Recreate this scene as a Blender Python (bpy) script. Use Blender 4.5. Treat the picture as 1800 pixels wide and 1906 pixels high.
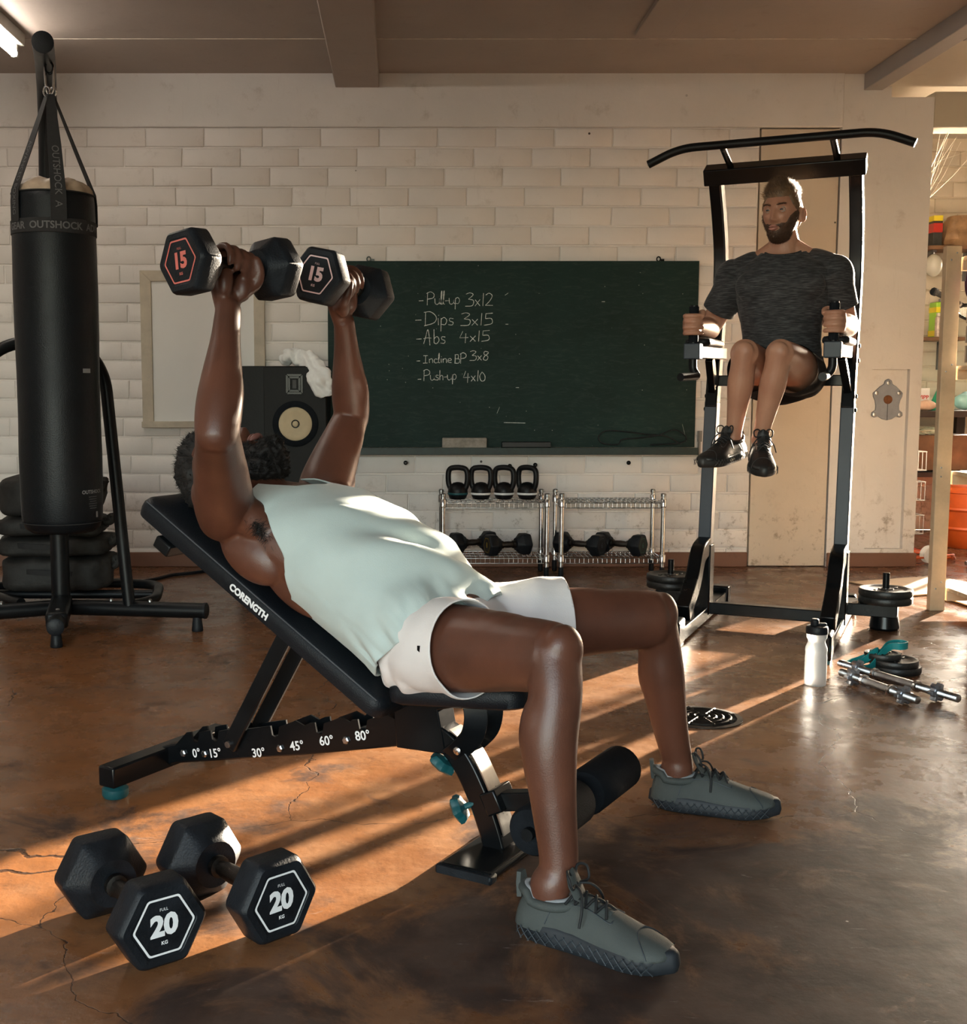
import bpy, bmesh, math, random
import numpy as np
from mathutils import Vector, Matrix, Quaternion, noise

for _o in list(bpy.data.objects):
    bpy.data.objects.remove(_o)
random.seed(7)
RNG = np.random.default_rng(7)
sc = bpy.context.scene
COL = sc.collection
PI = math.pi

# ------------------------------------------------------------------ camera
CAM_H, FPX, U0, V0 = 0.994, 2200.0, 745.0, 953.0
PITCH = math.atan(233 / 2200.0)
cam_d = bpy.data.cameras.new('camera')
cam = bpy.data.objects.new('camera', cam_d)
COL.objects.link(cam)
cam.location = (0, 0, CAM_H)
cam.rotation_euler = (PI / 2 - PITCH, 0, 0)
cam_d.sensor_fit = 'HORIZONTAL'
cam_d.sensor_width = 36
cam_d.lens = FPX / 1800 * 36
cam_d.shift_x = (900 - U0) / 1800
cam_d.shift_y = 0
cam_d.clip_start = 0.02
sc.camera = cam

# ------------------------------------------------------------------ light
sc.view_settings.view_transform = 'Standard'
sc.view_settings.look = 'None'
sc.view_settings.exposure = 0.42
sc.view_settings.gamma = 1.0
sc.view_settings.use_curve_mapping = False

SKY = 2.5
world = bpy.data.worlds.new('evening_sky')
sc.world = world
world.use_nodes = True
_nt = world.node_tree
bg = _nt.nodes['Background']
_sky = _nt.nodes.new('ShaderNodeTexSky')
_sky.sky_type = 'NISHITA'
_sky.sun_disc = False
_sky.sun_elevation = math.radians(7.2)
_sky.sun_rotation = math.radians(42)
_sky.air_density = 1.0
_sky.dust_density = 1.8
_sky.ozone_density = 1.0
_hs = _nt.nodes.new('ShaderNodeHueSaturation')
_hs.inputs['Saturation'].default_value = .62
_nt.links.new(_sky.outputs[0], _hs.inputs['Color'])
_nt.links.new(_hs.outputs[0], bg.inputs[0])
bg.inputs[1].default_value = SKY

SUN_EL, SUN_AZ = math.radians(7.2), math.radians(48)
sun_d = bpy.data.lights.new('sun', 'SUN')
sun_d.energy = 64.0
sun_d.color = (1.0, 0.85, 0.66)
sun_d.angle = math.radians(0.8)
sun = bpy.data.objects.new('sun', sun_d)
COL.objects.link(sun)
sun.location = (8, 12, 4)
_dir = Vector((-math.cos(SUN_EL) * math.cos(SUN_AZ), -math.cos(SUN_EL) * math.sin(SUN_AZ), -math.sin(SUN_EL)))
sun.rotation_euler = _dir.to_track_quat('-Z', 'Y').to_euler()

# portals only steer the sampling of the sky through the two openings
def portal(name, loc, rot, sx, sy):
    l = bpy.data.lights.new(name, 'AREA')
    l.shape = 'RECTANGLE'
    l.size, l.size_y = sx, sy
    l.cycles.is_portal = True
    o = bpy.data.objects.new(name, l)
    COL.objects.link(o)
    o.location = loc
    o.rotation_euler = rot
portal('garage_opening_portal', (-1.2, -2.45, 1.3), (PI / 2, 0, 0), 4.0, 2.6)
portal('bay_window_portal', (4.8, 8.30, 1.6), (-PI / 2, 0, 0), 1.7, 2.2)

# ------------------------------------------------------------------ helpers
def PY(u, v, Y):
    a = (u - U0) / FPX; b = -(v - V0) / FPX
    r = Vector((a, math.cos(PITCH) + b * math.sin(PITCH), -math.sin(PITCH) + b * math.cos(PITCH)))
    return Vector((0, 0, CAM_H)) + r * (Y / r.y)

def V(*a):
    return Vector(a)

class MB:
    """collects shapes; build() links them as one mesh object"""
    def __init__(s):
        s.v = []; s.f = []; s.mi = []
    def add(s, vs, fs, mi=0, M=None):
        n = len(s.v)
        if M is not None:
            vs = [M @ Vector(v) for v in vs]
        s.v.extend([tuple(v) for v in vs])
        s.f.extend([tuple(i + n for i in f) for f in fs])
        s.mi.extend([mi] * len(fs))
        return s
    def merge(s, o, M=None):
        n = len(s.v)
        s.v.extend([tuple(M @ Vector(v)) for v in o.v] if M is not None else o.v)
        s.f.extend([tuple(i + n for i in f) for f in o.f]); s.mi.extend(o.mi)
        return s
    def box(s, c, size, R=None, mi=0):
        hx, hy, hz = size[0] / 2, size[1] / 2, size[2] / 2
        vs = [Vector((x, y, z)) for x in (-hx, hx) for y in (-hy, hy) for z in (-hz, hz)]
        if R is not None:
            vs = [R @ v for v in vs]
        c = Vector(c)
        vs = [v + c for v in vs]
        return s.add(vs, [(0, 1, 3, 2), (4, 6, 7, 5), (0, 4, 5, 1), (2, 3, 7, 6), (0, 2, 6, 4), (1, 5, 7, 3)], mi)
    def bb(s, lo, hi, mi=0):
        return s.box([(a + b) / 2 for a, b in zip(lo, hi)], [b - a for a, b in zip(lo, hi)], None, mi)
    def rings(s, rings, cap=True, closed=False, mi=0):
        n = len(rings[0]); vs = [v for r in rings for v in r]; fs = []
        m = len(rings)
        for i in range(m if closed else m - 1):
            for j in range(n):
                k = (j + 1) % n; i2 = (i + 1) % m
                fs.append((i * n + j, i * n + k, i2 * n + k, i2 * n + j))
        if cap and not closed:
            c0 = sum((Vector(v) for v in rings[0]), Vector()) / n
            c1 = sum((Vector(v) for v in rings[-1]), Vector()) / n
            a = len(vs); vs = vs + [c0, c1]
            for j in range(n):
                k = (j + 1) % n
                fs.append((k, j, a)); fs.append(((m - 1) * n + j, (m - 1) * n + k, a + 1))
        return s.add(vs, fs, mi)
    def tube(s, pts, r, n=12, cap=True, closed=False, mi=0, hint=None, prof=None):
        """sweep a circle (or prof, a list of (a, b)) along pts"""
        pts = [Vector(p) for p in pts]; m = len(pts)
        rr = r if isinstance(r, (list, tuple)) else [r] * m
        u = None; rings = []
        for i in range(m):
            if closed:
                t = pts[(i + 1) % m] - pts[i - 1]
            else:
                t = (pts[min(i + 1, m - 1)] - pts[max(i - 1, 0)])
            t = t.normalized() if t.length > 1e-9 else Vector((0, 0, 1))
            if u is None:
                h = Vector(hint) if hint is not None else (Vector((0, 0, 1)) if abs(t.z) < .9 else Vector((1, 0, 0)))
                u = (h - t * h.dot(t)).normalized()
            else:
                u = u - t * u.dot(t)
                u = u.normalized() if u.length > 1e-6 else t.orthogonal().normalized()
            w = t.cross(u)
            if prof:
                rings.append([pts[i] + u * (a * rr[i]) + w * (b * rr[i]) for a, b in prof])
            else:
                rings.append([pts[i] + (u * math.cos(2 * PI * j / n) + w * math.sin(2 * PI * j / n)) * rr[i] for j in range(n)])
        return s.rings(rings, cap, closed, mi)
    def cyl(s, p, q, r, n=16, r2=None, mi=0):
        return s.tube([p, q], [r, r if r2 is None else r2], n, mi=mi)
    def bar(s, p, q, w, h, up=(0, 0, 1), mi=0):
        """rectangular bar from p to q, w across, h along 'up'"""
        return s.tube([p, q], 1.0, mi=mi, hint=up, prof=[(h / 2, w / 2), (-h / 2, w / 2), (-h / 2, -w / 2), (h / 2, -w / 2)])
    def path_bar(s, pts, w, h, up=(0, 0, 1), mi=0):
        return s.tube(pts, 1.0, mi=mi, hint=up, prof=[(h / 2, w / 2), (-h / 2, w / 2), (-h / 2, -w / 2), (h / 2, -w / 2)])
    def lathe(s, prof, n=32, M=None, mi=0, cap=True):
        rings = [[Vector((r * math.cos(2 * PI * j / n), r * math.sin(2 * PI * j / n), z)) for j in range(n)] for r, z in prof]
        if M is not None:
            rings = [[M @ v for v in r] for r in rings]
        return s.rings(rings, cap, False, mi)
    def prism(s, poly, h0, h1, M=None, mi=0):
        """extrude a 2-D polygon (x, z) between y = h0 and y = h1"""
        n = len(poly)
        vs = [Vector((x, h0, z)) for x, z in poly] + [Vector((x, h1, z)) for x, z in poly]
        fs = [tuple(range(n)), tuple(range(2 * n - 1, n - 1, -1))] + [(i, n + i, n + (i + 1) % n, (i + 1) % n) for i in range(n)]
        return s.add(vs, fs, mi, M)
    def ell(s, c, rad, R=None, nu=20, nv=12, mi=0):
        c = Vector(c); vs = []; fs = []
        for i in range(nv + 1):
            th = PI * i / nv
            for j in range(nu):
                ph = 2 * PI * j / nu
                p = Vector((rad[0] * math.sin(th) * math.cos(ph), rad[1] * math.sin(th) * math.sin(ph), rad[2] * math.cos(th)))
                vs.append(c + (R @ p if R is not None else p))
        for i in range(nv):
            for j in range(nu):
                k = (j + 1) % nu
                fs.append((i * nu + j, (i + 1) * nu + j, (i + 1) * nu + k, i * nu + k))
        return s.add(vs, fs, mi)
    def mesh(s, name):
        me = bpy.data.meshes.new(name)
        me.from_pydata(s.v, [], s.f)
        me.validate()
        bm = bmesh.new(); bm.from_mesh(me)
        bmesh.ops.remove_doubles(bm, verts=bm.verts, dist=1e-6)
        bmesh.ops.recalc_face_normals(bm, faces=bm.faces)
        bm.to_mesh(me); bm.free()
        return me
    def build(s, name, mats, parent=None, world=False, smooth=35, bevel=0, segs=2, M=None):
        if not isinstance(mats, (list, tuple)):
            mats = [mats]
        if world and parent is not None:
            Mi = root_matrix(parent).inverted()
            s.v = [tuple(Mi @ Vector(v)) for v in s.v]
        me = bpy.data.meshes.new(name)
        me.from_pydata(s.v, [], s.f)
        for i, x in enumerate(s.mi):
            if x:
                me.polygons[i].material_index = x
        bm = bmesh.new(); bm.from_mesh(me)
        bmesh.ops.recalc_face_normals(bm, faces=bm.faces)
        bm.to_mesh(me); bm.free()
        return link(name, me, mats, parent, smooth, bevel, segs, M)

def link(name, me, mats, parent=None, smooth=35, bevel=0, segs=2, M=None):
    if not isinstance(mats, (list, tuple)):
        mats = [mats]
    me.materials.clear()
    for m in mats:
        me.materials.append(m)
    if smooth:
        me.shade_smooth()
        if smooth < 180:
            me.set_sharp_from_angle(angle=math.radians(smooth))
    o = bpy.data.objects.new(name, me)
    COL.objects.link(o)
    if M is not None:
        o.matrix_basis = M
    if parent is not None:
        o.parent = parent
    if bevel:
        b = o.modifiers.new('bevel', 'BEVEL')
        b.width = bevel; b.segments = segs; b.limit_method = 'ANGLE'; b.angle_limit = math.radians(40)
        b.harden_normals = False
    return o

def root_matrix(o):
    while o.parent is not None:
        o = o.parent
    return o.matrix_basis.copy()

def tag(o, label, cat, group=None):
    o['label'] = label; o['category'] = cat
    if group:
        o['group'] = group
    return o

def thing(name, label, cat, M=None, group=None):
    o = bpy.data.objects.new(name, None)
    o.empty_display_size = .05
    COL.objects.link(o)
    if M is not None:
        o.matrix_basis = M if isinstance(M, Matrix) else Matrix.Translation(Vector(M))
    return tag(o, label, cat, group)

def struct(o):
    o['kind'] = 'structure'
    return o

def copy_tree(o, parent=None):
    c = o.copy(); COL.objects.link(c)
    if parent is not None:
        c.parent = parent
    for ch in o.children:
        copy_tree(ch, c)
    return c

def frame(o, x, y, z):
    """matrix with columns x, y, z at o"""
    M = Matrix.Identity(4)
    for i, c in enumerate((x, y, z)):
        for k in range(3):
            M[k][i] = c[k]
    for k in range(3):
        M[k][3] = o[k]
    return M

def axes(o, xdir, zhint=(0, 0, 1)):
    x = Vector(xdir).normalized(); z = Vector(zhint)
    y = z.cross(x).normalized(); z = x.cross(y)
    return frame(o, x, y, z)

def smooth_path(pts, sub=6, closed=False):
    P = [np.array(p, float) for p in pts]; n = len(P); out = []
    for i in range(n if closed else n - 1):
        p0 = P[(i - 1) % n] if (closed or i > 0) else 2 * P[0] - P[1]
        p1 = P[i]; p2 = P[(i + 1) % n]
        p3 = P[(i + 2) % n] if (closed or i + 2 < n) else 2 * P[n - 1] - P[n - 2]
        for k in range(sub):
            t = k / sub
            out.append(.5 * (2 * p1 + (p2 - p0) * t + (2 * p0 - 5 * p1 + 4 * p2 - p3) * t * t + (3 * p1 - p0 - 3 * p2 + p3) * t ** 3))
    if not closed:
        out.append(P[-1])
    return [tuple(float(x) for x in q) for q in out]

def arc(c, r, a0, a1, n, ax, ay):
    c = Vector(c); ax = Vector(ax); ay = Vector(ay)
    return [c + ax * (r * math.cos(a0 + (a1 - a0) * i / n)) + ay * (r * math.sin(a0 + (a1 - a0) * i / n)) for i in range(n + 1)]

def fillet(pts, r, n=6):
    """round the corners of a polyline"""
    pts = [Vector(p) for p in pts]; out = [pts[0]]
    for i in range(1, len(pts) - 1):
        a, b, c = pts[i - 1], pts[i], pts[i + 1]
        u = (a - b); w = (c - b); d = min(r, u.length * .48, w.length * .48)
        p = b + u.normalized() * d; q = b + w.normalized() * d
        for k in range(n + 1):
            t = k / n
            out.append(p * (1 - t) ** 2 + b * 2 * t * (1 - t) + q * t * t)
    out.append(pts[-1])
    return out

# ------------------------------------------------------------------ materials
def nd(nt, t, **kw):
    n = nt.nodes.new(t)
    for k, v in kw.items():
        setattr(n, k, v)
    return n

MATS = {}
def mat(name, col, rough=.5, metal=0.0, var=0.0, vscale=6.0, bump=0.0, bscale=60.0, spec=.5, coat=0.0, trans=0.0, emit=None, estr=0, alpha=1.0, sss=0.0, sheen=0.0, rvar=0.0, rnd=0.0):
    if name in MATS:
        return MATS[name]
    m = bpy.data.materials.new(name); m.use_nodes = True
    nt = m.node_tree; b = nt.nodes['Principled BSDF']
    c4 = (*col, 1)
    b.inputs['Base Color'].default_value = c4
    b.inputs['Roughness'].default_value = rough
    b.inputs['Metallic'].default_value = metal
    b.inputs['Specular IOR Level'].default_value = spec
    b.inputs['Coat Weight'].default_value = coat
    b.inputs['Transmission Weight'].default_value = trans
    b.inputs['Alpha'].default_value = alpha
    if sss:
        b.inputs['Subsurface Weight'].default_value = sss
        b.inputs['Subsurface Radius'].default_value = (.012, .005, .003)
        b.inputs['Subsurface Scale'].default_value = 1.0
    if sheen:
        b.inputs['Sheen Weight'].default_value = sheen
        b.inputs['Sheen Roughness'].default_value = .4
    if emit:
        b.inputs['Emission Color'].default_value = (*emit, 1)
        b.inputs['Emission Strength'].default_value = estr
    tc = nd(nt, 'ShaderNodeTexCoord')
    L = nt.links
    if var or rvar:
        nz = nd(nt, 'ShaderNodeTexNoise'); nz.inputs['Scale'].default_value = vscale; nz.inputs['Detail'].default_value = 5
        nz.inputs['Roughness'].default_value = .6
        L.new(tc.outputs['Object'], nz.inputs['Vector'])
        mr = nd(nt, 'ShaderNodeMapRange'); mr.inputs[1].default_value = .3; mr.inputs[2].default_value = .7
        L.new(nz.outputs['Fac'], mr.inputs[0])
        if var:
            mx = nd(nt, 'ShaderNodeMix', data_type='RGBA')
            mx.inputs[6].default_value = (*[max(0, c * (1 - var)) for c in col], 1)
            mx.inputs[7].default_value = (*[min(1, c * (1 + var)) for c in col], 1)
            L.new(mr.outputs[0], mx.inputs[0])
            out = mx.outputs[2]
            if rnd:
                oi = nd(nt, 'ShaderNodeObjectInfo')
                hs = nd(nt, 'ShaderNodeHueSaturation')
                m2 = nd(nt, 'ShaderNodeMapRange'); m2.inputs[3].default_value = 1 - rnd; m2.inputs[4].default_value = 1 + rnd
                L.new(oi.outputs['Random'], m2.inputs[0]); L.new(m2.outputs[0], hs.inputs['Value']); L.new(out, hs.inputs['Color'])
                out = hs.outputs[0]
            L.new(out, b.inputs['Base Color'])
        if rvar:
            m3 = nd(nt, 'ShaderNodeMapRange'); m3.inputs[1].default_value = .3; m3.inputs[2].default_value = .7
            m3.inputs[3].default_value = rough - rvar; m3.inputs[4].default_value = rough + rvar
            L.new(nz.outputs['Fac'], m3.inputs[0]); L.new(m3.outputs[0], b.inputs['Roughness'])
    if bump:
        n2 = nd(nt, 'ShaderNodeTexNoise'); n2.inputs['Scale'].default_value = bscale; n2.inputs['Detail'].default_value = 4
        L.new(tc.outputs['Object'], n2.inputs['Vector'])
        bp = nd(nt, 'ShaderNodeBump'); bp.inputs['Strength'].default_value = bump; bp.inputs['Distance'].default_value = .004
        L.new(n2.outputs['Fac'], bp.inputs['Height']); L.new(bp.outputs[0], b.inputs['Normal'])
    MATS[name] = m
    return m

def bsdf(m):
    return m.node_tree.nodes['Principled BSDF']

M_BLACK = mat('black_powder_coat', (.005, .006, .007), .36, spec=.22, var=.3, vscale=9, bump=.08, bscale=900, rvar=.06)
M_GLOSS = mat('gloss_black_steel', (.004, .005, .006), .24, spec=.26, var=.2, vscale=5, rvar=.05)
M_BLUE = mat('slate_blue_steel', (.040, .050, .064), .42, spec=.3, var=.15, vscale=7, rvar=.05)
M_RUB = mat('black_rubber', (.007, .009, .012), .50, spec=.28, var=.45, vscale=14, bump=.25, bscale=240, rvar=.1)
M_VINYL = mat('black_vinyl', (.006, .008, .011), .42, spec=.25, var=.2, vscale=4, bump=.3, bscale=420)
M_FOAM = mat('black_foam', (.007, .009, .012), .85, spec=.15, var=.2, vscale=40, bump=.35, bscale=500)
M_CHROME = mat('chrome', (.62, .62, .62), .18, 1.0, var=.12, vscale=30, rvar=.08)
M_STEEL = mat('worn_steel', (.42, .43, .44), .32, 1.0, var=.25, vscale=22, rvar=.1)
M_TEAL = mat('teal_plastic', (.006, .070, .080), .45, var=.15, vscale=20)
M_WHITE = mat('white_print', (.78, .79, .80), .6, var=.05, vscale=30)
M_GREY = mat('grey_print', (.20, .20, .20), .7, var=.1, vscale=30)
M_PINK = mat('red_print', (.62, .15, .12), .6, var=.1, vscale=30)
M_ROSE = mat('rose_print', (.80, .55, .53), .6, var=.06, vscale=30)
M_YEL = mat('ochre_print', (.30, .20, .03), .6, var=.1, vscale=30)
# ------------------------------------------------------------------ room
WALL_Y, BAY_Y, CEIL = 6.5, 8.2, 2.65
DOOR_X0, DOOR_X1, PIER_X = 1.926, 2.364, 2.85
XL, XR, YF = -3.2, 6.2, -2.5

def floor_material():
    m = bpy.data.materials.new('stained_concrete'); m.use_nodes = True
    nt = m.node_tree; b = nt.nodes['Principled BSDF']; L = nt.links
    tc = nd(nt, 'ShaderNodeTexCoord'); co = tc.outputs['Object']
    def nz(scale, detail=6, rough=.6, dist=0.0, sc3=None):
        n = nd(nt, 'ShaderNodeTexNoise'); n.inputs['Scale'].default_value = scale; n.inputs['Detail'].default_value = detail
        n.inputs['Roughness'].default_value = rough; n.inputs['Distortion'].default_value = dist
        if sc3:
            mp = nd(nt, 'ShaderNodeMapping'); mp.inputs['Scale'].default_value = sc3[:3]
            mp.inputs['Rotation'].default_value = (0, 0, sc3[3])
            L.new(co, mp.inputs[0]); L.new(mp.outputs[0], n.inputs['Vector'])
        else:
            L.new(co, n.inputs['Vector'])
        return n.outputs['Fac']
    def rng(x, a, c, lo=0., hi=1.):
        r = nd(nt, 'ShaderNodeMapRange'); r.interpolation_type = 'SMOOTHSTEP'
        r.inputs[1].default_value = a; r.inputs[2].default_value = c; r.inputs[3].default_value = lo; r.inputs[4].default_value = hi
        L.new(x, r.inputs[0]); return r.outputs[0]
    def mth(op, a, c):
        n = nd(nt, 'ShaderNodeMath', operation=op)
        for i, x in enumerate((a, c)):
            if isinstance(x, (int, float)):
                n.inputs[i].default_value = x
            else:
                L.new(x, n.inputs[i])
        return n.outputs[0]
    def mix(f, a, c):
        n = nd(nt, 'ShaderNodeMix', data_type='RGBA')
        L.new(f, n.inputs[0])
        for i, x in ((6, a), (7, c)):
            if isinstance(x, tuple):
                n.inputs[i].default_value = (*x, 1)
            else:
                L.new(x, n.inputs[i])
        return n.outputs[2]
    sep = nd(nt, 'ShaderNodeSeparateXYZ'); L.new(co, sep.inputs[0])
    X, Y = sep.outputs[0], sep.outputs[1]
    col = mix(rng(nz(1.6, 7), .35, .68), (.205, .096, .042), (.120, .054, .027))
    col = mix(rng(nz(5.5, 8, .7), .42, .70, 0, .75), col, (.270, .150, .082))
    col = mix(mth('MULTIPLY', rng(X, .5, -.9), rng(nz(3.2, 7), .30, .62, .15, .75)), col, (.310, .122, .040))  # more orange stain to the left; carries the lamp-lit warmth in the colour
    # bare grey concrete where the stain has worn off, mostly in the open middle of the floor
    q = mth('ADD', nz(2.3, 9, .68, .6), mth('MULTIPLY', rng(Y, 3.4, 1.9), .115))
    q = mth('ADD', q, mth('MULTIPLY', rng(X, -.4, .7), mth('MULTIPLY', rng(Y, 3.2, 2.2), .12)))
    worn = rng(q, .57, .70, 0, .88)
    col = mix(worn, col, mix(rng(nz(7, 6), .35, .65), (.030, .025, .025), (.075, .056, .048)))
    # brown wax near the back wall
    back = mth('MULTIPLY', rng(Y, 4.2, 5.6), .70)
    col = mix(back, col, (.125, .060, .034))
    col = mix(rng(nz(17, 7, .72), .50, .72, 0, .60), col, (.085, .040, .022))
    col = mix(rng(nz(11, 8, .75, .4), .60, .76, 0, .55), col, (.300, .165, .092))
    # streaky grime and pale scuffs
    col = mix(rng(nz(3.0, 8, .65, 0, (1.6, 9, 1, .25)), .60, .78, 0, .55), col, (.055, .036, .028))
    sc1 = rng(nz(4.0, 9, .72, 1.2, (1.2, 4.5, 1, -.5)), .625, .71, 0, .55)
    col = mix(mth('MULTIPLY', sc1, rng(Y, 3.2, 1.9, .1, 1.)), col, (.46, .40, .36))
    fl = nd(nt, 'ShaderNodeTexVoronoi'); fl.inputs['Scale'].default_value = 6.0; L.new(co, fl.inputs['Vector'])
    spot = rng(fl.outputs['Distance'], .034, .024)
    col = mix(mth('MULTIPLY', spot, rng(nz(2.1, 2), .50, .58)), col, (.58, .50, .44))
    # hairline cracks
    dn = nd(nt, 'ShaderNodeTexNoise'); dn.inputs['Scale'].default_value = 3.5; dn.inputs['Detail'].default_value = 5; L.new(co, dn.inputs['Vector'])
    vm = nd(nt, 'ShaderNodeVectorMath', operation='MULTIPLY_ADD')
    L.new(dn.outputs['Color'], vm.inputs[0]); vm.inputs[1].default_value = (.28, .28, 0); L.new(co, vm.inputs[2])
    vo = nd(nt, 'ShaderNodeTexVoronoi', feature='DISTANCE_TO_EDGE'); vo.inputs['Scale'].default_value = .62
    L.new(vm.outputs[0], vo.inputs['Vector'])
    crack = rng(vo.outputs['Distance'], .0011, .0003)
    col = mix(mth('MULTIPLY', crack, .8), col, (.022, .016, .014))
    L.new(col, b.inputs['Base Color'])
    rg = rng(nz(6, 7, .65), .3, .7, .18, .36)
    rg = mth('ADD', rg, mth('MULTIPLY', worn, .20))
    L.new(rg, b.inputs['Roughness'])
    L.new(mth('SUBTRACT', .30, mth('MULTIPLY', worn, .22)), b.inputs['Specular IOR Level'])
    bp = nd(nt, 'ShaderNodeBump'); bp.inputs['Strength'].default_value = .22; bp.inputs['Distance'].default_value = .004
    h = mth('SUBTRACT', mth('ADD', nz(28, 6), mth('MULTIPLY', nz(5, 3), 1.4)), mth('MULTIPLY', crack, 1.5))
    L.new(h, bp.inputs['Height']); L.new(bp.outputs[0], b.inputs['Normal'])
    return m

def wall_material(name, col, dirt=(.30, .24, .19), rnd=0.0, amount=.45, low=True):
    m = bpy.data.materials.new(name); m.use_nodes = True
    nt = m.node_tree; b = nt.nodes['Principled BSDF']; L = nt.links
    geo = nd(nt, 'ShaderNodeNewGeometry'); co = geo.outputs['Position']
    def nz(scale, detail=6, rough=.6, s3=None):
        n = nd(nt, 'ShaderNodeTexNoise'); n.inputs['Scale'].default_value = scale; n.inputs['Detail'].default_value = detail; n.inputs['Roughness'].default_value = rough
        if s3:
            mp = nd(nt, 'ShaderNodeMapping'); mp.inputs['Scale'].default_value = s3; L.new(co, mp.inputs[0]); L.new(mp.outputs[0], n.inputs['Vector'])
        else:
            L.new(co, n.inputs['Vector'])
        return n.outputs['Fac']
    def rng(x, a, c, lo=0., hi=1.):
        r = nd(nt, 'ShaderNodeMapRange'); r.interpolation_type = 'SMOOTHSTEP'
        r.inputs[1].default_value = a; r.inputs[2].default_value = c; r.inputs[3].default_value = lo; r.inputs[4].default_value = hi
        L.new(x, r.inputs[0]); return r.outputs[0]
    def mix(f, a, c):
        n = nd(nt, 'ShaderNodeMix', data_type='RGBA'); L.new(f, n.inputs[0])
        for i, x in ((6, a), (7, c)):
            if isinstance(x, tuple): n.inputs[i].default_value = (*x, 1)
            else: L.new(x, n.inputs[i])
        return n.outputs[2]
    c = mix(rng(nz(1.3, 5), .3, .7), tuple(x * .93 for x in col), tuple(min(1, x * 1.04) for x in col))
    c = mix(rng(nz(9, 8, .72), .56, .74, 0, amount), c, dirt)
    c = mix(rng(nz(3, 7, .7, (7, 7, .8)), .60, .76, 0, amount * .8), c, tuple(x * .75 for x in dirt))
    vo = nd(nt, 'ShaderNodeTexVoronoi'); vo.inputs['Scale'].default_value = 5.5; L.new(co, vo.inputs['Vector'])
    mu = nd(nt, 'ShaderNodeMath', operation='MULTIPLY'); L.new(rng(vo.outputs['Distance'], .045, .03), mu.inputs[0]); L.new(rng(nz(2.3, 1), .52, .60), mu.inputs[1])
    c = mix(mu.outputs[0], c, (.05, .04, .035))
    if low:
        sp = nd(nt, 'ShaderNodeSeparateXYZ'); L.new(co, sp.inputs[0])
        m2 = nd(nt, 'ShaderNodeMath', operation='MULTIPLY'); L.new(rng(sp.outputs[2], .55, .1), m2.inputs[0]); L.new(rng(nz(14, 8, .75), .52, .68), m2.inputs[1])
        c = mix(m2.outputs[0], c, tuple(x * .8 for x in dirt))
    if rnd:
        oi = nd(nt, 'ShaderNodeObjectInfo'); hs = nd(nt, 'ShaderNodeHueSaturation'); r2 = rng(oi.outputs['Random'], 0, 1, 1 - rnd, 1 + rnd)
        L.new(r2, hs.inputs['Value']); L.new(c, hs.inputs['Color']); c = hs.outputs[0]
    L.new(c, b.inputs['Base Color']); b.inputs['Roughness'].default_value = .62
    bp = nd(nt, 'ShaderNodeBump'); bp.inputs['Strength'].default_value = .35; bp.inputs['Distance'].default_value = .003
    L.new(nz(45, 6, .65), bp.inputs['Height']); L.new(bp.outputs[0], b.inputs['Normal'])
    return m

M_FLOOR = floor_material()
M_PAINT = wall_material('painted_brick', (.76, .72, .69), rnd=.03, amount=.26)
M_RENDER = wall_material('painted_render', (.70, .67, .645), amount=.30)
M_CEIL = wall_material('ceiling_board', (.38, .315, .27), dirt=(.20, .15, .11), amount=.25, low=False)
M_CEIL2 = wall_material('bay_ceiling_board', (.50, .45, .36), dirt=(.26, .2, .13), amount=.25, low=False)
M_BEAM = wall_material('beam_paint', (.34, .32, .31), dirt=(.16, .13, .1), amount=.25, low=False)
M_SKIRT = wall_material('skirting_paint', (.175, .080, .048), dirt=(.07, .04, .03), amount=.5, low=False)
M_DOOR = wall_material('door_paint', (.60, .51, .41), dirt=(.34, .26, .18), amount=.22)

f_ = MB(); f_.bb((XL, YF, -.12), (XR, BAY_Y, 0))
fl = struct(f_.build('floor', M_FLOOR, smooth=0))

# --- back wall: a joint bed with single blocks set proud of it
wb = MB(); wb.bb((XL, WALL_Y + .008, 0), (DOOR_X0, WALL_Y + .22, CEIL + .1))
wall_back = struct(wb.build('wall_back', M_PAINT, smooth=0))

def brick_mesh(name, w, h, seed):
    rr = random.Random(seed)
    m = MB(); b = .005; d = .016
    j = lambda a: rr.uniform(-a, a)
    o = [(-w / 2 + j(.002), -h / 2 + j(.0015)), (w / 2 + j(.002), -h / 2 + j(.0015)), (w / 2 + j(.002), h / 2 + j(.0015)), (-w / 2 + j(.002), h / 2 + j(.0015))]
    inn = [(x - math.copysign(b, x), z - math.copysign(b, z)) for x, z in o]
    mid = [(x - math.copysign(b * .3, x), z - math.copysign(b * .3, z)) for x, z in o]
    vs = [(x, d, z) for x, z in o] + [(x, .003, z) for x, z in mid] + [(x, 0, z) for x, z in inn]
    fs = [(8, 9, 10, 11)]
    for a in (0, 4):
        for k in range(4):
            fs.append((a + k, a + (k + 1) % 4, a + 4 + (k + 1) % 4, a + 4 + k))
    m.add(vs, fs)
    me = m.mesh(name)
    me.shade_smooth(); me.set_sharp_from_angle(angle=math.radians(50))
    return me

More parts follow.
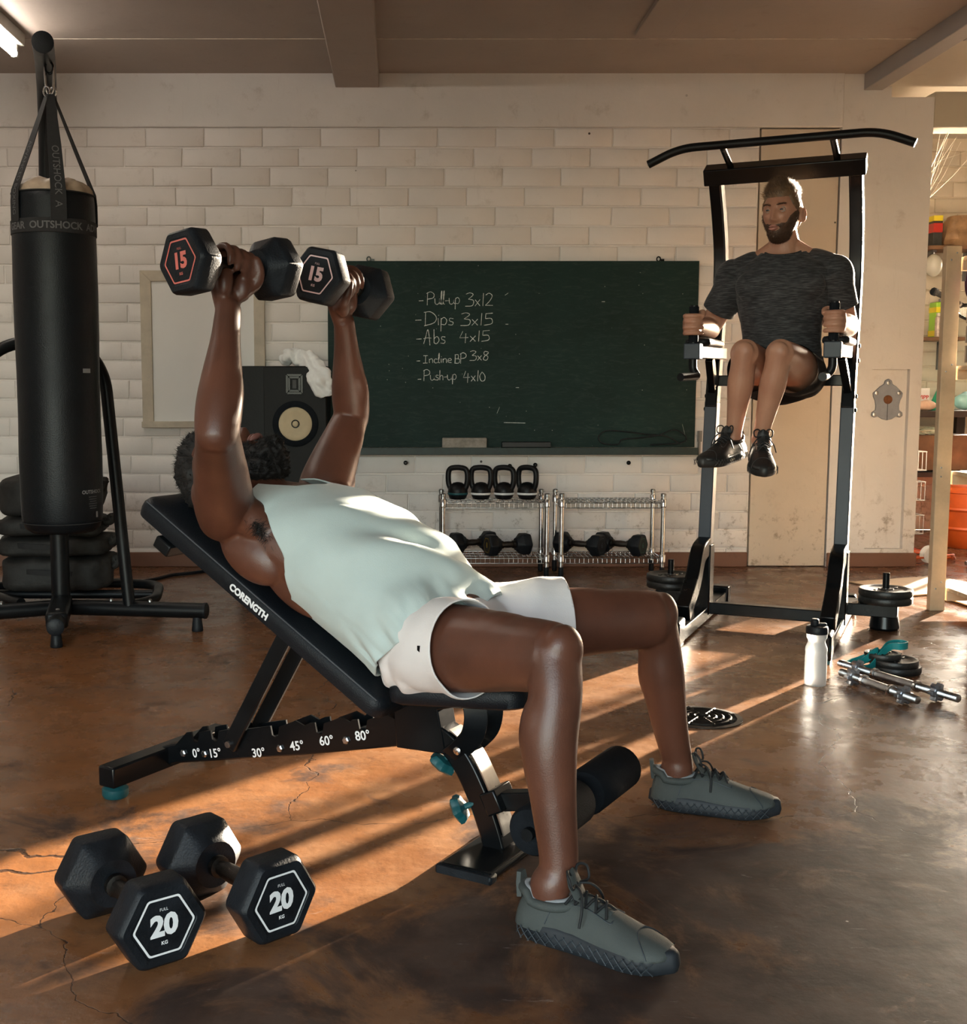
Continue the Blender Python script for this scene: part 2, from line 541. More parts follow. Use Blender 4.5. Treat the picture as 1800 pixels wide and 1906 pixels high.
BL, BH = .3125, .1031
def brick_field(parent, x0, x1, z0, z1, y, hidden, M, seen, vertical=None):
    variants = {}
    rest = MB()
    rr = random.Random(3)
    rows = int(round((z1 - z0) / BH))
    for r in range(rows):
        zc = z0 + (r + .5) * BH
        x = x0 - (BL * .5 if r % 2 else 0) - BL * (.12 if r % 4 > 1 else 0)
        while x < x1 - .02:
            a = max(x, x0); b = min(x + BL, x1)
            w = b - a - .006
            if w > .03:
                key = (round(w, 2), rr.randrange(3))
                if key not in variants:
                    variants[key] = brick_mesh('brick', key[0], BH - .006, len(variants) + 1)
                    variants[key].materials.append(M)
                me = variants[key]
                c = Vector(((a + b) / 2, y + rr.uniform(-.0015, .0015), zc + rr.uniform(-.001, .001)))
                rot = Matrix.Rotation(rr.uniform(-.003, .003), 4, 'Y') @ Matrix.Rotation(rr.uniform(-.0015, .0015), 4, 'Z')
                if seen(c) and not hidden(c):
                    o = bpy.data.objects.new('brick', me); COL.objects.link(o)
                    o.matrix_basis = Matrix.Translation(c) @ rot
                    o.parent = parent
                else:
                    mm = Matrix.Translation(c) @ rot
                    rest.add([mm @ v.co for v in me.vertices], [tuple(p.vertices) for p in me.polygons])
            x += BL
    if rest.v:
        o = rest.build('brickwork', M, parent, smooth=50)
        o['kind'] = 'stuff'
hid = lambda c: (-.22 < c.x < 1.45 and .70 < c.z < 1.6) or (-1.25 < c.x < -.9 and .9 < c.z < 1.5)
brick_field(wall_back, XL, DOOR_X0, .0, 2.371, WALL_Y, hid, M_PAINT, lambda c: c.x > -2.36)

# lintel band, door slab, pier
t = MB(); t.bb((XL, WALL_Y - .012, 2.373), (DOOR_X1, WALL_Y + .2, CEIL + .1)); struct(t.build('trim_1', M_RENDER, bevel=.006))
t = MB(); t.bb((DOOR_X0 + .008, WALL_Y + .004, .004), (DOOR_X1 - .008, WALL_Y + .05, 2.366))
d1 = struct(t.build('door_1', M_DOOR, bevel=.003))
t = MB(); t.bb((DOOR_X0, WALL_Y + .05, 0), (DOOR_X1, WALL_Y + .22, 2.373)); struct(t.build('wall_behind_door', M_BLACK, smooth=0))
px0, px1, pz0, pz1 = 2.575, 2.785, .10, 1.09
t = MB()
t.bb((DOOR_X1, WALL_Y, 0), (px0, BAY_Y, 2.53)); t.bb((px1, WALL_Y, 0), (PIER_X, BAY_Y, 2.53))
t.bb((px0, WALL_Y, pz1), (px1, BAY_Y, 2.53)); t.bb((px0, WALL_Y, 0), (px1, BAY_Y, pz0)); t.bb((px0, WALL_Y + .035, pz0), (px1, BAY_Y, pz1))
struct(t.build('wall_pier', M_RENDER, smooth=0))
t = MB(); t.bb((DOOR_X1, WALL_Y + .001, 2.53), (2.62, BAY_Y, CEIL + .1)); struct(t.build('wall_pier_top', M_RENDER))

# skirting paint band, slightly proud
t = MB(); t.bb((XL, WALL_Y - .012, 0), (DOOR_X0 - .002, WALL_Y + .01, .082)); struct(t.build('baseboard_back', M_SKIRT, bevel=.005))
t = MB(); t.bb((DOOR_X1 + .002, WALL_Y - .012, 0), (PIER_X + .012, WALL_Y + .01, .078)); t.bb((PIER_X + .0005, WALL_Y, 0), (PIER_X + .012, BAY_Y, .078)); struct(t.build('baseboard_pier', M_SKIRT, bevel=.005))

# side walls and the bay at the right; the garage door opening is behind the camera at the left
t = MB(); t.bb((.8, YF - .2, 0), (XR, YF, 2.9)); struct(t.build('wall_front_blocker', M_PAINT, smooth=0))  # unseen wall behind the camera, added to keep daylight off the right foreground
t = MB(); t.bb((XL - .2, YF, 0), (XL, WALL_Y + .2, CEIL + .1)); struct(t.build('wall_left', M_PAINT, smooth=0))
t = MB(); t.bb((XR, YF, 0), (XR + .2, BAY_Y + .2, 2.9)); struct(t.build('wall_right', M_PAINT, smooth=0))
WX0, WX1, WZ0, WZ1 = 4.02, 5.55, .35, 2.62
t = MB()
for lo, hi in (((PIER_X, 0), (WX0, 2.9)), ((WX1, 0), (XR, 2.9)), ((WX0, 0), (WX1, WZ0)), ((WX0, WZ1), (WX1, 2.9))):
    t.bb((lo[0], BAY_Y + .008, lo[1]), (hi[0], BAY_Y + .2, hi[1]))
M_BAY = wall_material('bay_brick_paint', (.60, .52, .40), dirt=(.3, .22, .14), rnd=.05, amount=.35)
wbay = struct(t.build('wall_bay', M_BAY, smooth=0))
brick_field(wbay, PIER_X, WX0 - .075, 0, 2.68, BAY_Y, lambda c: False, M_BAY, lambda c: c.x > 3.3)
t = MB(); t.bb((PIER_X + .001, WALL_Y + .001, 2.372), (XR, WALL_Y + .16, 2.56)); struct(t.build('trim_2', M_CEIL2, bevel=.006))

M_WOODW = mat('grey_window_wood', (.20, .18, .15), .6, var=.3, vscale=12, bump=.2, bscale=80)
M_GLASS = mat('window_glass', (.95, .97, 1), .02, trans=1.0, spec=.4, var=.02)
w = struct(thing('window_1', '', '')); del w['label']; del w['category']
wf = MB(); y0 = BAY_Y - .02
wf.bb((WX0 - .07, y0, WZ0 - .06), (WX0, y0 + .1, WZ1 + .07)); wf.bb((WX1, y0, WZ0 - .06), (WX1 + .07, y0 + .1, WZ1 + .07))
wf.bb((WX0 - .07, y0, WZ1), (WX1 + .07, y0 + .1, WZ1 + .07)); wf.bb((WX0 - .09, y0 - .05, WZ0 - .06), (WX1 + .09, y0 + .1, WZ0))
wf.build('window_frame', M_WOODW, w, bevel=.004)
for k in range(1, 2):
    x = WX0 + (WX1 - WX0) * k / 2
    m = MB(); m.bb((x - .018, y0 + .02, WZ0), (x + .018, y0 + .07, WZ1)); m.build('mullion', M_WOODW, w, bevel=.003)
for z in (1.25, 2.0):
    m = MB(); m.bb((WX0, y0 + .025, z - .016), (WX1, y0 + .065, z + .016)); m.build('glazing_bar', M_WOODW, w, bevel=.003)

# --- ceiling
t = MB(); t.bb((XL, YF, CEIL), (2.55, 5.866, CEIL + .1)); t.bb((XL, 5.871, CEIL), (2.55, WALL_Y + .2, CEIL + .1)); struct(t.build('ceiling', M_CEIL, smooth=0))
t = MB(); t.bb((XL, 5.858, CEIL - .003), (2.5, 5.862, CEIL + .01)); struct(t.build('ceiling_joint', mat('pale_joint_filler', (.62, .55, .46), .7, var=.3, vscale=15)))
t = MB(); t.bb((-.345, YF, 2.576), (-.112, WALL_Y - .013, CEIL + .02)); struct(t.build('ceiling_beam', M_CEIL, bevel=.006))
t = MB(); t.bb((1.10, YF, CEIL - .022), (1.262, 5.74, CEIL + .01)); struct(t.build('ceiling_batten', M_CEIL, bevel=.003))
t = MB(); t.bb((2.47, YF, 2.565), (2.57, WALL_Y, CEIL + .06)); struct(t.build('ceiling_edge_beam', M_BEAM, bevel=.004))
t = MB(); t.bb((2.55, YF, 2.66), (XR, BAY_Y, 2.76)); struct(t.build('bay_ceiling', M_CEIL2, smooth=0))
t = MB(); t.bb((2.57, 5.50, 2.565), (XR, 5.60, 2.66)); struct(t.build('bay_cross_beam', M_BEAM, bevel=.004))
t = MB(); t.bb((2.57, 5.60, 2.585), (XR, WALL_Y, 2.61)); struct(t.build('bay_soffit', M_CEIL2, bevel=.002))

# fluorescent batten lamp: its light comes from its own tube
M_TUBE = mat('lit_tube', (1, 1, 1), .5, emit=(1.0, .92, .82), estr=36)
M_LAMP = mat('lamp_enamel', (.42, .40, .36), .45, var=.15, vscale=8)
def batten_lamp(x, y1, label, ln=1.22):
    L = thing('fluorescent_lamp', label, 'lamp', (x, y1 - ln / 2, CEIL), 'fluorescent batten lamps on the ceiling')
    m = MB(); m.prism([(-.045, 0), (-.04, -.055), (.04, -.055), (.045, 0)], -ln / 2, ln / 2); m.build('housing', M_LAMP, L, bevel=.004)
    for s in (-1, 1):
        m = MB(); m.box((0, s * (ln / 2 - .03), -.085), (.03, .025, .06)); m.build('lamp_holder', M_LAMP, L, bevel=.003)
    m = MB(); m.cyl((0, -ln / 2 + .04, -.098), (0, ln / 2 - .04, -.098), .016, 14); m.build('tube', M_TUBE, L)
batten_lamp(-1.815, 5.79, 'warm lit fluorescent tube lamp on the ceiling above the punching bag')
batten_lamp(-1.815, 4.05, 'second fluorescent tube lamp on the ceiling in line with the first')
# ------------------------------------------------------------------ lettering
def text_geo(body, size, bold=0.0, align='CENTER'):
    cu = bpy.data.curves.new('lettering', 'FONT')
    cu.body = body; cu.size = size; cu.align_x = align; cu.align_y = 'CENTER'; cu.offset = bold; cu.resolution_u = 3
    o = bpy.data.objects.new('lettering', cu); COL.objects.link(o)
    dg = bpy.context.evaluated_depsgraph_get()
    me = bpy.data.meshes.new_from_object(o.evaluated_get(dg))
    vs = [v.co.copy() for v in me.vertices]; fs = [tuple(p.vertices) for p in me.polygons]
    bpy.data.objects.remove(o); bpy.data.curves.remove(cu); bpy.data.meshes.remove(me)
    return vs, fs

def lettering(body, size, M, m, parent, bold=0.0, map_=None, name='lettering'):
    vs, fs = text_geo(body, size, bold)
    b = MB()
    b.add([map_(v) for v in vs] if map_ else [M @ v for v in vs], fs)
    return b.build(name, m, parent, smooth=0)

# ------------------------------------------------------------------ hex dumbbells
def hexring(x, R, rnd, n=5, cx=0):
    """rounded hexagon in the y-z plane, flat side down"""
    out = []
    for k in range(6):
        a = PI / 3 * k
        c = Vector((0, math.cos(a), math.sin(a))) * (R - rnd / math.cos(PI / 6))
        for j in range(n):
            b = a - PI / 6 + PI / 3 * j / (n - 1)
            p = c + Vector((0, math.cos(b), math.sin(b))) * rnd
            out.append(Vector((x, p.y, p.z)))
    return out

def dumbbell_parts(t, flat, half, gap, num, col_num, col_ring, detail=True):
    """flat: across flats, half: centre to outer face, gap: centre to inner face"""
    R = flat / 2 / math.cos(PI / 6)
    h = MB()
    prof = [(.0125, -gap - .01), (.0125, -gap * .8), (.0165, -gap * .45), (.0178, 0), (.0165, gap * .45), (.0125, gap * .8), (.0125, gap + .01)]
    h.lathe(prof, 18, Matrix.Rotation(PI / 2, 4, 'Y')); h.build('handle', M_STEELDARK, t)
    for s in (-1, 1):
        L = half - gap; r = []
        for fx, fs, fr in ((0.0, .40, .38), (.0, .60, .45), (.10, .66, .40), (.36, .96, .13), (.42, 1.0, .10), (.86, 1.0, .10), (.95, .965, .11), (1.0, .90, .12), (1.0, .74, .10), (.985, .72, .10)):
            r.append([Vector((v.x, v.y, v.z)) for v in hexring(s * (gap + L * fx), R * fs, flat * fr * fs)])
        m = MB(); m.rings(r); hd = m.build('head', M_RUB, t, smooth=32)
        m = MB(); m.lathe([(.021, 0), (.021, .012), (.013, .014)], 18, Matrix.Translation((s * (gap - .004), 0, 0)) @ Matrix.Rotation(-s * PI / 2, 4, 'Y')); m.build('collar', M_STEELDARK, hd)
        if detail:
            x = s * (half + .0006 - L * .015)
            a = hexring(x, R * .68, flat * .05); b = hexring(x, R * .63, flat * .045)
            m = MB(); n = len(a); m.add(a + b, [(i, (i + 1) % n, n + (i + 1) % n, n + i) for i in range(n)]); m.build('ring_print', col_ring, hd, smooth=0)
            if num:
                M = frame((x, 0, 0), (0, s, 0), (0, 0, 1), (s, 0, 0))
                lettering(num, flat * .34, M, col_num, hd, bold=flat * .017)
                lettering('KG', flat * .06, M @ Matrix.Translation((0, -flat * .20, 0)), col_num, hd, bold=flat * .002)
                lettering('FULL', flat * .05, M @ Matrix.Translation((0, flat * .20, 0)), col_num, hd)
            elif col_num:
                M = frame((x, 0, 0), (0, s, 0), (0, 0, 1), (s, 0, 0))
                lettering(detail, flat * .36, M, col_num, hd, bold=flat * .008)

M_STEELDARK = mat('dark_knurled_steel', (.06, .055, .05), .38, 1.0, var=.3, vscale=30, bump=.3, bscale=700)
def dumbbell(label, c, axis, up, flat, half, gap, num, cn, cr, group):
    M = axes(c, axis, up)
    t = thing('hex_dumbbell', label, 'dumbbell', M, group)
    dumbbell_parts(t, flat, half, gap, num, cn, cr)
    return t

# two heavy ones standing on the floor in front
for (na, fa, lab, roll) in ((PY(284, 1728, 1.98), PY(195, 1648, 2.15), 'black 20 kg hex dumbbell on the floor nearer the rear foot of the bench', 0),
                            (PY(500, 1692, 2.07), PY(376, 1624, 2.24), 'black 20 kg hex dumbbell on the floor standing closer to the bench front plate', 0)):
    na = Vector((na.x, na.y, .0745)); fa = Vector((fa.x, fa.y, .0745))
    ax = (na - fa).normalized(); c = (na + fa) / 2
    dumbbell(lab, c, ax, (0, 0, 1), .149, .155, .062, '20', M_WHITE, M_WHITE, 'pair of dumbbells on the floor')
# held by the lifter
DB_R = (Vector((-.4125, 2.42, 1.243)), Vector((-.2815, 2.575, 1.245)))
DB_L = (Vector((-.182, 2.79, 1.248)), Vector((-.086, 2.985, 1.228)))
def tilt(ax, deg, up=Vector((0, 0, 1))):
    return Quaternion(ax, math.radians(deg)) @ up
DB_CR = (DB_R[0] + DB_R[1]) / 2; DB_AR = (DB_R[0] - DB_R[1]).normalized()
DB_CL = (DB_L[0] + DB_L[1]) / 2; DB_AL = (DB_L[0] - DB_L[1]).normalized()
dumbbell('black 15 kg hex dumbbell with red number held in the raised right hand', DB_CR, DB_AR, tilt(DB_AR, 6), .125, .1415, .062, '15', M_PINK, M_PINK, 'pair of dumbbells held overhead')
dumbbell('black 15 kg hex dumbbell with pale pink number held in the raised left hand', DB_CL, DB_AL, tilt(DB_AL, -12), .125, .1415, .062, '15', M_ROSE, M_ROSE, 'pair of dumbbells held overhead')

# ------------------------------------------------------------------ weight bench
BO = Vector((.2, 2.455, 0)); BA = Vector((-.848, .53, 0)); BN = Vector((.53, .848, 0))
def B(s, t, z):
    return BO + BA * s + BN * t + Vector((0, 0, z))
BM = frame(BO, BA, BN, (0, 0, -1))   # only for reference
bench = thing('weight_bench', 'black adjustable incline weight bench with teal knobs and a foam leg roller', 'bench', frame(BO, BN, -BA, (0, 0, 1)))
BMI = root_matrix(bench)
def bb_(m, name, mt, parent=None, bevel=0, smooth=35, segs=2):
    return m.build(name, mt, parent or bench, world=True, bevel=bevel, smooth=smooth, segs=segs)

def pad_mesh(center, ax, n, up, ln, wid, th, crown=.010, taper=None):
    """padded board: rounded rectangle outline swept through a cushion profile"""
    m = MB(); rings = []
    def outline(shr, k=10):
        pts = []; a0 = ln / 2 - shr; r = .032
        for cx, cy, st in ((1, 1, 0), (-1, 1, 1), (-1, -1, 2), (1, -1, 3)):
            for j in range(k):
                an = PI / 2 * (st + j / (k - 1))
                x = cx * (a0 - r) + r * math.cos(an)
                w = (wid / 2 if taper is None else taper((x + ln / 2) / ln) / 2) - shr
                y = cy * (w - r) + r * math.sin(an)
                pts.append((x, y))
        return pts
    for shr, z in ((.012, -th), (.002, -th + .006), (0, -th * .55), (.001, -th * .3), (.006, -th * .10), (.014, -.001), (.03, crown * .5), (.06, crown)):
        rings.append([center + ax * x + n * y + up * z for x, y in outline(shr)])
    m.rings(rings)
    return m
e1 = Vector((.857, 0, .515)); 
PE1 = (BA * .857 + Vector((0, 0, .515))).normalized(); PE2 = (BA * -.515 + Vector((0, 0, .857))).normalized()
P0 = B(.188, 0, .327)
def E(x, t, h):
    """point in the frame of the back pad: x up along the pad, t across (far positive), h above it"""
    return P0 + PE1 * x + BN * t + PE2 * h
tap = lambda q: .27 + .0 * q
bp = pad_mesh(E(.40, 0, 0), PE1, BN, PE2, .80, .285, .052, .006)
back_pad = bb_(bp, 'back_pad', M_VINYL, smooth=50)
st = MB()
for sgn in (-1, 1):
    st.tube([E(.02, sgn * .138, -.006), E(.4, sgn * .1385, -.006), E(.78, sgn * .138, -.006)], .0018, 6)
bb_(st, 'seam', mat('grey_piping', (.07, .075, .085), .5, var=.1), back_pad)
M_ = frame(E(.405, -.1438, -.027), -PE1, PE2, -BN)
lettering('CORENGTH', .0225, BMI.inverted() @ M_, M_WHITE, back_pad, bold=.0012)
bp = MB(); bp.bar(E(.08, 0, -.07), E(.72, 0, -.07), .045, .03, PE2); bb_(bp, 'pad_rail', M_BLACK, bevel=.003)
bp = MB(); bp.box((0, 0, 0), (.05, .3, .03)); bp.v = [tuple(frame(E(.68, 0, -.066), PE1, BN, PE2) @ Vector(v)) for v in bp.v]; bb_(bp, 'pad_bracket', M_BLACK, bevel=.004)
sx = (BA * -1 + Vector((0, 0, .055))).normalized(); su = sx.cross(BN) * -1
su = Vector((0, 0, 1)) - sx * sx.z; su.normalize()
sp = pad_mesh(B(.04, 0, .386), sx, BN, su, .30, .285, .05, .006, lambda q: .285 - .09 * max(0, (q - .25) / .75))
seat_pad = bb_(sp, 'seat_pad', M_VINYL, smooth=50)
# main frame: sloping rail, two notched plates, curved front leg
fr = MB(); fr.path_bar([B(.96, 0, .048), B(.90, 0, .07), B(.5, 0, .158), B(.2, 0, .232), B(.13, 0, .235)], .05, .05); bb_(fr, 'rail', M_GLOSS, bevel=.005)
leg = smooth_path([tuple(B(.19, 0, .245)), tuple(B(.13, 0, .243)), tuple(B(.075, 0, .205)), tuple(B(.03, 0, .135)), tuple(B(-.002, 0, .06)), tuple(B(-.018, 0, .012))], 7)
fr = MB(); fr.path_bar(leg, .062, .05); front_leg = bb_(fr, 'front_leg', M_GLOSS, bevel=.004)
fr = MB(); fr.path_bar([Vector(p) + (BA * -.026 + Vector((0, 0, .018))) for p in leg[8:-3]], .052, .003); bb_(fr, 'metal_face', mat('brushed_leg_face', (.32, .31, .29), .3, .9, var=.25, vscale=14, rvar=.08), front_leg)
notch_s = [.815, .752, .675, .565, .435, .315]
for sgn in (-1, 1):
    poly = []
    zt = lambda s: .118 + (.90 - s) * .215
    s = .90; poly.append((.90, .062)); poly.append((.895, .085))
    for ns in notch_s:
        z = zt(ns)
        poly += [(ns + .030, z + .0), (ns + .014, z + .004), (ns + .009, z - .018), (ns - .004, z - .022), (ns - .009, z - .016), (ns - .012, z + .006)]
        if ns < .6:
            poly += [(ns - .06, z + .028), (ns - .085, z + .02)]
    poly += [(.22, .262), (.19, .225), (.25, .205), (.5, .145)]
    m = MB(); m.prism(poly, sgn * .030 - .0025, sgn * .030 + .0025, frame(BO, BA, BN, (0, 0, 1))); pl = bb_(m, 'notched_plate', M_GLOSS, smooth=20)
    if sgn < 0:
        dirs = (BA * -1 + Vector((0, 0, .225))).normalized(); upz = (Vector((0, 0, 1)) - dirs * dirs.z).normalized()
        for tx, ss, zz in (('0°', .812, .088), ('15°', .752, .098), ('30°', .615, .122), ('45°', .50, .158), ('60°', .415, .184), ('80°', .315, .212)):
            lettering(tx, .030, BMI.inverted() @ frame(B(ss, -.0333, zz), dirs, upz, -BN), M_WHITE, pl, bold=.0006)
        for ss, zz in ((.855, .082), (.785, .092), (.55, .145), (.36, .195)):
            m = MB(); m.lathe([(.009, 0), (.009, .004), (.006, .006)], 6, frame(B(ss, -.033, zz), BA, (0, 0, 1), -BN)); bb_(m, 'bolt', M_STEEL, pl)
# seat carrier: gusset and arc under the seat
m = MB(); m.prism([(.235, .31), (.225, .20), (.10, .205), (.12, .30), (.06, .318), (.0, .335), (.0, .345), (.22, .345)], -.034, .034, frame(BO, BA, BN, (0, 0, 1))); bb_(m, 'seat_gusset', M_GLOSS, bevel=.003)
ar = smooth_path([tuple(B(.03, -.036, .335)), tuple(B(.025, -.036, .295)), tuple(B(.035, -.036, .255)), tuple(B(.065, -.036, .222)), tuple(B(.085, -.036, .205))], 5)
for sgn in (-1, 1):
    m = MB(); m.path_bar([Vector(p) + BN * (.036 + sgn * .036) for p in ar], .006, .05, (1, 0, 0)); bb_(m, 'seat_arc', M_GLOSS, bevel=.001)
m = MB(); m.lathe([(.009, 0), (.009, .005), (.006, .007)], 14, frame(B(.066, -.040, .222), BA, (0, 0, 1), -BN)); bb_(m, 'pivot_pin', M_CHROME)
for sgn in (-1, 1):
    m = MB(); m.bar(B(.695, sgn * .046, .128), B(.502, sgn * .046, .452), .012, .040, BA); bb_(m, 'strut', M_BLACK, bevel=.003)
m = MB(); m.cyl(B(.69, -.06, .137), B(.69, .06, .137), .008, 12); bb_(m, 'strut_pin', M_STEEL)
m = MB(); m.bar(B(.94, -.215, .056), B(.94, .215, .056), .052, .052); rf = bb_(m, 'rear_foot', M_GLOSS, bevel=.005)
for sgn in (-1, 1):
    m = MB(); m.lathe([(.028, .0), (.032, .006), (.032, .022), (.022, .030)], 20, Matrix.Translation(B(.94, sgn * .185, 0))); bb_(m, 'levelling_foot', M_TEAL, rf)
m = MB(); m.bar(B(-.015, -.155, .010), B(-.015, .155, .010), .125, .02); fp = bb_(m, 'front_plate', M_GLOSS, bevel=.009)
for sgn in (-1, 1):
    m = MB(); m.bar(B(-.015, sgn * .135, .008), B(-.015, sgn * .163, .008), .132, .018); bb_(m, 'rubber_end_cap', M_RUB, fp, bevel=.005)
def knob(c, d, r):
    m = MB(); n = 30; rings = []
    for rr, z in ((.35, 0), (.8, .004), (1, .012), (1, .020), (.7, .026)):
        rings.append([Vector(((r * rr * (1 + .10 * math.cos(6 * 2 * PI * j / n))) * math.cos(2 * PI * j / n), (r * rr * (1 + .10 * math.cos(6 * 2 * PI * j / n))) * math.sin(2 * PI * j / n), z)) for j in range(n)])
    Mx = Vector(d).to_track_quat('Z', 'Y').to_matrix().to_4x4(); Mx.translation = c
    m.rings([[Mx @ v for v in r_] for r_ in rings]); m.tube([Vector(c) - Vector(d).normalized() * .03, Vector(c) + Vector(d).normalized() * .004], .007, 10)
    return m
bb_(knob(B(.105, -.02, .192), -PE2 + PE1 * .0 - BN * .25, .030), 'knob', M_TEAL)
bb_(knob(B(.052, -.03, .098), BA + Vector((0, 0, -.55)) - BN * .3, .030), 'knob', M_TEAL)
m = MB(); m.bar(B(.005, 0, .110), B(-.03, 0, .128), .078, .05); bb_(m, 'sleeve', M_GLOSS, bevel=.004)
m = MB(); m.bar(B(-.0, 0, .112), B(-.18, 0, .15), .035, .04); bb_(m, 'roller_arm', M_BLACK, bevel=.003)
RC = B(-.190, .02, .150)
m = MB(); m.cyl(RC - BN * .25, RC + BN * .25, .0125, 12); bb_(m, 'roller_axle', M_BLACK)
for sgn in (-1, 1):
    m = MB(); a = RC + BN * (.022 * sgn); b = RC + BN * (.235 * sgn)
    m.tube([a, a + (b - a) * .01, a + (b - a) * .05, a + (b - a) * .95, a + (b - a) * .99, b], [.036, .045, .049, .049, .044, .030], 28)
    bb_(m, 'foam_roller', M_FOAM, smooth=50)

# ------------------------------------------------------------------ punching bag and stand
M_BAG = mat('bag_leatherette', (.004, .006, .008), .40, spec=.25, var=.25, vscale=3, bump=.25, bscale=260, rvar=.06)
M_WEB = mat('black_webbing', (.012, .012, .013), .8, var=.2, vscale=60, bump=.3, bscale=500)
M_DIM = mat('dark_grey_print', (.105, .105, .108), .7, var=.1, vscale=30)
bx, by = -1.287, 4.48
bag = thing('punching_bag', 'tall black punching bag hanging on four printed straps', 'punching bag', (bx, by, .44))
R0 = .150
prof = [(.02, .030), (.07, .012), (.115, .006), (.138, .022), (.149, .06), (.152, .15)] + [(.152 + .002 * math.sin(z * 9), z) for z in (.3, .45, .6, .75, .9, 1.05)] + [(.151, 1.18), (.149, 1.235), (.147, 1.256), (.143, 1.262)]
m = MB(); m.lathe(prof, 56, cap=True); body = m.build('bag_body', M_BAG, bag, smooth=60)
n = 72; rings = []
for i, (rr, z) in enumerate(((.1465, 1.258), (.142, 1.272), (.132, 1.288), (.11, 1.302), (.08, 1.311), (.04, 1.314), (.01, 1.314))):
    rings.append([Vector(((rr * (1 + .016 * math.sin(12 * a + i))) * math.cos(a), (rr * (1 + .016 * math.sin(12 * a + i))) * math.sin(a), z + .007 * math.sin(9 * a) * (1 if 0 < i < 5 else 0))) for a in [2 * PI * j / n for j in range(n)]])
m = MB(); m.rings(rings, cap=True); m.build('top_cover', mat('tan_bag_lining', (.36, .27, .19), .6, var=.25, vscale=18, bump=.3, bscale=40), bag, smooth=60)
m = MB(); m.lathe([(.1525, 1.108), (.1545, 1.110), (.1545, 1.158), (.1525, 1.160)], 56, cap=False); band = m.build('band', M_WEB, bag)
m = MB(); m.tube([Vector((.1485 * math.cos(2 * PI * j / 48), .1485 * math.sin(2 * PI * j / 48), 1.258)) for j in range(48)], .0028, 6, closed=True); m.build('piping', M_WEB, bag)
m = MB(); m.tube([Vector((.148 * math.cos(2 * PI * j / 48), .148 * math.sin(2 * PI * j / 48), .045)) for j in range(48)], .0022, 6, closed=True); m.build('seam', M_WEB, bag)
def wrap(r, a0, z):
    return lambda v: Vector((r * math.cos(a0 + v.x / r), r * math.sin(a0 + v.x / r), z + v.y))
toward = math.atan2(-by, -bx)
lettering('GEAR  OUTSHOCK  ADV', .036, None, M_DIM, band, bold=.0008, map_=wrap(.1553, toward, 1.133))
lettering('OUTSHOCK', .0185, None, M_GREY, body, bold=.0006, map_=wrap(.1532, toward + .82, .163))
for i in range(6):
    lettering('nnnnmnnmnnnmn'[: 13 - i % 3], .006, None, M_GREY, body, map_=wrap(.1532, toward + .82, .145 - .0085 * i))
m = MB(); m.add([wrap(.1531, toward + .95, 0)(Vector((x, z, 0))) for x, z in ((-.006, .066), (.0, .066), (.006, .066), (.006, .088), (0, .088), (-.006, .088))], [(0, 1, 4, 5), (1, 2, 3, 4)]); m.build('care_tag', M_GREY, body, smooth=0)
m = MB(); m.add([wrap(.1535, toward + .72, 0)(Vector((x, z, 0))) for z in (.605, .621) for x in (-.018, -.006, .006, .018)], [(0, 1, 5, 4), (1, 2, 6, 5), (2, 3, 7, 6)]); m.build('woven_tag', M_GREY, body, smooth=0)
apex = Vector((.0, 0, 1.62))
for k, an in enumerate((toward + .12, toward + 1.75, toward + PI, toward - 1.05)):
    d = Vector((math.cos(an), math.sin(an), 0)); sd = Vector((-math.sin(an), math.cos(an), 0))
    pts = [d * .1545 + Vector((0, 0, 1.15)), d * .1545 + Vector((0, 0, 1.225)), d * .151 + Vector((0, 0, 1.265)), d * .085 + Vector((0, 0, 1.43)), d * .012 + apex]
    m = MB(); rings = []
    for i, p in enumerate(pts):
        wd = (.028, .028, .027, .024, .014)[i]
        rings.append([p + sd * wd + d * .002, p - sd * wd + d * .002, p - sd * wd - d * .001, p + sd * wd - d * .001])
    m.rings(rings); s_ = m.build('strap', M_WEB, bag, smooth=20)
    if k in (0, 1, 3):
        tx = 'OUTSHOCK  A' if k == 0 else ('ADVANCED BOXING' if k == 3 else 'OUTSHOCK ADV')
        def onstrap(v, d=d, sd=sd, pts=pts):
            # v.x runs down the strap
            rp = pts[::-1]; want = .33 + v.x; i = 0
            while i < len(rp) - 2 and want > (rp[i + 1] - rp[i]).length:
                want -= (rp[i + 1] - rp[i]).length; i += 1
            f = want / (rp[i + 1] - rp[i]).length
            p = rp[i] * (1 - f) + rp[i + 1] * f
            return p - sd * v.y * (-1) + d * .0035
        lettering(tx, .030 if k else .036, None, M_DIM, s_, map_=onstrap)
m = MB()
ring = smooth_path([(.012, 0, 1.64), (.016, 0, 1.72), (0, 0, 1.742), (-.016, 0, 1.72), (-.012, 0, 1.64), (0, 0, 1.622)], 6, True)
m.tube(ring, .0045, 8, closed=True); m.build('carabiner', M_CHROME, bag)
for s in (-1, 1):
    m = MB(); m.tube([(s * .010 + .012 * math.cos(a), .006 * s, 1.632 + .018 * math.sin(a)) for a in [2 * PI * j / 16 for j in range(16)]], .0035, 8, closed=True); m.build('strap_ring', M_CHROME, bag)

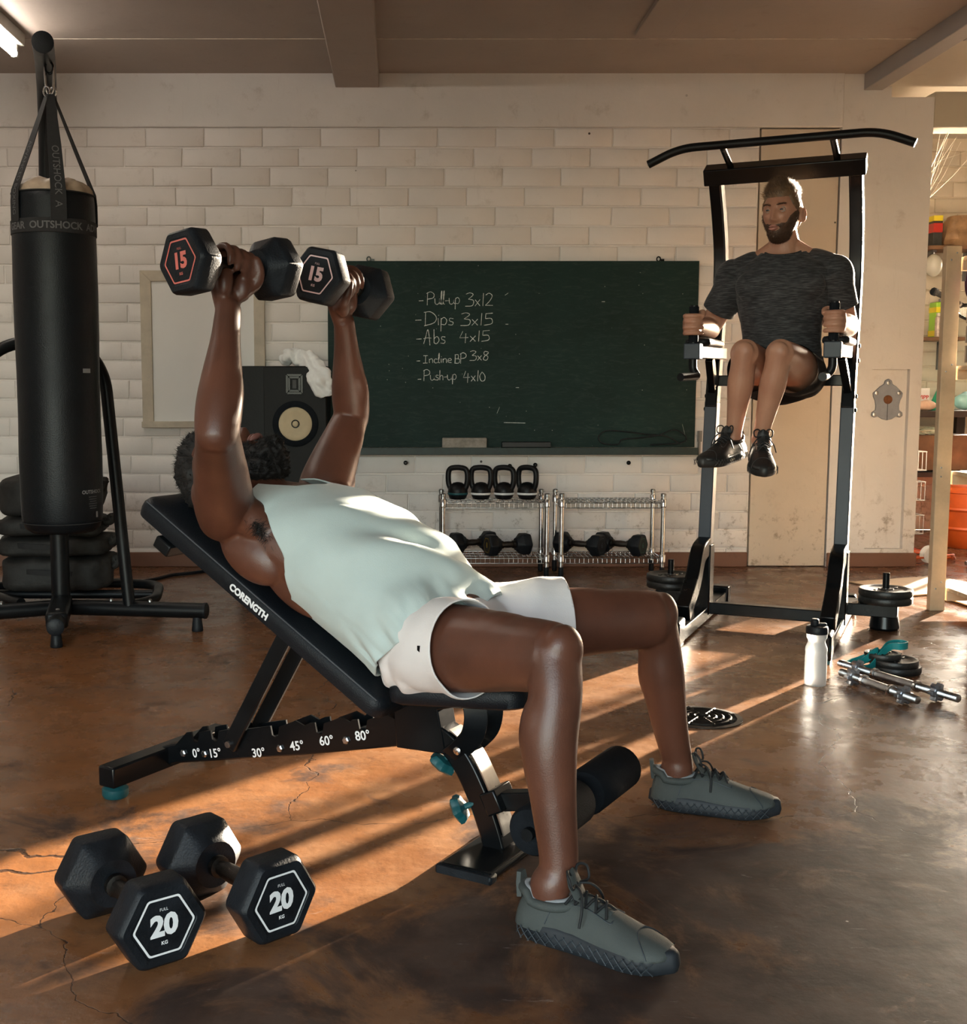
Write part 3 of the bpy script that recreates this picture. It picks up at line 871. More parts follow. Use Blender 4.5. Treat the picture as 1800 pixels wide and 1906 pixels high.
stand = thing('bag_stand', 'black tubular floor stand carrying the punching bag', 'stand', (-1.42, 4.88, 0))
def sb(m, name, mt=M_BLACK, parent=None, **k):
    return m.build(name, mt, parent or stand, world=True, **k)
arm_z = 2.205
pole = smooth_path([(-1.425, 4.90, .06), (-1.425, 4.90, .8), (-1.425, 4.90, 1.7), (-1.418, 4.89, 1.98), (-1.385, 4.78, 2.14), (-1.33, 4.58, 2.20), (-1.264, 4.33, 2.205)], 7)
m = MB(); m.tube(pole, .038, 24); po = sb(m, 'pole', smooth=60)
pe = Vector(pole[-1]); pd = (pe - Vector(pole[-2])).normalized()
m = MB(); m.tube([pe - pd * .002, pe + pd * .006, pe + pd * .009], [.0385, .0385, .030], 24); sb(m, 'end_cap', M_RUB, po, smooth=50)
m = MB(); m.tube([(bx + .015 * math.cos(a), by, 2.158 + .022 * math.sin(a)) for a in [2 * PI * j / 20 for j in range(20)]], .005, 8, closed=True); sb(m, 'hook_eye', M_GLOSS, po)
hub = Vector((-1.405, 4.84, .085))
for nm, q in (('leg', Vector((-1.312, 4.425, .085))), ('leg', Vector((-.795, 4.755, .085))), ('leg', Vector((-2.02, 4.55, .085)))):
    m = MB(); m.cyl(hub, q, .032, 20); lg = sb(m, nm)
    dq = (q - hub).normalized()
    m = MB(); m.tube([q - dq * .004, q + dq * .004, q + dq * .008], [.0335, .0335, .027], 20); sb(m, 'end_cap', M_RUB, lg, smooth=50)
    m = MB(); e = q - dq * .035; m.lathe([(.022, 0), (.024, .004), (.022, .02), (.018, .06)], 18, Matrix.Translation((e.x, e.y, 0))); sb(m, 'rubber_foot', M_RUB, lg)
    for f in (.35, .62):
        e = hub + (q - hub) * f; m = MB(); m.lathe([(.009, .028), (.009, .038), (.005, .042)], 10, Matrix.Translation(e)); sb(m, 'bolt', M_STEEL, lg)
m = MB(); m.path_bar([Vector((-1.41, 4.86, .10)), Vector((-1.37, 4.68, .095)), Vector((-1.335, 4.52, .088))], .085, .066); sb(m, 'front_shoe', M_BLACK, bevel=.014, segs=3)
for q in ((Vector((-1.115, 4.796, .10)), Vector((-1.20, 4.83, 1.05)), Vector((-1.30, 4.87, 1.17))), (Vector((-1.82, 4.66, .10)), Vector((-1.72, 4.72, 1.02)), Vector((-1.60, 4.81, 1.17)))):
    m = MB(); m.tube(fillet([q[0], q[1], q[2], Vector((-1.42, 4.90, 1.18))], .12, 8), .025, 18); sb(m, 'brace', smooth=60)
m = MB(); m.tube(fillet([(-1.62, 4.98, .075), (-1.95, 5.30, .075), (-1.75, 5.50, .075), (-1.30, 5.50, .075), (-1.12, 5.44, .075), (-1.06, 5.05, .075), (-1.20, 4.84, .075)], .10, 6), .022, 16); sb(m, 'rear_hoop', smooth=60)
m = MB(); m.cyl((-1.86, 5.2, .075), (-1.10, 5.2, .075), .02, 14); sb(m, 'cross_tube')

# four weight bags stacked on the rear hoop
M_SAND = mat('dusty_black_canvas', (.016, .015, .014), .72, var=.5, vscale=16, bump=.5, bscale=60)
def lumpy_bag(c, sx, sy, sz, rot, seed, label):
    t = thing('weight_bag', label, 'bag', Matrix.Translation(c) @ Matrix.Rotation(rot, 4, 'Z'), 'weight bags stacked behind the bag stand')
    m = MB(); nu, nv = 40, 18; rings = []
    for i in range(nv + 1):
        th = PI * (i / nv); ring = []
        for j in range(nu):
            ph = 2 * PI * j / nu
            e = .42
            cs = lambda x: math.copysign(abs(x) ** e, x)
            p = Vector((sx / 2 * cs(math.sin(th)) * cs(math.cos(ph)), sy / 2 * cs(math.sin(th)) * cs(math.sin(ph)), sz / 2 * cs(math.cos(th))))
            k = noise.noise(p * 9 + Vector((seed * 7, 0, 0))) * .030 + noise.noise(p * 24 + Vector((seed, 3, 0))) * .010
            ring.append(p * (1 + k / max(.05, p.length) * 1.0) + Vector((0, 0, sz / 2)))
        rings.append(ring)
    m.rings(rings, cap=True); m.build('bag_body', M_SAND, t, smooth=60)
    m = MB(); pts = [(-sx * .5 * .98, 0, sz * .5), (-sx * .2, -sy * .5 - .004, sz * .62), (sx * .2, -sy * .5 - .006, sz * .55), (sx * .5, -.02, sz * .52)]
    m.path_bar(smooth_path(pts, 5), .006, .022); m.build('strap', M_WEB, t)
    m = MB(); m.tube(smooth_path([(sx * .44, -.03, sz * .7), (sx * .54, -.045, sz * .66), (sx * .58, -.05, sz * .80 + .01), (sx * .55, -.04, sz * .84)], 5), [.016] * 10 + [.020] * 3 + [.023] * 3, 10); m.build('handle_loop', M_SAND, t)
    return t
zz = .098
for i, (sx_, sz_, dx, rt, lb) in enumerate(((.47, .150, .0, .03, 'black canvas weight bag at the bottom of the stack'), (.49, .088, -.01, -.05, 'black canvas weight bag second from the bottom of the stack'), (.47, .085, -.02, .06, 'black canvas weight bag second from the top of the stack'), (.42, .180, -.015, -.04, 'plump black canvas weight bag on top of the stack'))):
    lumpy_bag(Vector((-1.535 + dx, 5.28, zz)), sx_, .34, sz_, rt, i + 1, lb); zz += sz_ * 1.0 + .001
m = MB(); m.tube(smooth_path([(-1.62, 5.72, .010), (-1.42, 5.84, .010), (-1.28, 5.98, .010), (-1.20, 6.14, .010), (-1.10, 6.22, .010), (-1.0, 6.34, .010), (-.92, 6.45, .010)], 8), .009, 8)
tag(m.build('power_cable', M_RUB, smooth=60), 'black power cable lying on the floor from the stack of bags to the wall', 'cable')
# ------------------------------------------------------------------ things on and along the back wall
WF = WALL_Y - .002
def board_material():
    m = mat('chalkboard_green', (.007, .024, .021), .6, spec=.2, var=.25, vscale=2.5)
    nt = m.node_tree; b = bsdf(m); L = nt.links
    tc = nd(nt, 'ShaderNodeTexCoord')
    mp = nd(nt, 'ShaderNodeMapping'); mp.inputs['Scale'].default_value = (1.4, 1, 6)
    L.new(tc.outputs['Object'], mp.inputs[0])
    n = nd(nt, 'ShaderNodeTexNoise'); n.inputs['Scale'].default_value = 9; n.inputs['Detail'].default_value = 10; n.inputs['Roughness'].default_value = .75; n.inputs['Distortion'].default_value = .8
    L.new(mp.outputs[0], n.inputs['Vector'])
    r = nd(nt, 'ShaderNodeMapRange'); r.inputs[1].default_value = .50; r.inputs[2].default_value = .80; r.inputs[3].default_value = 0; r.inputs[4].default_value = .13
    L.new(n.outputs['Fac'], r.inputs[0])
    old = b.inputs['Base Color'].links[0].from_socket
    mx = nd(nt, 'ShaderNodeMix', data_type='RGBA'); L.new(r.outputs[0], mx.inputs[0]); L.new(old, mx.inputs[6]); mx.inputs[7].default_value = (.20, .24, .22, 1)
    vo = nd(nt, 'ShaderNodeTexVoronoi'); vo.inputs['Scale'].default_value = 16; L.new(tc.outputs['Object'], vo.inputs['Vector'])
    r2 = nd(nt, 'ShaderNodeMapRange'); r2.inputs[1].default_value = .05; r2.inputs[2].default_value = .03; r2.inputs[3].default_value = 0; r2.inputs[4].default_value = .5
    L.new(vo.outputs['Distance'], r2.inputs[0])
    m2 = nd(nt, 'ShaderNodeMix', data_type='RGBA'); L.new(r2.outputs[0], m2.inputs[0]); L.new(mx.outputs[2], m2.inputs[6]); m2.inputs[7].default_value = (.42, .45, .43, 1)
    L.new(m2.outputs[2], b.inputs['Base Color'])
    return m
CBX0, CBX1, CBZ0, CBZ1 = -.392, 1.611, .665, 1.668
cb = thing('chalkboard', 'large dark green chalkboard with a workout list in white chalk', 'chalkboard', (.61, WF, CBZ0))
def wbuild(m, name, mt, parent, **k):
    return m.build(name, mt, parent, world=True, **k)
m = MB(); m.bb((CBX0, WF - .028, CBZ0), (CBX1, WF, CBZ1)); brd = wbuild(m, 'board', board_material(), cb, bevel=.002)
M_CBT = mat('tray_green', (.008, .022, .019), .5, var=.35, vscale=20, bump=.2, bscale=60)
m = MB(); m.bb((CBX0 - .002, WF - .095, .632), (CBX1 + .004, WF, .648)); m.bb((CBX0 - .002, WF - .100, .627), (CBX1 + .004, WF - .088, .666)); wbuild(m, 'chalk_tray', M_CBT, cb, bevel=.002)
for x in (-.17, 1.395):
    m = MB(); m.tube([Vector((x + .010 * math.cos(a), WF - .008, CBZ1 + .012 + .012 * math.sin(a))) for a in [2 * PI * j / 14 for j in range(14)]], .0035, 6, closed=True); m.bb((x + .012, WF - .012, CBZ1), (x + .03, WF - .002, CBZ1 + .012)); wbuild(m, 'hanger', M_GLOSS, cb)
# handwriting: strokes of a small single-line alphabet (x to the right, y up, x-height 0.5)
def cv(*p): return smooth_path([(a, b, 0) for a, b in p], 4)
G = {
 'P': (.62, [[(.05, -.05), (.08, 1.0)], cv((.0, .9), (.3, 1.05), (.58, .85), (.5, .55), (.1, .45))]),
 'D': (.75, [[(.08, 0), (.1, .95)], cv((.0, .92), (.4, .95), (.72, .6), (.6, .2), (.02, -.02))]),
 'A': (.62, [cv((.02, 0), (.15, .5), (.28, 1.0), (.36, .6), (.42, -.1)), cv((.0, .35), (.25, .42), (.5, .4))]),
 'I': (.5, [[(.22, 0), (.24, .85)], [(.05, .85), (.42, .87)], [(.02, .0), (.4, .02)]]),
 'B': (.55, [[(.05, 0), (.08, .85)], cv((.02, .85), (.35, .85), (.35, .5), (.1, .45)), cv((.1, .45), (.48, .4), (.42, .02), (.0, .0))]),
 'u': (.45, [cv((.02, .5), (.05, .1), (.2, .0), (.36, .15), (.38, .5)), cv((.38, .5), (.38, .15), (.46, .02))]),
 'l': (.18, [cv((.02, 0.05), (.1, .6), (.12, 1.1), (.06, .9), (.06, .1), (.16, .02))]),
 'p': (.45, [[(.06, .5), (.04, -.42)], cv((.05, .4), (.22, .55), (.38, .35), (.28, .05), (.06, .08))]),
 'i': (.2, [[(.08, .5), (.1, .02)], [(.1, .68), (.12, .72)]]),
 's': (.38, [cv((.32, .45), (.12, .48), (.1, .3), (.3, .2), (.25, .02), (.02, .04))]),
 'b': (.45, [cv((.05, 1.0), (.06, .4), (.06, .05)), cv((.06, .35), (.25, .5), (.38, .25), (.22, .0), (.06, .06))]),
 'n': (.42, [[(.04, .48), (.06, .02)], cv((.06, .35), (.2, .5), (.32, .4), (.34, .02))]),
 'c': (.36, [cv((.32, .42), (.12, .46), (.04, .22), (.14, .0), (.34, .06))]),
 'e': (.40, [cv((.04, .25), (.32, .3), (.26, .5), (.08, .42), (.06, .1), (.34, .02))]),
 'h': (.42, [cv((.06, .95), (.05, .4), (.05, 0)), cv((.05, .3), (.2, .46), (.32, .36), (.34, 0))]),
 '-': (.30, [[(.02, .28), (.26, .30)]]),
 'x': (.46, [[(.05, .5), (.36, .02)], [(.36, .52), (.04, .0)]]),
 '1': (.22, [[(.12, 1.0), (.08, 0)]]),
 '2': (.55, [cv((.04, .85), (.25, 1.0), (.45, .8), (.3, .4), (.02, .05)), [(.02, .05), (.5, .04)]]),
 '3': (.58, [cv((.05, .95), (.3, 1.05), (.5, .9), (.2, .55)), cv((.2, .55), (.52, .45), (.45, .05), (.0, .0))]),
 '4': (.58, [[(.2, .95), (.02, .35), (.52, .38)], [(.38, .75), (.34, -.12)]]),
 '5': (.58, [[(.5, 1.0), (.12, .95), (.1, .55)], cv((.1, .55), (.42, .55), (.45, .15), (.02, .0))]),
 '8': (.5, [cv((.4, .9), (.15, .95), (.1, .65), (.4, .4), (.3, .02), (.05, .1), (.15, .45), (.42, .75), (.4, .92))]),
 '0': (.5, [cv((.2, .85), (.02, .45), (.15, .02), (.4, .1), (.42, .5), (.22, .82))]),
 ' ': (.3, []),
}
M_CHALK = mat('chalk', (.62, .65, .63), .9, var=.4, vscale=120)
def chalk(txt, u, v, hpx, wpx):
    p0 = PY(u, v, WF - .029); sc_ = hpx * 6.5 / FPX
    tot = sum(G[c][0] for c in txt); kx = (wpx * 6.5 / FPX) / tot
    m = MB(); x = 0; rr = random.Random(len(txt))
    for c in txt:
        wd, st = G[c]
        for s in st:
            pts = [Vector((p0.x + (x + p[0]) * kx, WF - .0287, p0.z + p[1] * sc_ + x * .02 * sc_)) for p in s]
            vs, fs = [], []
            for i, q in enumerate(pts):
                d = (pts[min(i + 1, len(pts) - 1)] - pts[max(i - 1, 0)]).normalized(); nn = Vector((-d.z, 0, d.x)) * (.0016 + rr.uniform(-.0004, .0004))
                vs += [q + nn, q - nn]
            for i in range(len(pts) - 1):
                fs.append((2 * i, 2 * i + 1, 2 * i + 3, 2 * i + 2))
            m.add(vs, fs)
        x += wd
    wbuild(m, 'chalk_writing', M_CHALK, brd, smooth=0)
for tx, u, v, h, w_ in (('-', 779, 567, 24, 10), ('Pull-up', 794, 567, 22, 62), ('3x12', 866, 570, 23, 52), ('-', 772, 603, 24, 14), ('Dips', 789, 606, 26, 56), ('3x15', 857, 606, 22, 62), ('-', 774, 637, 20, 12), ('Abs', 788, 640, 26, 42), ('4x15', 855, 636, 20, 58),
                        ('-', 775, 676, 14, 8), ('Incline', 787, 676, 16, 54), ('BP', 846, 676, 18, 22), ('3x8', 874, 671, 17, 36), ('-', 777, 710, 14, 8), ('Push-up', 788, 708, 19, 62), ('4x10', 862, 710, 20, 42)):
    chalk(tx, u, v, h, w_)
m = MB()   # a few wiped chalk scratches
for u, v, u2, v2 in ((1120, 562, 1126, 562), (938, 787, 978, 788), (925, 770, 930, 758), (941, 604, 946, 604), (940, 550, 946, 546), (1270, 790, 1278, 822), (960, 722, 966, 722)):
    a = PY(u, v, WF - .0287); b = PY(u2, v2, WF - .0287); m.add([a, b, b + Vector((0, 0, .003)), a + Vector((0, 0, .003))], [(0, 1, 2, 3)])
wbuild(m, 'chalk_scratch', M_CHALK, brd, smooth=0)
# things lying in the tray
def tray(name, label, cat, x0, x1, z1, mt, y0=.085, y1=.04, bev=.004, group=None):
    m = MB(); m.bb((-(x1 - x0) / 2, -(y0 - y1) / 2, 0), ((x1 - x0) / 2, (y0 - y1) / 2, z1))
    o = m.build(name, mt, bevel=bev, M=Matrix.Translation(((x0 + x1) / 2, WF - (y0 + y1) / 2, .6485)))
    return tag(o, label, cat, group)
tray('sponge', 'dusty grey beige chalk sponge in the chalkboard tray', 'sponge', .228, .470, .070, mat('dusty_sponge', (.27, .25, .22), .95, var=.3, vscale=25, bump=.8, bscale=90), bev=.006)
er = thing('board_eraser', 'long black felt board eraser in the chalkboard tray', 'eraser', (.685, WF - .0625, .6485))
m = MB(); m.bb((-.135, -.022, 0), (.135, .022, .018)); m.build('felt', mat('grey_felt', (.03, .03, .03), .95, var=.3, vscale=60), er, bevel=.003)
m = MB(); m.bb((-.133, -.021, .018), (.133, .021, .048)); m.build('grip', mat('black_wood', (.006, .006, .007), .5, var=.2), er, bevel=.003)
def stick(name, label, cat, x0, x1, r, mt, dy=.06, rot=0.02, group=None):
    m = MB(); m.cyl((-(x1 - x0) / 2, 0, 0), ((x1 - x0) / 2, 0, 0), r, 10)
    return tag(m.build(name, mt, M=Matrix.Translation(((x0 + x1) / 2, WF - dy, .6485 + r)) @ Matrix.Rotation(rot, 4, 'Z')), label, cat, group)
stick('chalk_stick', 'white stick of chalk in the chalkboard tray', 'chalk', .075, .118, .006, mat('white_chalk', (.8, .8, .78), .9, var=.05))
stick('pencil', 'yellow pencil in the tray beside the grey sponge', 'pencil', .125, .215, .004, mat('yellow_pencil', (.55, .36, .08), .5, var=.1), .07)
stick('wooden_pointer', 'thin grey stick at the end of the tray behind the lifter arm', 'stick', -.32, .06, .004, mat('grey_stick', (.16, .14, .11), .7, var=.3), .055, .01)
stick('orange_pencil', 'thin orange brown stick in the tray beside the black eraser', 'stick', .83, 1.01, .005, mat('orange_stick', (.30, .12, .05), .6, var=.2), .065, .03)
stick('brown_ruler', 'thin brown stick in the tray under the coiled cord', 'stick', 1.06, 1.27, .004, mat('brown_stick', (.12, .07, .04), .6, var=.2), .06, -.02)
m = MB(); m.tube([PY(u, v, WF - .055) for u, v in [(x, y) for x, y, _ in smooth_path([(1266, 826, 0), (1240, 812, 0), (1200, 808, 0), (1160, 803, 0), (1128, 802, 0), (1114, 813, 0), (1122, 825, 0), (1150, 827, 0), (1158, 818, 0), (1190, 815, 0), (1225, 810, 0), (1255, 800, 0), (1276, 812, 0), (1268, 824, 0), (1210, 828, 0)], 5)]], .0035, 6)
tag(m.build('cord', M_RUB, smooth=60), 'thin black looped cord lying in the chalkboard tray', 'cord')

# wall hooks and the grey bracket beside the board
for u, v in ((755, 862), (948, 868), (995, 866), (1168, 862)):
    p = PY(u, v, WF); m = MB(); m.cyl((0, .002, 0), (0, -.03, .004), .006, 8); m.lathe([(.002, 0), (.012, .002), (.012, .006), (.006, .010)], 10, Matrix.Translation((0, -.028, .004)) @ Matrix.Rotation(PI / 2, 4, 'X'))
    tag(m.build('wall_bolt', M_GLOSS, M=Matrix.Translation(p)), 'small dark bolt in the brick wall ' + {755: 'between the lifter arm and the kettlebells', 948: 'straight above the kettlebells', 995: 'above the gap between the two wire racks', 1168: 'above the empty wire rack'}[u], 'bolt', 'bolts in the wall under the chalkboard')
hk = thing('wall_bracket', 'grey bent metal bracket on the wall between chalkboard and tower', 'bracket', PY(1301, 830, WF))
m = MB(); m.tube(fillet([PY(1302, 802, WF - .005), PY(1301, 845, WF - .005), PY(1303, 860, WF - .03), PY(1312, 868, WF - .08)], .03, 5), .008, 10); wbuild(m, 'rod', mat('dull_zinc', (.22, .21, .20), .45, .8, var=.2), hk)
m = MB(); m.bb((-.012, -.01, -.03), (.012, 0, .03)); m.v = [tuple(PY(1302, 812, WF) + Vector(v)) for v in m.v]; wbuild(m, 'clip', mat('dull_zinc', (.22, .21, .20)), hk, bevel=.002)

# white noticeboard
nb = thing('noticeboard', 'blank white noticeboard in a beige wooden frame', 'noticeboard', (-1.08, WF, .79))
M_NBF = mat('beige_frame_paint', (.50, .44, .35), .6, var=.15, vscale=10, bump=.15, bscale=60)
x0, x1, z0, z1 = -1.405, -.735, .80, 1.618
m = MB(); m.bb((x0 + .03, WF - .012, z0), (x1 - .03, WF, z1 - .03)); wbuild(m, 'panel', mat('white_panel', (.72, .71, .69), .45, var=.03, vscale=2), nb)
fw = .058
m = MB(); m.add([(x0, 0, z1), (x1, 0, z1), (x1 - fw, 0, z1 - fw), (x0 + fw, 0, z1 - fw), (x0, -.032, z1), (x1, -.032, z1), (x1 - fw, -.024, z1 - fw), (x0 + fw, -.024, z1 - fw)], [(0, 1, 2, 3), (4, 5, 6, 7), (0, 1, 5, 4), (2, 3, 7, 6), (0, 3, 7, 4), (1, 2, 6, 5)], M=Matrix.Translation((0, WF, 0))); wbuild(m, 'frame_rail', M_NBF, nb, bevel=.002)
for a, b in ((x0, x0 + fw), (x1, x1 - fw)):
    m = MB(); m.add([(a, 0, z1), (b, 0, z1 - fw), (b, 0, z0), (a, 0, z0), (a, -.032, z1), (b, -.024, z1 - fw), (b, -.024, z0), (a, -.032, z0)], [(0, 1, 2, 3), (4, 5, 6, 7), (0, 1, 5, 4), (2, 3, 7, 6), (0, 3, 7, 4), (1, 2, 6, 5)], M=Matrix.Translation((0, WF, 0))); wbuild(m, 'frame_stile', M_NBF, nb, bevel=.002)
m = MB(); m.bb((x0 - .004, WF - .045, z0 - .028), (x1 + .004, WF, z0 + .006)); wbuild(m, 'sill', M_NBF, nb, bevel=.003)

# loudspeaker with a towel
SPX0, SPX1, SPZ, SPY = -.845, -.376, 1.10, 6.10
M_SPK = mat('black_ash_veneer', (.005, .005, .005), .5, spec=.2, var=.3, vscale=8, bump=.15, bscale=90)
sp = thing('loudspeaker', 'tall black loudspeaker with a cream cone against the brick wall', 'loudspeaker', ((SPX0 + SPX1) / 2, SPY + .14, 0))
m = MB(); m.bb((SPX0, SPY, 0), (SPX1, SPY + .29, SPZ)); cab = wbuild(m, 'cabinet', M_SPK, sp, bevel=.004)
m = MB(); m.bb((SPX0 + .145, SPY - .014, .03), (SPX1 - .004, SPY, SPZ - .004)); baf = wbuild(m, 'baffle', mat('matte_black_baffle', (.007, .007, .007), .55, spec=.2, var=.3, vscale=5, bump=.1, bscale=80), sp, bevel=.003)
c = PY(550, 789, SPY - .014)
Mx = Matrix.Translation(c) @ Matrix.Rotation(PI / 2, 4, 'X')
m = MB(); m.lathe([(.115, 0), (.118, .006), (.108, .012), (.088, .014), (.086, .008), (.084, .002)], 48, Mx, cap=False); wbuild(m, 'surround', M_FOAM, baf, smooth=50)
m = MB(); m.lathe([(.086, .009), (.080, .014), (.060, .011), (.03, .005), (.018, .004)], 48, Mx, cap=False); cone = wbuild(m, 'cone', mat('cream_paper_cone', (.52, .42, .27), .7, var=.12, vscale=12), baf, smooth=80)
m = MB(); m.lathe([(.022, .004), (.021, .009), (.016, .008)], 24, Mx, cap=False); wbuild(m, 'cap_ring', M_GLOSS, cone)
m = MB(); m.lathe([(.017, .004), (.012, .012), (.004, .015)], 20, Mx); wbuild(m, 'dust_cap', mat('cream_paper_cone', (.52, .42, .27)), cone)
tw = PY(548, 715, SPY - .014)
m = MB()
for k, (w_, h_, y_) in enumerate(((.038, .046, .006), (.026, .034, .010))):
    for s in (-1, 1):
        m.bb((tw.x + s * w_ - .006, tw.y - y_, tw.z - h_), (tw.x + s * w_ + .006, tw.y, tw.z + h_)); m.bb((tw.x - w_, tw.y - y_, tw.z + s * h_ - .006), (tw.x + w_, tw.y, tw.z + s * h_ + .006))
wbuild(m, 'tweeter', M_GLOSS, baf, bevel=.001)
m = MB(); m.bb((tw.x - .010, tw.y - .002, tw.z - .022), (tw.x + .010, tw.y, tw.z + .022)); wbuild(m, 'tweeter_grille', mat('mid_grey_grille', (.05, .05, .05), .6, var=.2, vscale=80), baf)
for u, v in ((549, 749), (551, 823)):
    p = PY(u, v, SPY - .014); m = MB(); m.lathe([(.006, 0), (.005, .003), (.002, .004)], 10, Matrix.Translation(p) @ Matrix.Rotation(PI / 2, 4, 'X')); wbuild(m, 'screw', M_STEEL, baf)

# (the towel is made with the cloth of the people below)

# two chrome wire racks
M_WIRE = M_CHROME
def rack(x0, x1, label):
    y0, y1 = 6.10, 6.36; z0, z1 = .105, .415
    t = thing('wire_rack', label, 'rack', ((x0 + x1) / 2, (y0 + y1) / 2, 0), 'chrome wire racks along the wall')
    for x in (x0, x1):
        for y in (y0, y1):
            m = MB(); m.cyl((x, y, .055), (x, y, z1 + .012), .0125, 14)
            for q in range(14):
                m.tube([(x, y, .07 + q * .024), (x, y, .072 + q * .024)], .0131, 12)
            p = wbuild(m, 'post', M_WIRE, t)
            m = MB(); m.lathe([(.013, z1 + .012), (.0145, z1 + .014), (.0145, z1 + .026), (.009, z1 + .031)], 14, Matrix.Translation((x, y, 0))); wbuild(m, 'post_cap', M_STEEL, p)
            m = MB(); m.lathe([(.012, 0), (.014, .004), (.0135, .058), (.012, .06)], 14, Matrix.Translation((x, y, 0))); wbuild(m, 'rubber_foot', M_RUB, p)
            for z in (z0, z1 - .02):
                m = MB(); m.lathe([(.0145, z - .022), (.018, z - .018), (.017, z + .016), (.0145, z + .02)], 14, Matrix.Translation((x, y, 0))); wbuild(m, 'sleeve', M_WIRE, p)
    for z in (z0, z1 - .02):
        s = MB()
        for y in (y0, y1):
            for dz in (0, -.026):
                s.cyl((x0, y, z + dz), (x1, y, z + dz), .0028, 6)
            nn = 22
            for q in range(1, nn):
                xx = x0 + (x1 - x0) * q / nn; s.cyl((xx, y, z), (xx, y, z - .026), .0017, 5)
        for x in (x0, x1):
            for dz in (0, -.026):
                s.cyl((x, y0, z + dz), (x, y1, z + dz), .0028, 6)
        for q in range(1, 22):
            xx = x0 + (x1 - x0) * q / 22; s.cyl((xx, y0, z + .003), (xx, y1, z + .003), .0018, 5)
        for yy in (y0 + (y1 - y0) / 3, y0 + 2 * (y1 - y0) / 3):
            s.cyl((x0, yy, z), (x1, yy, z), .0028, 6)
        wbuild(s, 'wire_shelf', M_WIRE, t)
    return t
rack(.222, .762, 'chrome wire rack carrying four kettlebells on its top shelf')
rack(.838, 1.365, 'chrome wire rack with an empty top shelf')
SH0, SH1 = .105 + .0048, .395 + .0048
# kettlebells
M_KB = mat('kettlebell_enamel', (.006, .006, .007), .42, spec=.25, var=.3, vscale=20, bump=.2, bscale=200)
for u, col, lb, lean in ((852, M_TEAL, 'black kettlebell with a teal ring, the only teal one on the rack', 0), (895, M_WHITE, 'black kettlebell with a white ring beside the teal-ringed one', .02), (938, M_WHITE, 'black kettlebell with a white ring beside the last one of the row', -.03), (981, M_WHITE, 'black kettlebell with a white ring at the end next to the empty rack', -.12)):
    p = PY(u, 938, 6.24)
    t = thing('kettlebell', lb, 'kettlebell', Matrix.Translation((p.x, 6.24, SH1 + .001)) @ Matrix.Rotation(lean * 2 - .42, 4, 'Z'), 'kettlebells on the wire rack')
    m = MB(); m.lathe([(.030, 0), (.042, .004), (.050, .022), (.053, .04), (.050, .058), (.040, .076), (.024, .088), (.008, .092)], 28); bd = m.build('ball', M_KB, t, smooth=60)
    m = MB(); m.lathe([(.0525, .026), (.0545, .029), (.0545, .034), (.0525, .037)], 28, cap=False); m.build('ring', col, bd)
    m = MB(); m.tube(smooth_path([(-.036, 0, .045), (-.052, 0, .085), (-.054, 0, .135), (-.044, 0, .160), (-.018, 0, .168), (.018, 0, .168), (.044, 0, .160), (.054, 0, .135), (.052, 0, .085), (.036, 0, .045)], 4), .0145, 14); m.build('handle', M_KB, t, smooth=60)
# small hex dumbbells on the lower shelves
for (a, b, y0, y1, tx, cl, lb) in (((854, 1019), (906, 1014), 6.25, 6.31, 'back', None, 'black hex dumbbell lying at the back of the kettlebell rack shelf'), ((919, 1024), (971, 1021), 6.17, 6.22, '8', M_YEL, 'black hex dumbbell with yellow number at the front of the kettlebell rack shelf'),
                            ((1050, 1017), (1108, 1023), 6.28, 6.17, '6', M_BLUE, 'black hex dumbbell lying across the lower shelf of the empty rack, beside its post'), ((1126, 1017), (1184, 1024), 6.28, 6.17, '6', mat('green_print', (.02, .10, .06), .6, var=.1), 'black hex dumbbell lying across the lower shelf of the empty rack, in its middle')):
    fl_ = .110; zc = SH0 + fl_ / 2 + .0005
    pa = PY(a[0], a[1], y0); pb = PY(b[0], b[1], y1); pa.z = pb.z = zc
    d = (pb - pa); ax = d.normalized()
    t = thing('hex_dumbbell', lb, 'dumbbell', axes((pa + pb) / 2, ax), 'dumbbells on the wire racks')
    hl = d.length / 2
    dumbbell_parts(t, fl_, hl + .040, max(.03, hl - .036), None, cl, cl or M_DIM, tx if cl else None)
# grey metal plate in the pier recess
pc = PY(1651, 745, WALL_Y + .035)
pt = thing('metal_plate', 'grey shield-shaped metal cover plate screwed to the white pier panel', 'plate', pc)
sil = [(0, .118), (.018, .108), (.024, .088), (.045, .075), (.066, .055), (.082, .040), (.080, .020), (.070, -.0), (.064, -.03), (.066, -.055), (.084, -.066), (.086, -.085), (.070, -.095), (.05, -.088), (.028, -.103), (0, -.110)]
poly = sil + [(-x, z) for x, z in sil[::-1][1:-1]]
m = MB(); m.prism(poly, -.012, 0); plate = m.build('cover', mat('blue_grey_enamel', (.25, .27, .31), .5, var=.15, vscale=14, bump=.1), pt, bevel=.003)
m = MB(); m.lathe([(.024, 0), (.024, .004), (.019, .006)], 24, Matrix.Translation((0, -.011, .004)) @ Matrix.Rotation(PI / 2, 4, 'X')); m.build('rust_disc', mat('rust', (.16, .06, .02), .8, var=.35, vscale=50), plate)
for x, z in ((0, .095), (.062, .04), (-.062, .04), (.070, -.078), (-.070, -.078)):
    m = MB(); m.lathe([(.012, 0), (.011, .004), (.006, .006)], 12, Matrix.Translation((x, -.011, z)) @ Matrix.Rotation(PI / 2, 4, 'X')); m.build('screw', M_STEEL, plate)
m = MB(); m.bb((-.001, -.0125, -.108), (.001, -.012, -.02)); m.build('joint_line', M_GLOSS, plate)
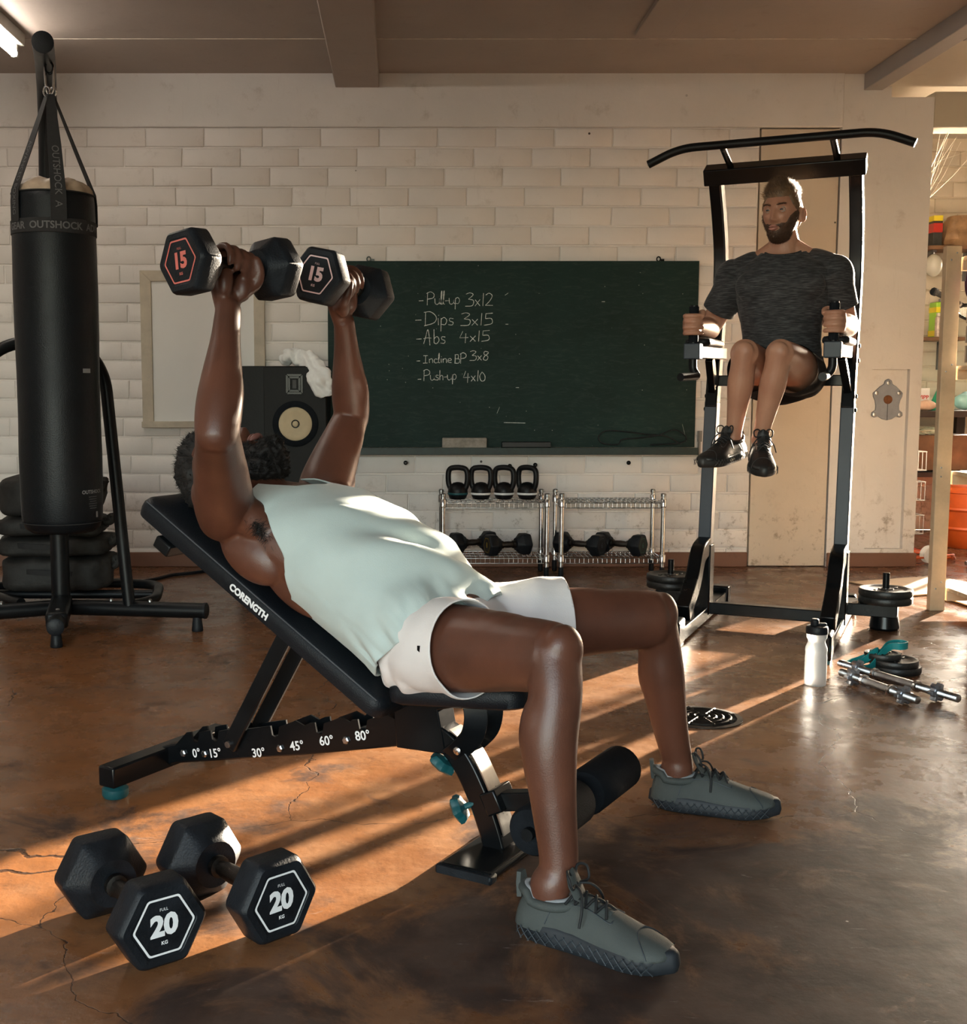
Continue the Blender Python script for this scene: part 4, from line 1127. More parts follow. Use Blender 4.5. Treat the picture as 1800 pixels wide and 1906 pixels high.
# ------------------------------------------------------------------ pull-up tower
T0 = Vector((1.555, 4.90, 0)); TR = Vector((.9026, -.4305, 0)); TD = Vector((-.4305, -.9026, 0))
def T(r, d, z):
    return T0 + TR * r + TD * d + Vector((0, 0, z))
tower = thing('pull_up_tower', 'black and slate blue pull-up and dip tower with armrests', 'power tower', frame(T0, TR, -TD, (0, 0, 1)))
def tb(m, name, mt=M_BLACK, parent=None, **k):
    return m.build(name, mt, parent or tower, world=True, **k)
for s in (-1, 1):
    r = .272 * s
    lo = [T(r, .02, .03), T(r, .015, .30), T(r, -.055, .93)]
    m = MB(); m.path_bar(lo, .052, .075, TD); up = tb(m, 'lower_upright', M_BLUE, bevel=.004)
    m = MB(); m.path_bar([T(r, .022, .03), T(r, .019, .33)], .064, .088, TD); tb(m, 'foot_sleeve', M_GLOSS, up, bevel=.005)
    hi = smooth_path([tuple(T(r, d, z)) for d, z in ((-.05, .90), (-.085, 1.05), (-.135, 1.25), (-.165, 1.42), (-.150, 1.58), (-.085, 1.72), (-.02, 1.82), (.01, 1.875))], 5)
    m = MB(); m.path_bar(hi, .050, .080, TD); ub = tb(m, 'upper_upright', M_GLOSS, bevel=.006, smooth=40)
    # folding front leg
    m = MB(); m.path_bar(fillet([T(r, .03, .325), T(r, .17, .305), T(r, .25, .20), T(r, .44, .10)], .05, 5), .055, .075, (0, 0, 1)); tb(m, 'front_brace', M_GLOSS, bevel=.006)
    m = MB(); m.path_bar([T(r, -.42, .035), T(r, .62, .035)], .055, .055, (0, 0, 1)); tb(m, 'base_runner', M_GLOSS, bevel=.005)
    m = MB(); m.path_bar([T(r, .55, .06), T(r, .66, .055)], .072, .10, (0, 0, 1)); ft = tb(m, 'front_foot', M_GLOSS, bevel=.010)
    m = MB(); m.path_bar([T(r, .57, .006), T(r, .665, .006)], .068, .012, (0, 0, 1)); tb(m, 'foot_pad', M_TEAL, ft)
    m = MB(); m.path_bar([T(r, -.43, .045), T(r, -.36, .045)], .072, .085, (0, 0, 1)); tb(m, 'rear_foot', M_GLOSS, bevel=.008)
    # armrest, handle
    ra = .255 * s
    m = MB(); m.path_bar([T(ra, -.11, 1.135), T(ra, .44, 1.128)], .055, .050, (0, 0, 1)); ar_ = tb(m, 'arm', M_GLOSS, bevel=.004)
    pm = pad_mesh(T(ra, .22, 1.185), TD, TR, Vector((0, 0, 1)), .34, .10, .032, .006); tb(pm, 'arm_pad', M_VINYL, ar_, smooth=50)
    m = MB(); m.path_bar([T(ra, .425, 1.13), T(ra, .478, 1.13)], .062, .060, (0, 0, 1)); tb(m, 'arm_end', M_BLUE, ar_, bevel=.004)
    m = MB(); m.tube(fillet([T(ra, .450, 1.305), T(ra, .450, 1.06), T(ra - .02 * s, .455, 1.035), T(ra - .02, .57, 1.03)], .04, 6), .0155, 16); tb(m, 'handle', M_BLACK, ar_, smooth=60)
    m = MB(); m.cyl(T(ra, .450, 1.165), T(ra, .450, 1.300), .0185, 16); tb(m, 'handle_grip', M_FOAM, ar_, smooth=60)
    m = MB(); m.bar(T(r, -.07, .96), T(ra, .12, 1.115), .03, .045, TD); tb(m, 'arm_strut', M_GLOSS, bevel=.003)
    for z in (.90, .955, 1.10, 1.16):
        m = MB(); m.lathe([(.009, 0), (.009, .006), (.006, .008)], 8, frame(T(r + .026 * s, -.06 - (z - .95) * .28, z), TD, (0, 0, 1), TR * s)); tb(m, 'bolt', M_GLOSS, up)
m = MB(); m.path_bar([T(-.25, .012, .055), T(.25, .012, .055)], .05, .05); tb(m, 'base_crossbar', M_GLOSS, bevel=.004)
m = MB(); m.path_bar([T(-.25, -.07, 1.02), T(.25, -.07, 1.02)], .04, .045); tb(m, 'rear_crossbar', M_GLOSS, bevel=.004)
tu = (TD * .55 + Vector((0, 0, 1))).normalized()
m = MB(); m.path_bar([T(-.312, .03, 1.862), T(.312, .03, 1.862)], .075, .068, tu); tb(m, 'top_beam', M_GLOSS, bevel=.005)
pb = fillet([T(-.495, .25, 1.885), T(-.37, .25, 1.938), T(.37, .25, 1.938), T(.495, .25, 1.885)], .08, 8)
m = MB(); m.tube(pb, .0165, 18); tb(m, 'pull_up_bar', M_BLACK, smooth=60)
for r in (-.205, .205):
    m = MB(); m.cyl(T(r, .245, 1.933), T(r, .045, 1.885), .013, 14); tb(m, 'bar_bracket', M_GLOSS)

# plate holders at the tower base with discs
M_PLATE = mat('cast_plate', (.014, .014, .013), .42, var=.35, vscale=24, bump=.25, bscale=160)
def disc_profile(R, th):
    return [(.016, 0), (R * .22, 0), (R * .26, .003), (R * .74, .003), (R * .80, 0), (R * .97, 0), (R, .004), (R, th - .004), (R * .97, th), (R * .80, th), (R * .74, th - .004), (R * .30, th - .004), (R * .26, th), (.016, th)]
def disc(name, label, loc, R, th, M=None, group=None):
    t = thing(name, label, 'weight plate', Matrix.Translation(loc) if M is None else M, group)
    m = MB(); m.lathe(disc_profile(R, th), 48, cap=False); m.build('disc', M_PLATE, t, smooth=40)
    m = MB(); m.lathe([(.016, -.001), (.0175, -.001), (.0175, th + .001), (.016, th + .001)], 20, cap=False); m.build('hub_ring', M_STEEL, t)
    m = MB()
    for a in (0.4, 1.2, 3.5, 4.3):
        m.box((math.cos(a) * R * .52, math.sin(a) * R * .52, th - .002), (R * .26, R * .10, .004), Matrix.Rotation(a + .6, 3, 'Z'))
    m.build('raised_mark', M_PLATE, t, bevel=.001)
    return t
for s, lb in ((1, 'outer'), (-1, 'inner')):
    c = T(.272 * s + .17 * s, -.10, 0)
    base = T(.272 * s, -.10, .085)
    m = MB(); m.path_bar([base, T(.272 * s + .22 * s, -.10, .085)], .14, .05); m.lathe([(.055, .0), (.06, .01), (.05, .07)], 18, Matrix.Translation(c)); m.cyl(c + Vector((0, 0, .1)), c + Vector((0, 0, .235)), .0135, 14); tb(m, 'plate_peg', M_GLOSS, bevel=.003)
    for k in range(2):
        side = 'on the peg on the bottle side of the tower' if s > 0 else 'on the peg on the chalkboard side of the tower'
        disc('weight_plate', ('upper' if k else 'lower') + ' black iron weight plate ' + side, c + Vector((0, 0, .1115 + k * .030)), .105, .029)

# ------------------------------------------------------------------ floor gear at the right
bt = thing('water_bottle', 'frosted clear sports bottle with a black cap standing on the floor', 'bottle', PY(1517, 1276, 3.88).copy())
bt.location.z = 0
M_FROST = mat('frosted_plastic', (.58, .60, .62), .34, trans=.70, var=.03, vscale=10)
m = MB(); m.lathe([(.028, 0), (.034, .002), (.0355, .010), (.0355, .095), (.0345, .105), (.0345, .112), (.0355, .118), (.035, .128), (.028, .146), (.0275, .152), (.033, .163), (.0335, .172), (.0335, .176)], 40); m.build('bottle_body', M_FROST, bt, smooth=50)
m = MB(); m.lathe([(.035, .176), (.0355, .178), (.0355, .196), (.033, .201), (.014, .205)], 40); cp = m.build('cap', M_RUB, bt, smooth=40)
m = MB(); m.lathe([(.013, .203), (.014, .206), (.013, .222), (.009, .226)], 24, Matrix.Translation((-.008, 0, 0))); m.build('spout', M_RUB, cp)
m = MB(); m.bb((.006, -.008, .200), (.03, .008, .211)); m.build('latch', M_RUB, cp, bevel=.003)
def threaded_bar(a, b, label):
    a = Vector(a); b = Vector(b); d = (b - a); L_ = d.length
    t = thing('dumbbell_bar', label, 'dumbbell bar', axes((a + b) / 2, d), 'threaded dumbbell bars on the floor')
    h = L_ / 2
    m = MB(); m.cyl((-h * .32, 0, 0), (h * .32, 0, 0), .0135, 18); m.build('handle', mat('knurled_steel', (.40, .40, .41), .35, 1.0, var=.15, vscale=40, bump=.4, bscale=800), t)
    for s in (-1, 1):
        n = 60; pts = []; rad = []
        x = .34 * h
        while x < h:
            pts += [(s * x, 0, 0), (s * (x + .0022), 0, 0)]; rad += [.0128, .0108]; x += .0044
        m = MB(); m.tube(pts, rad, 14); m.build('threaded_end', M_STEEL, t, smooth=60)
        m = MB(); m.lathe([(.0135, -.006), (.019, -.005), (.019, .005), (.0135, .006)], 20, Matrix.Translation((s * h * .35, 0, 0)) @ Matrix.Rotation(PI / 2, 4, 'Y')); m.build('shoulder', M_CHROME, t)
        m = MB(); ring = []
        nn = 36
        for z, k in ((-.011, .9), (-.009, 1), (.009, 1), (.011, .9)):
            ring.append([Vector((s * h * .66 + z, (.021 + .009 * (math.cos(6 * 2 * PI * j / nn) > 0)) * k * math.cos(2 * PI * j / nn), (.021 + .009 * (math.cos(6 * 2 * PI * j / nn) > 0)) * k * math.sin(2 * PI * j / nn))) for j in range(nn)])
        m.rings(ring); m.build('star_collar', mat('zinc_collar', (.34, .37, .42), .35, .9, var=.15, vscale=30), t)
    return t
def fl_pt(u, v, z):
    a = (u - U0) / FPX; b_ = -(v - V0) / FPX
    r = Vector((a, math.cos(PITCH) + b_ * math.sin(PITCH), -math.sin(PITCH) + b_ * math.cos(PITCH)))
    return Vector((0, 0, CAM_H)) + r * ((z - CAM_H) / r.z)
threaded_bar(fl_pt(1562, 1234, .03), fl_pt(1786, 1301, .03), 'longer chrome threaded dumbbell bar leaning by the teal band')
threaded_bar(fl_pt(1566, 1251, .03), fl_pt(1708, 1303, .03), 'shorter chrome threaded dumbbell bar beside the water bottle')
pA = fl_pt(1655, 1252, 0)
disc('weight_plate', 'larger black weight plate at the bottom under the teal band', Vector((pA.x + .03, pA.y + .02, .0005)), .085, .024)
disc('weight_plate', 'middle black weight plate lying under the teal band', Vector((pA.x + .022, pA.y + .018, .025)), .082, .022)
disc('weight_plate', 'small black weight plate on top of the floor pile touching the teal band', Vector((pA.x - .012, pA.y + .03, .0475)), .062, .018)
def band_loop(c, rx, ry, tw, n=40, ph=0.):
    pts = []
    for j in range(n):
        a = 2 * PI * j / n
        pts.append(Vector(c) + Vector((rx * math.cos(a + ph) + .02 * math.cos(2 * a), ry * math.sin(a + ph), tw * math.sin(a * 2 + ph))))
    return pts
bnd = MB()
c = fl_pt(1610, 1225, .05)
path = [(-.055, .02, .018), (-.02, .055, .022), (.03, .05, .03), (.065, .03, .055), (.10, .045, .085), (.145, .055, .088), (.16, .03, .086), (.13, .005, .086), (.09, .01, .084), (.05, -.005, .055), (.01, -.03, .022), (-.03, -.035, .018), (-.045, -.01, .020), (0, .0, .04), (.05, .015, .07), (.02, .03, .045), (-.03, .03, .025)]
bnd.path_bar([Vector((c.x, c.y, .004)) + Vector(p) for p in smooth_path(path, 5, True)] , .022, .0045, (0, 0, 1))
bnd2 = MB(); pts = smooth_path(path, 5, True); rings = []
for i, p in enumerate(pts):
    p = Vector(p); d = Vector(pts[(i + 1) % len(pts)]) - Vector(pts[i - 1]); d.normalize()
    up = Vector((0, 0, 1)); w_ = (up - d * d.z).normalized(); nn = d.cross(w_)
    q = Vector((c.x, c.y, .004)) + p
    rings.append([q + w_ * .012 + nn * .002, q + w_ * .012 - nn * .002, q - w_ * .012 - nn * .002, q - w_ * .012 + nn * .002])
bnd2.rings(rings, closed=True)
tag(bnd2.build('resistance_band', mat('teal_rubber', (.006, .20, .21), .5, var=.15, vscale=20), smooth=50), 'teal rubber resistance band looped over the weight plates', 'resistance band')
# drain
dc = fl_pt(1306, 1336, 0)
dr = thing('floor_drain', 'round cast iron drain grate set in the floor', 'drain', (dc.x, dc.y, 0))
M_IRON = mat('cast_iron', (.035, .030, .026), .45, .6, var=.4, vscale=30, bump=.3, bscale=120)
m = MB(); m.lathe([(.120, .0005), (.120, .003), (.104, .004), (.102, .001)], 48, cap=False); m.build('rim', M_IRON, dr)
m = MB(); m.lathe([(.103, .0006), (.001, .0008)], 40, cap=False); m.build('sump', mat('drain_dark', (.004, .004, .004), .9, var=.1), dr)
m = MB()
for R in (.022, .042, .063, .085):
    m.tube([(R * math.cos(2 * PI * j / 40), R * math.sin(2 * PI * j / 40), .004) for j in range(40)], .005, 6, closed=True)
for k in range(8):
    a = k * PI / 4; m.tube([(.02 * math.cos(a), .02 * math.sin(a), .004), (.103 * math.cos(a + .15), .103 * math.sin(a + .15), .004)], .005, 6)
m.build('grate', M_IRON, dr)
# ------------------------------------------------------------------ people: helpers
def limb(m, pts, rad, hint, n=22, sub=5):
    """tapered, elliptical tube through pts; rad: (across hint, along other) per point"""
    rad = [(r, r) if not isinstance(r, tuple) else r for r in rad]
    P = smooth_path([tuple(p) for p in pts], sub)
    R_ = smooth_path([(a, b, 0) for a, b in rad], sub)
    P = [Vector(p) for p in P]; h = Vector(hint); rings = []
    for i, p in enumerate(P):
        t = (P[min(i + 1, len(P) - 1)] - P[max(i - 1, 0)]).normalized()
        u = (h - t * h.dot(t)).normalized(); w = t.cross(u)
        a, b = R_[i][0], R_[i][1]
        if i == 0 or i == len(P) - 1:
            s = -1 if i == 0 else 1
            seq = ((.35, .32), (.7, .22), (1, 0)) if i == 0 else ((1, 0), (.7, .22), (.35, .32))
            for k, off in seq:
                rings.append([p + t * (s * off * min(a, b) * 1.6) + (u * (a * math.cos(2 * PI * j / n)) + w * (b * math.sin(2 * PI * j / n))) * k for j in range(n)])
        else:
            rings.append([p + u * (a * math.cos(2 * PI * j / n)) + w * (b * math.sin(2 * PI * j / n)) for j in range(n)])
    m.rings(rings)
    return m

def ellv(m, c, u, v, w, ru, rv, rw):
    R = Matrix((Vector(u).normalized(), Vector(v).normalized(), Vector(w).normalized())).transposed()
    return m.ell(c, (ru, rv, rw), R, 22, 14)

def organic(m, voxel, it=6, factor=.5, disp=None):
    """union the lofted volumes into one continuous skin"""
    me = bpy.data.meshes.new('volume'); me.from_pydata(m.v, [], m.f)
    bm = bmesh.new(); bm.from_mesh(me); bmesh.ops.recalc_face_normals(bm, faces=bm.faces); bm.to_mesh(me); bm.free()
    o = bpy.data.objects.new('volume', me); COL.objects.link(o)
    r = o.modifiers.new('r', 'REMESH'); r.mode = 'VOXEL'; r.voxel_size = voxel; r.use_smooth_shade = True
    if it:
        s = o.modifiers.new('s', 'SMOOTH'); s.factor = factor; s.iterations = it
    dg = bpy.context.evaluated_depsgraph_get()
    out = bpy.data.meshes.new_from_object(o.evaluated_get(dg))
    bpy.data.objects.remove(o); bpy.data.meshes.remove(me)
    if disp:
        co = [(v.co.copy(), v.normal.copy()) for v in out.vertices]
        for v, (c, nn) in zip(out.vertices, co):
            v.co = c + nn * disp(c, nn)
    return out

def cut_open(me, planes):
    """trim cloth beyond each (point, outward normal, reach) so that hems are open"""
    bm = bmesh.new(); bm.from_mesh(me)
    for p, n_, reach in planes:
        geom = [f for f in bm.faces if (f.calc_center_median() - p).length < reach + .04]
        es = {e for f in geom for e in f.edges}; vs = {v for f in geom for v in f.verts}
        bmesh.ops.bisect_plane(bm, geom=list(vs) + list(es) + geom, plane_co=p, plane_no=n_)
        kill = [f for f in bm.faces if (f.calc_center_median() - p).dot(n_) > 0 and (f.calc_center_median() - p).length < reach]
        bmesh.ops.delete(bm, geom=kill, context='FACES')
    bm.to_mesh(me); bm.free()
    return me

def cloth_thickness(o, t_=.003):
    q = o.modifiers.new('thick', 'SOLIDIFY'); q.thickness = t_; q.offset = -1
    return o

def localise(me, parent):
    me.transform(root_matrix(parent).inverted())
    return me

def hand(m, H, u, v, w, rh=.017, open_=0):
    """fist round a bar: u from wrist to bar, v the side where the fingertips end, w from little finger to index"""
    H = Vector(H); u = Vector(u).normalized(); w = Vector(w); w = (w - u * w.dot(u)).normalized(); v = Vector(v); v = (v - u * v.dot(u) - w * v.dot(w)).normalized()
    q = lambda a, b, c: H + v * a + u * b + w * c
    limb(m, [q(-.010, -.095, 0), q(-.016, -.065, 0), q(-.026, -.028, 0), q(-.030, .005, 0)], [(.027, .022), (.036, .021), (.042, .016), (.041, .013)], w, 20, 4)
    ellv(m, q(.008, -.040, .024), u, w, v, .034, .019, .018)   # thumb ball
    ellv(m, q(.004, -.042, -.022), u, w, v, .034, .018, .016)  # heel of the palm
    for k, (c, ln) in enumerate(((-.033, .88), (-.011, .97), (.011, 1.0), (.033, .95))):
        r0 = rh + .0105
        pts = []
        for a, rr in ((168, 1.12), (130, 1.22), (92, 1.20), (52, 1.13), (10, 1.08), (-28 - 14 * (ln - .88) / .12, 1.10)):
            a = math.radians(a); pts.append(q(math.cos(a) * r0 * rr, math.sin(a) * r0 * rr, c * (1 - .04 * k / 3)))
        s = .0102 if k else .0088
        limb(m, pts, [s * 1.08, s * 1.05, s, s * .97, s * .9, s * .8], w, 12, 3)
    limb(m, [q(-.002, -.050, .030), q(.022, -.030, .046), q(.034, -.006, .044), q(.035, .018, .030)], [.0155, .013, .0115, .0095], w, 12, 4)

def head_grid(nu=112, nv=84, kind=0):
    """head surface in its own frame: x to the person's left, y forward, z up; returns co (nv+1, nu, 3)"""
    th = np.linspace(0, PI, nv + 1)[:, None]; ph = np.linspace(0, 2 * PI, nu, endpoint=False)[None, :]
    dx = np.sin(th) * np.cos(ph); dy = np.sin(th) * np.sin(ph); dz = np.cos(th) + 0 * ph
    x = .0765 * dx; z = np.where(dz > 0, .118 * dz, .120 * dz)
    y = np.where(dy > 0, .094 * np.abs(dy) ** .88, -.100 * np.abs(dy) ** .95)
    g = lambda t, s: np.exp(-(t / s) ** 2)
    front = np.clip(dy * 2.2, 0, 1)
    s = np.clip(-z / .118, 0, 1); s = s * s * (3 - 2 * s)
    x = x * (1 - .16 * s) * (1 + .04 * g(z - .05, .04)) * (1 + .20 * np.clip(-(z + .075) / .045, 0, 1) * (np.abs(dx) > 0))
    y = np.where(dy < 0, y * (1 - .50 * s), y)
    y = y + front * (.036 * np.clip((-z - .055) / .06, 0, 1) ** 1.5 * g(x, .048))
    ax_ = np.abs(x)
    nose = np.interp(z, [-.052, -.045, -.036, -.022, 0, .02, .036], [0, .011, .027, .021, .013, .0065, 0]); sig = np.interp(z, [-.045, -.032, -.01, .02], [.0155, .0145, .0085, .0085])
    y = y + front * nose * g(x, sig)
    y = y + front * (.005 * g(ax_ - .016, .008) * g(z + .038, .008))
    y = y - front * .0125 * g(ax_ - .032, .016) * g(z - .010, .012)
    y = y + front * .0075 * g(ax_ - .030, .022) * g(z - .033, .010)
    y = y + front * .005 * g(ax_ - .046, .018) * g(z + .016, .016)
    y = y + front * (.0065 * g(z + .0605, .0055) * g(x, .020) + .0075 * g(z + .0745, .0065) * g(x, .018) - .0045 * g(z + .0670, .0028) * g(x, .018))
    y = y - front * .004 * g(z + .086, .006) * g(x, .022)
    y = y + front * .006 * g(z + .101, .014) * g(x, .020)
    return np.stack([x, y, z], -1)

def grid_faces(nu, nv, keep=None):
    fs = []
    for i in range(nv):
        for j in range(nu):
            k = (j + 1) % nu
            q = (i * nu + j, (i + 1) * nu + j, (i + 1) * nu + k, i * nu + k)
            if keep is None or all(keep[a] for a in q):
                fs.append(q)
    return fs

def ear(m, M, side):
    c = Vector((.0775 * side, -.008, -.006))
    pts = []
    for k in range(15):
        a = 2 * PI * k / 14
        pts.append(M @ (c + Vector((side * (.010 + .006 * math.cos(a)), -.012 + .0 - .013 * math.cos(a) * 1.0, .028 * math.sin(a)))))
    m.tube(pts[:-1], .0052, 8, closed=True)
    R = M.to_3x3() @ Matrix.Rotation(side * .5, 3, 'Z')
    m.ell(M @ (c + Vector((side * .006, -.010, 0))), (.005, .014, .026), R, 14, 10)
    m.ell(M @ (c + Vector((side * .006, -.004, -.026))), (.005, .007, .009), R, 12, 8)

def shell(name, M, thick, mt, parent, amp=.3, nscale=60, grid=None, world=True):
    """hair or beard: the head surface pushed out where thick(x, y, z) > 0"""
    co = head_grid() if grid is None else grid
    nv1, nu, _ = co.shape
    flat = co.reshape(-1, 3)
    tk = np.array([thick(*p) for p in flat])
    keep = tk > .0006
    m = MB(); vs = []
    for p, t_ in zip(flat, tk):
        p = Vector(p); d = Vector((p.x, p.y, p.z * .8)).normalized()
        k = t_ * (1 + amp * noise.noise(p * nscale) + amp * .6 * noise.noise(p * nscale * 2.7)) if t_ > .0006 else -.0025
        vs.append(M @ (p + d * k))
    m.add(vs, [f for f in grid_faces(nu, nv1 - 1) if any(keep[a] for a in f)])
    used = sorted({i for f in m.f for i in f}); mp = {a: i for i, a in enumerate(used)}
    m.v = [m.v[a] for a in used]; m.f = [tuple(mp[i] for i in f) for f in m.f]
    o = m.build(name, mt, parent, world=True, smooth=180)
    return o, flat, tk

def strands(name, M, flat, tk, n, flow, ln, r, mt, parent, curl=0.0, seed=1):
    rr = random.Random(seed); idx = np.nonzero(tk > .0012)[0]
    wgt = tk[idx] / tk[idx].sum(); pick = np.random.default_rng(seed).choice(idx, n, p=wgt)
    m = MB()
    for i in pick:
        p = Vector(flat[i]); p += Vector((rr.uniform(-.002, .002), rr.uniform(-.002, .002), rr.uniform(-.002, .002)))
        d = Vector((p.x, p.y, p.z * .8)).normalized()
        a = p + d * tk[i] * .75
        L_ = ln(p) * rr.uniform(.6, 1.25)
        f = (flow(p, d) + Vector((rr.gauss(0, .22), rr.gauss(0, .22), rr.gauss(0, .22)))).normalized()
        b = a + f * L_ * .5 + d * L_ * .12
        c = a + f * L_ + Vector((rr.gauss(0, curl), rr.gauss(0, curl), rr.gauss(0, curl)))
        s = f.orthogonal().normalized(); s2 = f.cross(s)
        base = [a + s * r, a - s * r * .5 + s2 * r * .87, a - s * r * .5 - s2 * r * .87]
        mid = [b + (q - a) * .8 for q in base]
        m.add([M @ q for q in base + mid + [c]], [(0, 1, 4, 3), (1, 2, 5, 4), (2, 0, 3, 5), (3, 4, 6), (4, 5, 6), (5, 3, 6)])
    return m.build(name, mt, parent, world=True, smooth=180)

def skin_material(name, col, dark, rough=.42):
    m = mat(name, col, rough, var=.0, spec=.5, sss=.06)
    nt = m.node_tree; b = bsdf(m); L = nt.links
    geo = nd(nt, 'ShaderNodeTexCoord')
    n = nd(nt, 'ShaderNodeTexNoise'); n.inputs['Scale'].default_value = 9; n.inputs['Detail'].default_value = 6; L.new(geo.outputs['Object'], n.inputs['Vector'])
    r = nd(nt, 'ShaderNodeMapRange'); r.inputs[1].default_value = .35; r.inputs[2].default_value = .68; L.new(n.outputs['Fac'], r.inputs[0])
    mx = nd(nt, 'ShaderNodeMix', data_type='RGBA'); L.new(r.outputs[0], mx.inputs[0]); mx.inputs[6].default_value = (*col, 1); mx.inputs[7].default_value = (*dark, 1)
    L.new(mx.outputs[2], b.inputs['Base Color'])
    n2 = nd(nt, 'ShaderNodeTexNoise'); n2.inputs['Scale'].default_value = 330; n2.inputs['Detail'].default_value = 3; L.new(geo.outputs['Object'], n2.inputs['Vector'])
    bp = nd(nt, 'ShaderNodeBump'); bp.inputs['Strength'].default_value = .16; bp.inputs['Distance'].default_value = .002; L.new(n2.outputs['Fac'], bp.inputs['Height']); L.new(bp.outputs[0], b.inputs['Normal'])
    r2 = nd(nt, 'ShaderNodeMapRange'); r2.inputs[3].default_value = rough - .07; r2.inputs[4].default_value = rough + .08; L.new(n.outputs['Fac'], r2.inputs[0]); L.new(r2.outputs[0], b.inputs['Roughness'])
    return m

# ------------------------------------------------------------------ shoes
def shoe(parent, M, mu, ms, ml, mlin, size=1.0, side=1, bow=True, panel=None, lname='shoe'):
    """low trainer: x forward from the heel, y to its left, z up"""
    S = M @ Matrix.Scale(size, 4)
    xs = [.004, .012, .03, .06, .09, .12, .15, .18, .21, .24, .262, .276, .284]
    ws = [.022, .031, .0375, .039, .037, .0375, .041, .0455, .048, .0465, .041, .033, .022]
    hs = [.066, .078, .084, .082, .084, .092, .088, .078, .068, .060, .054, .049, .042]
    rings = []
    for x, w, h in zip(xs, ws, hs):
        yo = -.006 * side * math.sin(min(1, x / .28) * PI)
        z0 = .026 + max(0, (x - .22)) * .10
        r = []
        for k in range(25):
            a = PI * k / 24
            e = .62
            cy = math.copysign(abs(math.cos(a)) ** e, math.cos(a)); sz = abs(math.sin(a)) ** .85
            r.append(S @ Vector((x - .004 * (1 - sz), yo + w * cy * (1 - .30 * sz ** 3), z0 + (h - z0) * sz)))
        for k in range(1, 8):
            r.append(S @ Vector((x, yo + w * (-1 + 2 * k / 8), z0)))
        rings.append(r)
    m = MB(); m.rings(rings); up = m.build(lname, mu, parent, world=True, smooth=70)
    # sole
    n = 44
    def outline(k, z, ex):
        out = []
        for j in range(n):
            a = 2 * PI * j / n; x = .145 + (.148 + ex) * math.cos(a)
            xx = min(.284, max(.0, x)); w = np.interp(xx, xs, [v + .004 for v in ws]); w = w if 0 < xx < .284 else w
            yy = math.sin(a); w2 = np.interp(xx, [0, .01, .03, .06, .1, .14, .18, .21, .24, .265, .284], [.012, .031, .040, .0425, .0395, .0405, .0465, .051, .0505, .046, .028]) + ex
            yo = -.006 * side * math.sin(min(1, xx / .28) * PI)
            zz = z + max(0, xx - .21) ** 1.3 * (.20 if z < .02 else .25) + (max(0, .03 - xx) * .35 if z < .01 else 0) + (.008 * max(0, 1 - xx / .16) if z > .02 else 0)
            out.append(S @ Vector((x, yo + math.copysign(abs(yy) ** .62, yy) * w2, zz)))
        return out
    m = MB(); m.rings([outline(0, 0, -.006), outline(0, .004, .001), outline(0, .016, .004), outline(0, .032, .001), outline(0, .038, -.005)]); so = m.build('sole', ms, up, world=True, smooth=50)
    m = MB()
    for sgn in (-1, 1):
        for k in range(16):
            x = .012 + k * .0165
            for sl in (-1, 1):
                pts = []
                for q in (0, .5, 1):
                    xx = x + sl * .010 * (q - .5) * 2; xx = min(.278, max(.004, xx)); w2 = np.interp(xx, [0, .01, .03, .06, .1, .14, .18, .21, .24, .265, .284], [.012, .031, .040, .0425, .0395, .0405, .0465, .051, .0505, .046, .028])
                    yo = -.006 * side * math.sin(min(1, xx / .28) * PI)
                    pts.append(S @ Vector((xx, yo + sgn * (w2 + .0030), .008 + q * .022 + max(0, xx - .21) ** 1.3 * .2)))
                m.tube(pts, .0010 * size, 4)
    tl_ = m.build('tread_line', panel or ml, so, world=True); tl_['kind'] = 'stuff'
    # collar, lining, tongue
    cpts = [S @ Vector((.056 + .050 * math.cos(2 * PI * j / 28), .031 * math.sin(2 * PI * j / 28), .079 + (.012 if math.cos(2 * PI * j / 28) < -.6 else 0) - .006 * abs(math.sin(2 * PI * j / 28)))) for j in range(28)]
    m = MB(); m.tube(cpts, .0085 * size, 10, closed=True); m.build('collar', mu, up, world=True, smooth=70)
    m = MB(); m.tube([S @ Vector((.056 + .043 * math.cos(2 * PI * j / 28), .025 * math.sin(2 * PI * j / 28), .086 + (.010 if math.cos(2 * PI * j / 28) < -.6 else 0) - .006 * abs(math.sin(2 * PI * j / 28)))) for j in range(28)], .005 * size, 8, closed=True); m.build('sock_lining', mlin, up, world=True, smooth=70)
    m = MB(); rings = []
    for x, z, w in ((.175, .078, .012), (.140, .090, .017), (.115, .098, .021), (.104, .118, .023), (.098, .134, .019), (.096, .138, .010)):
        rings.append([S @ Vector((x + dx_, y_, z + dz_)) for y_, dx_, dz_ in ((-w, 0, -.003), (-w * .5, .003, .002), (0, .004, .004), (w * .5, .003, .002), (w, 0, -.003), (w * .5, -.005, -.004), (-w * .5, -.005, -.004))])
    m.rings(rings); m.build('tongue', mu, up, world=True, smooth=60)
    m = MB(); rings = []
    for z, y_ in ((.070, .018), (.095, .016), (.112, .010)):
        rings.append([S @ Vector((.001 - (z - .07) * .12 + a, b, z)) for a, b in ((0, -y_), (-.003, 0), (0, y_), (.007, y_ * .8), (.006, 0), (.007, -y_ * .8))])
    m.rings(rings); m.build('heel_tab', mu, up, world=True, smooth=60)
    # toe cap seam, side panel and eyestay
    m = MB()
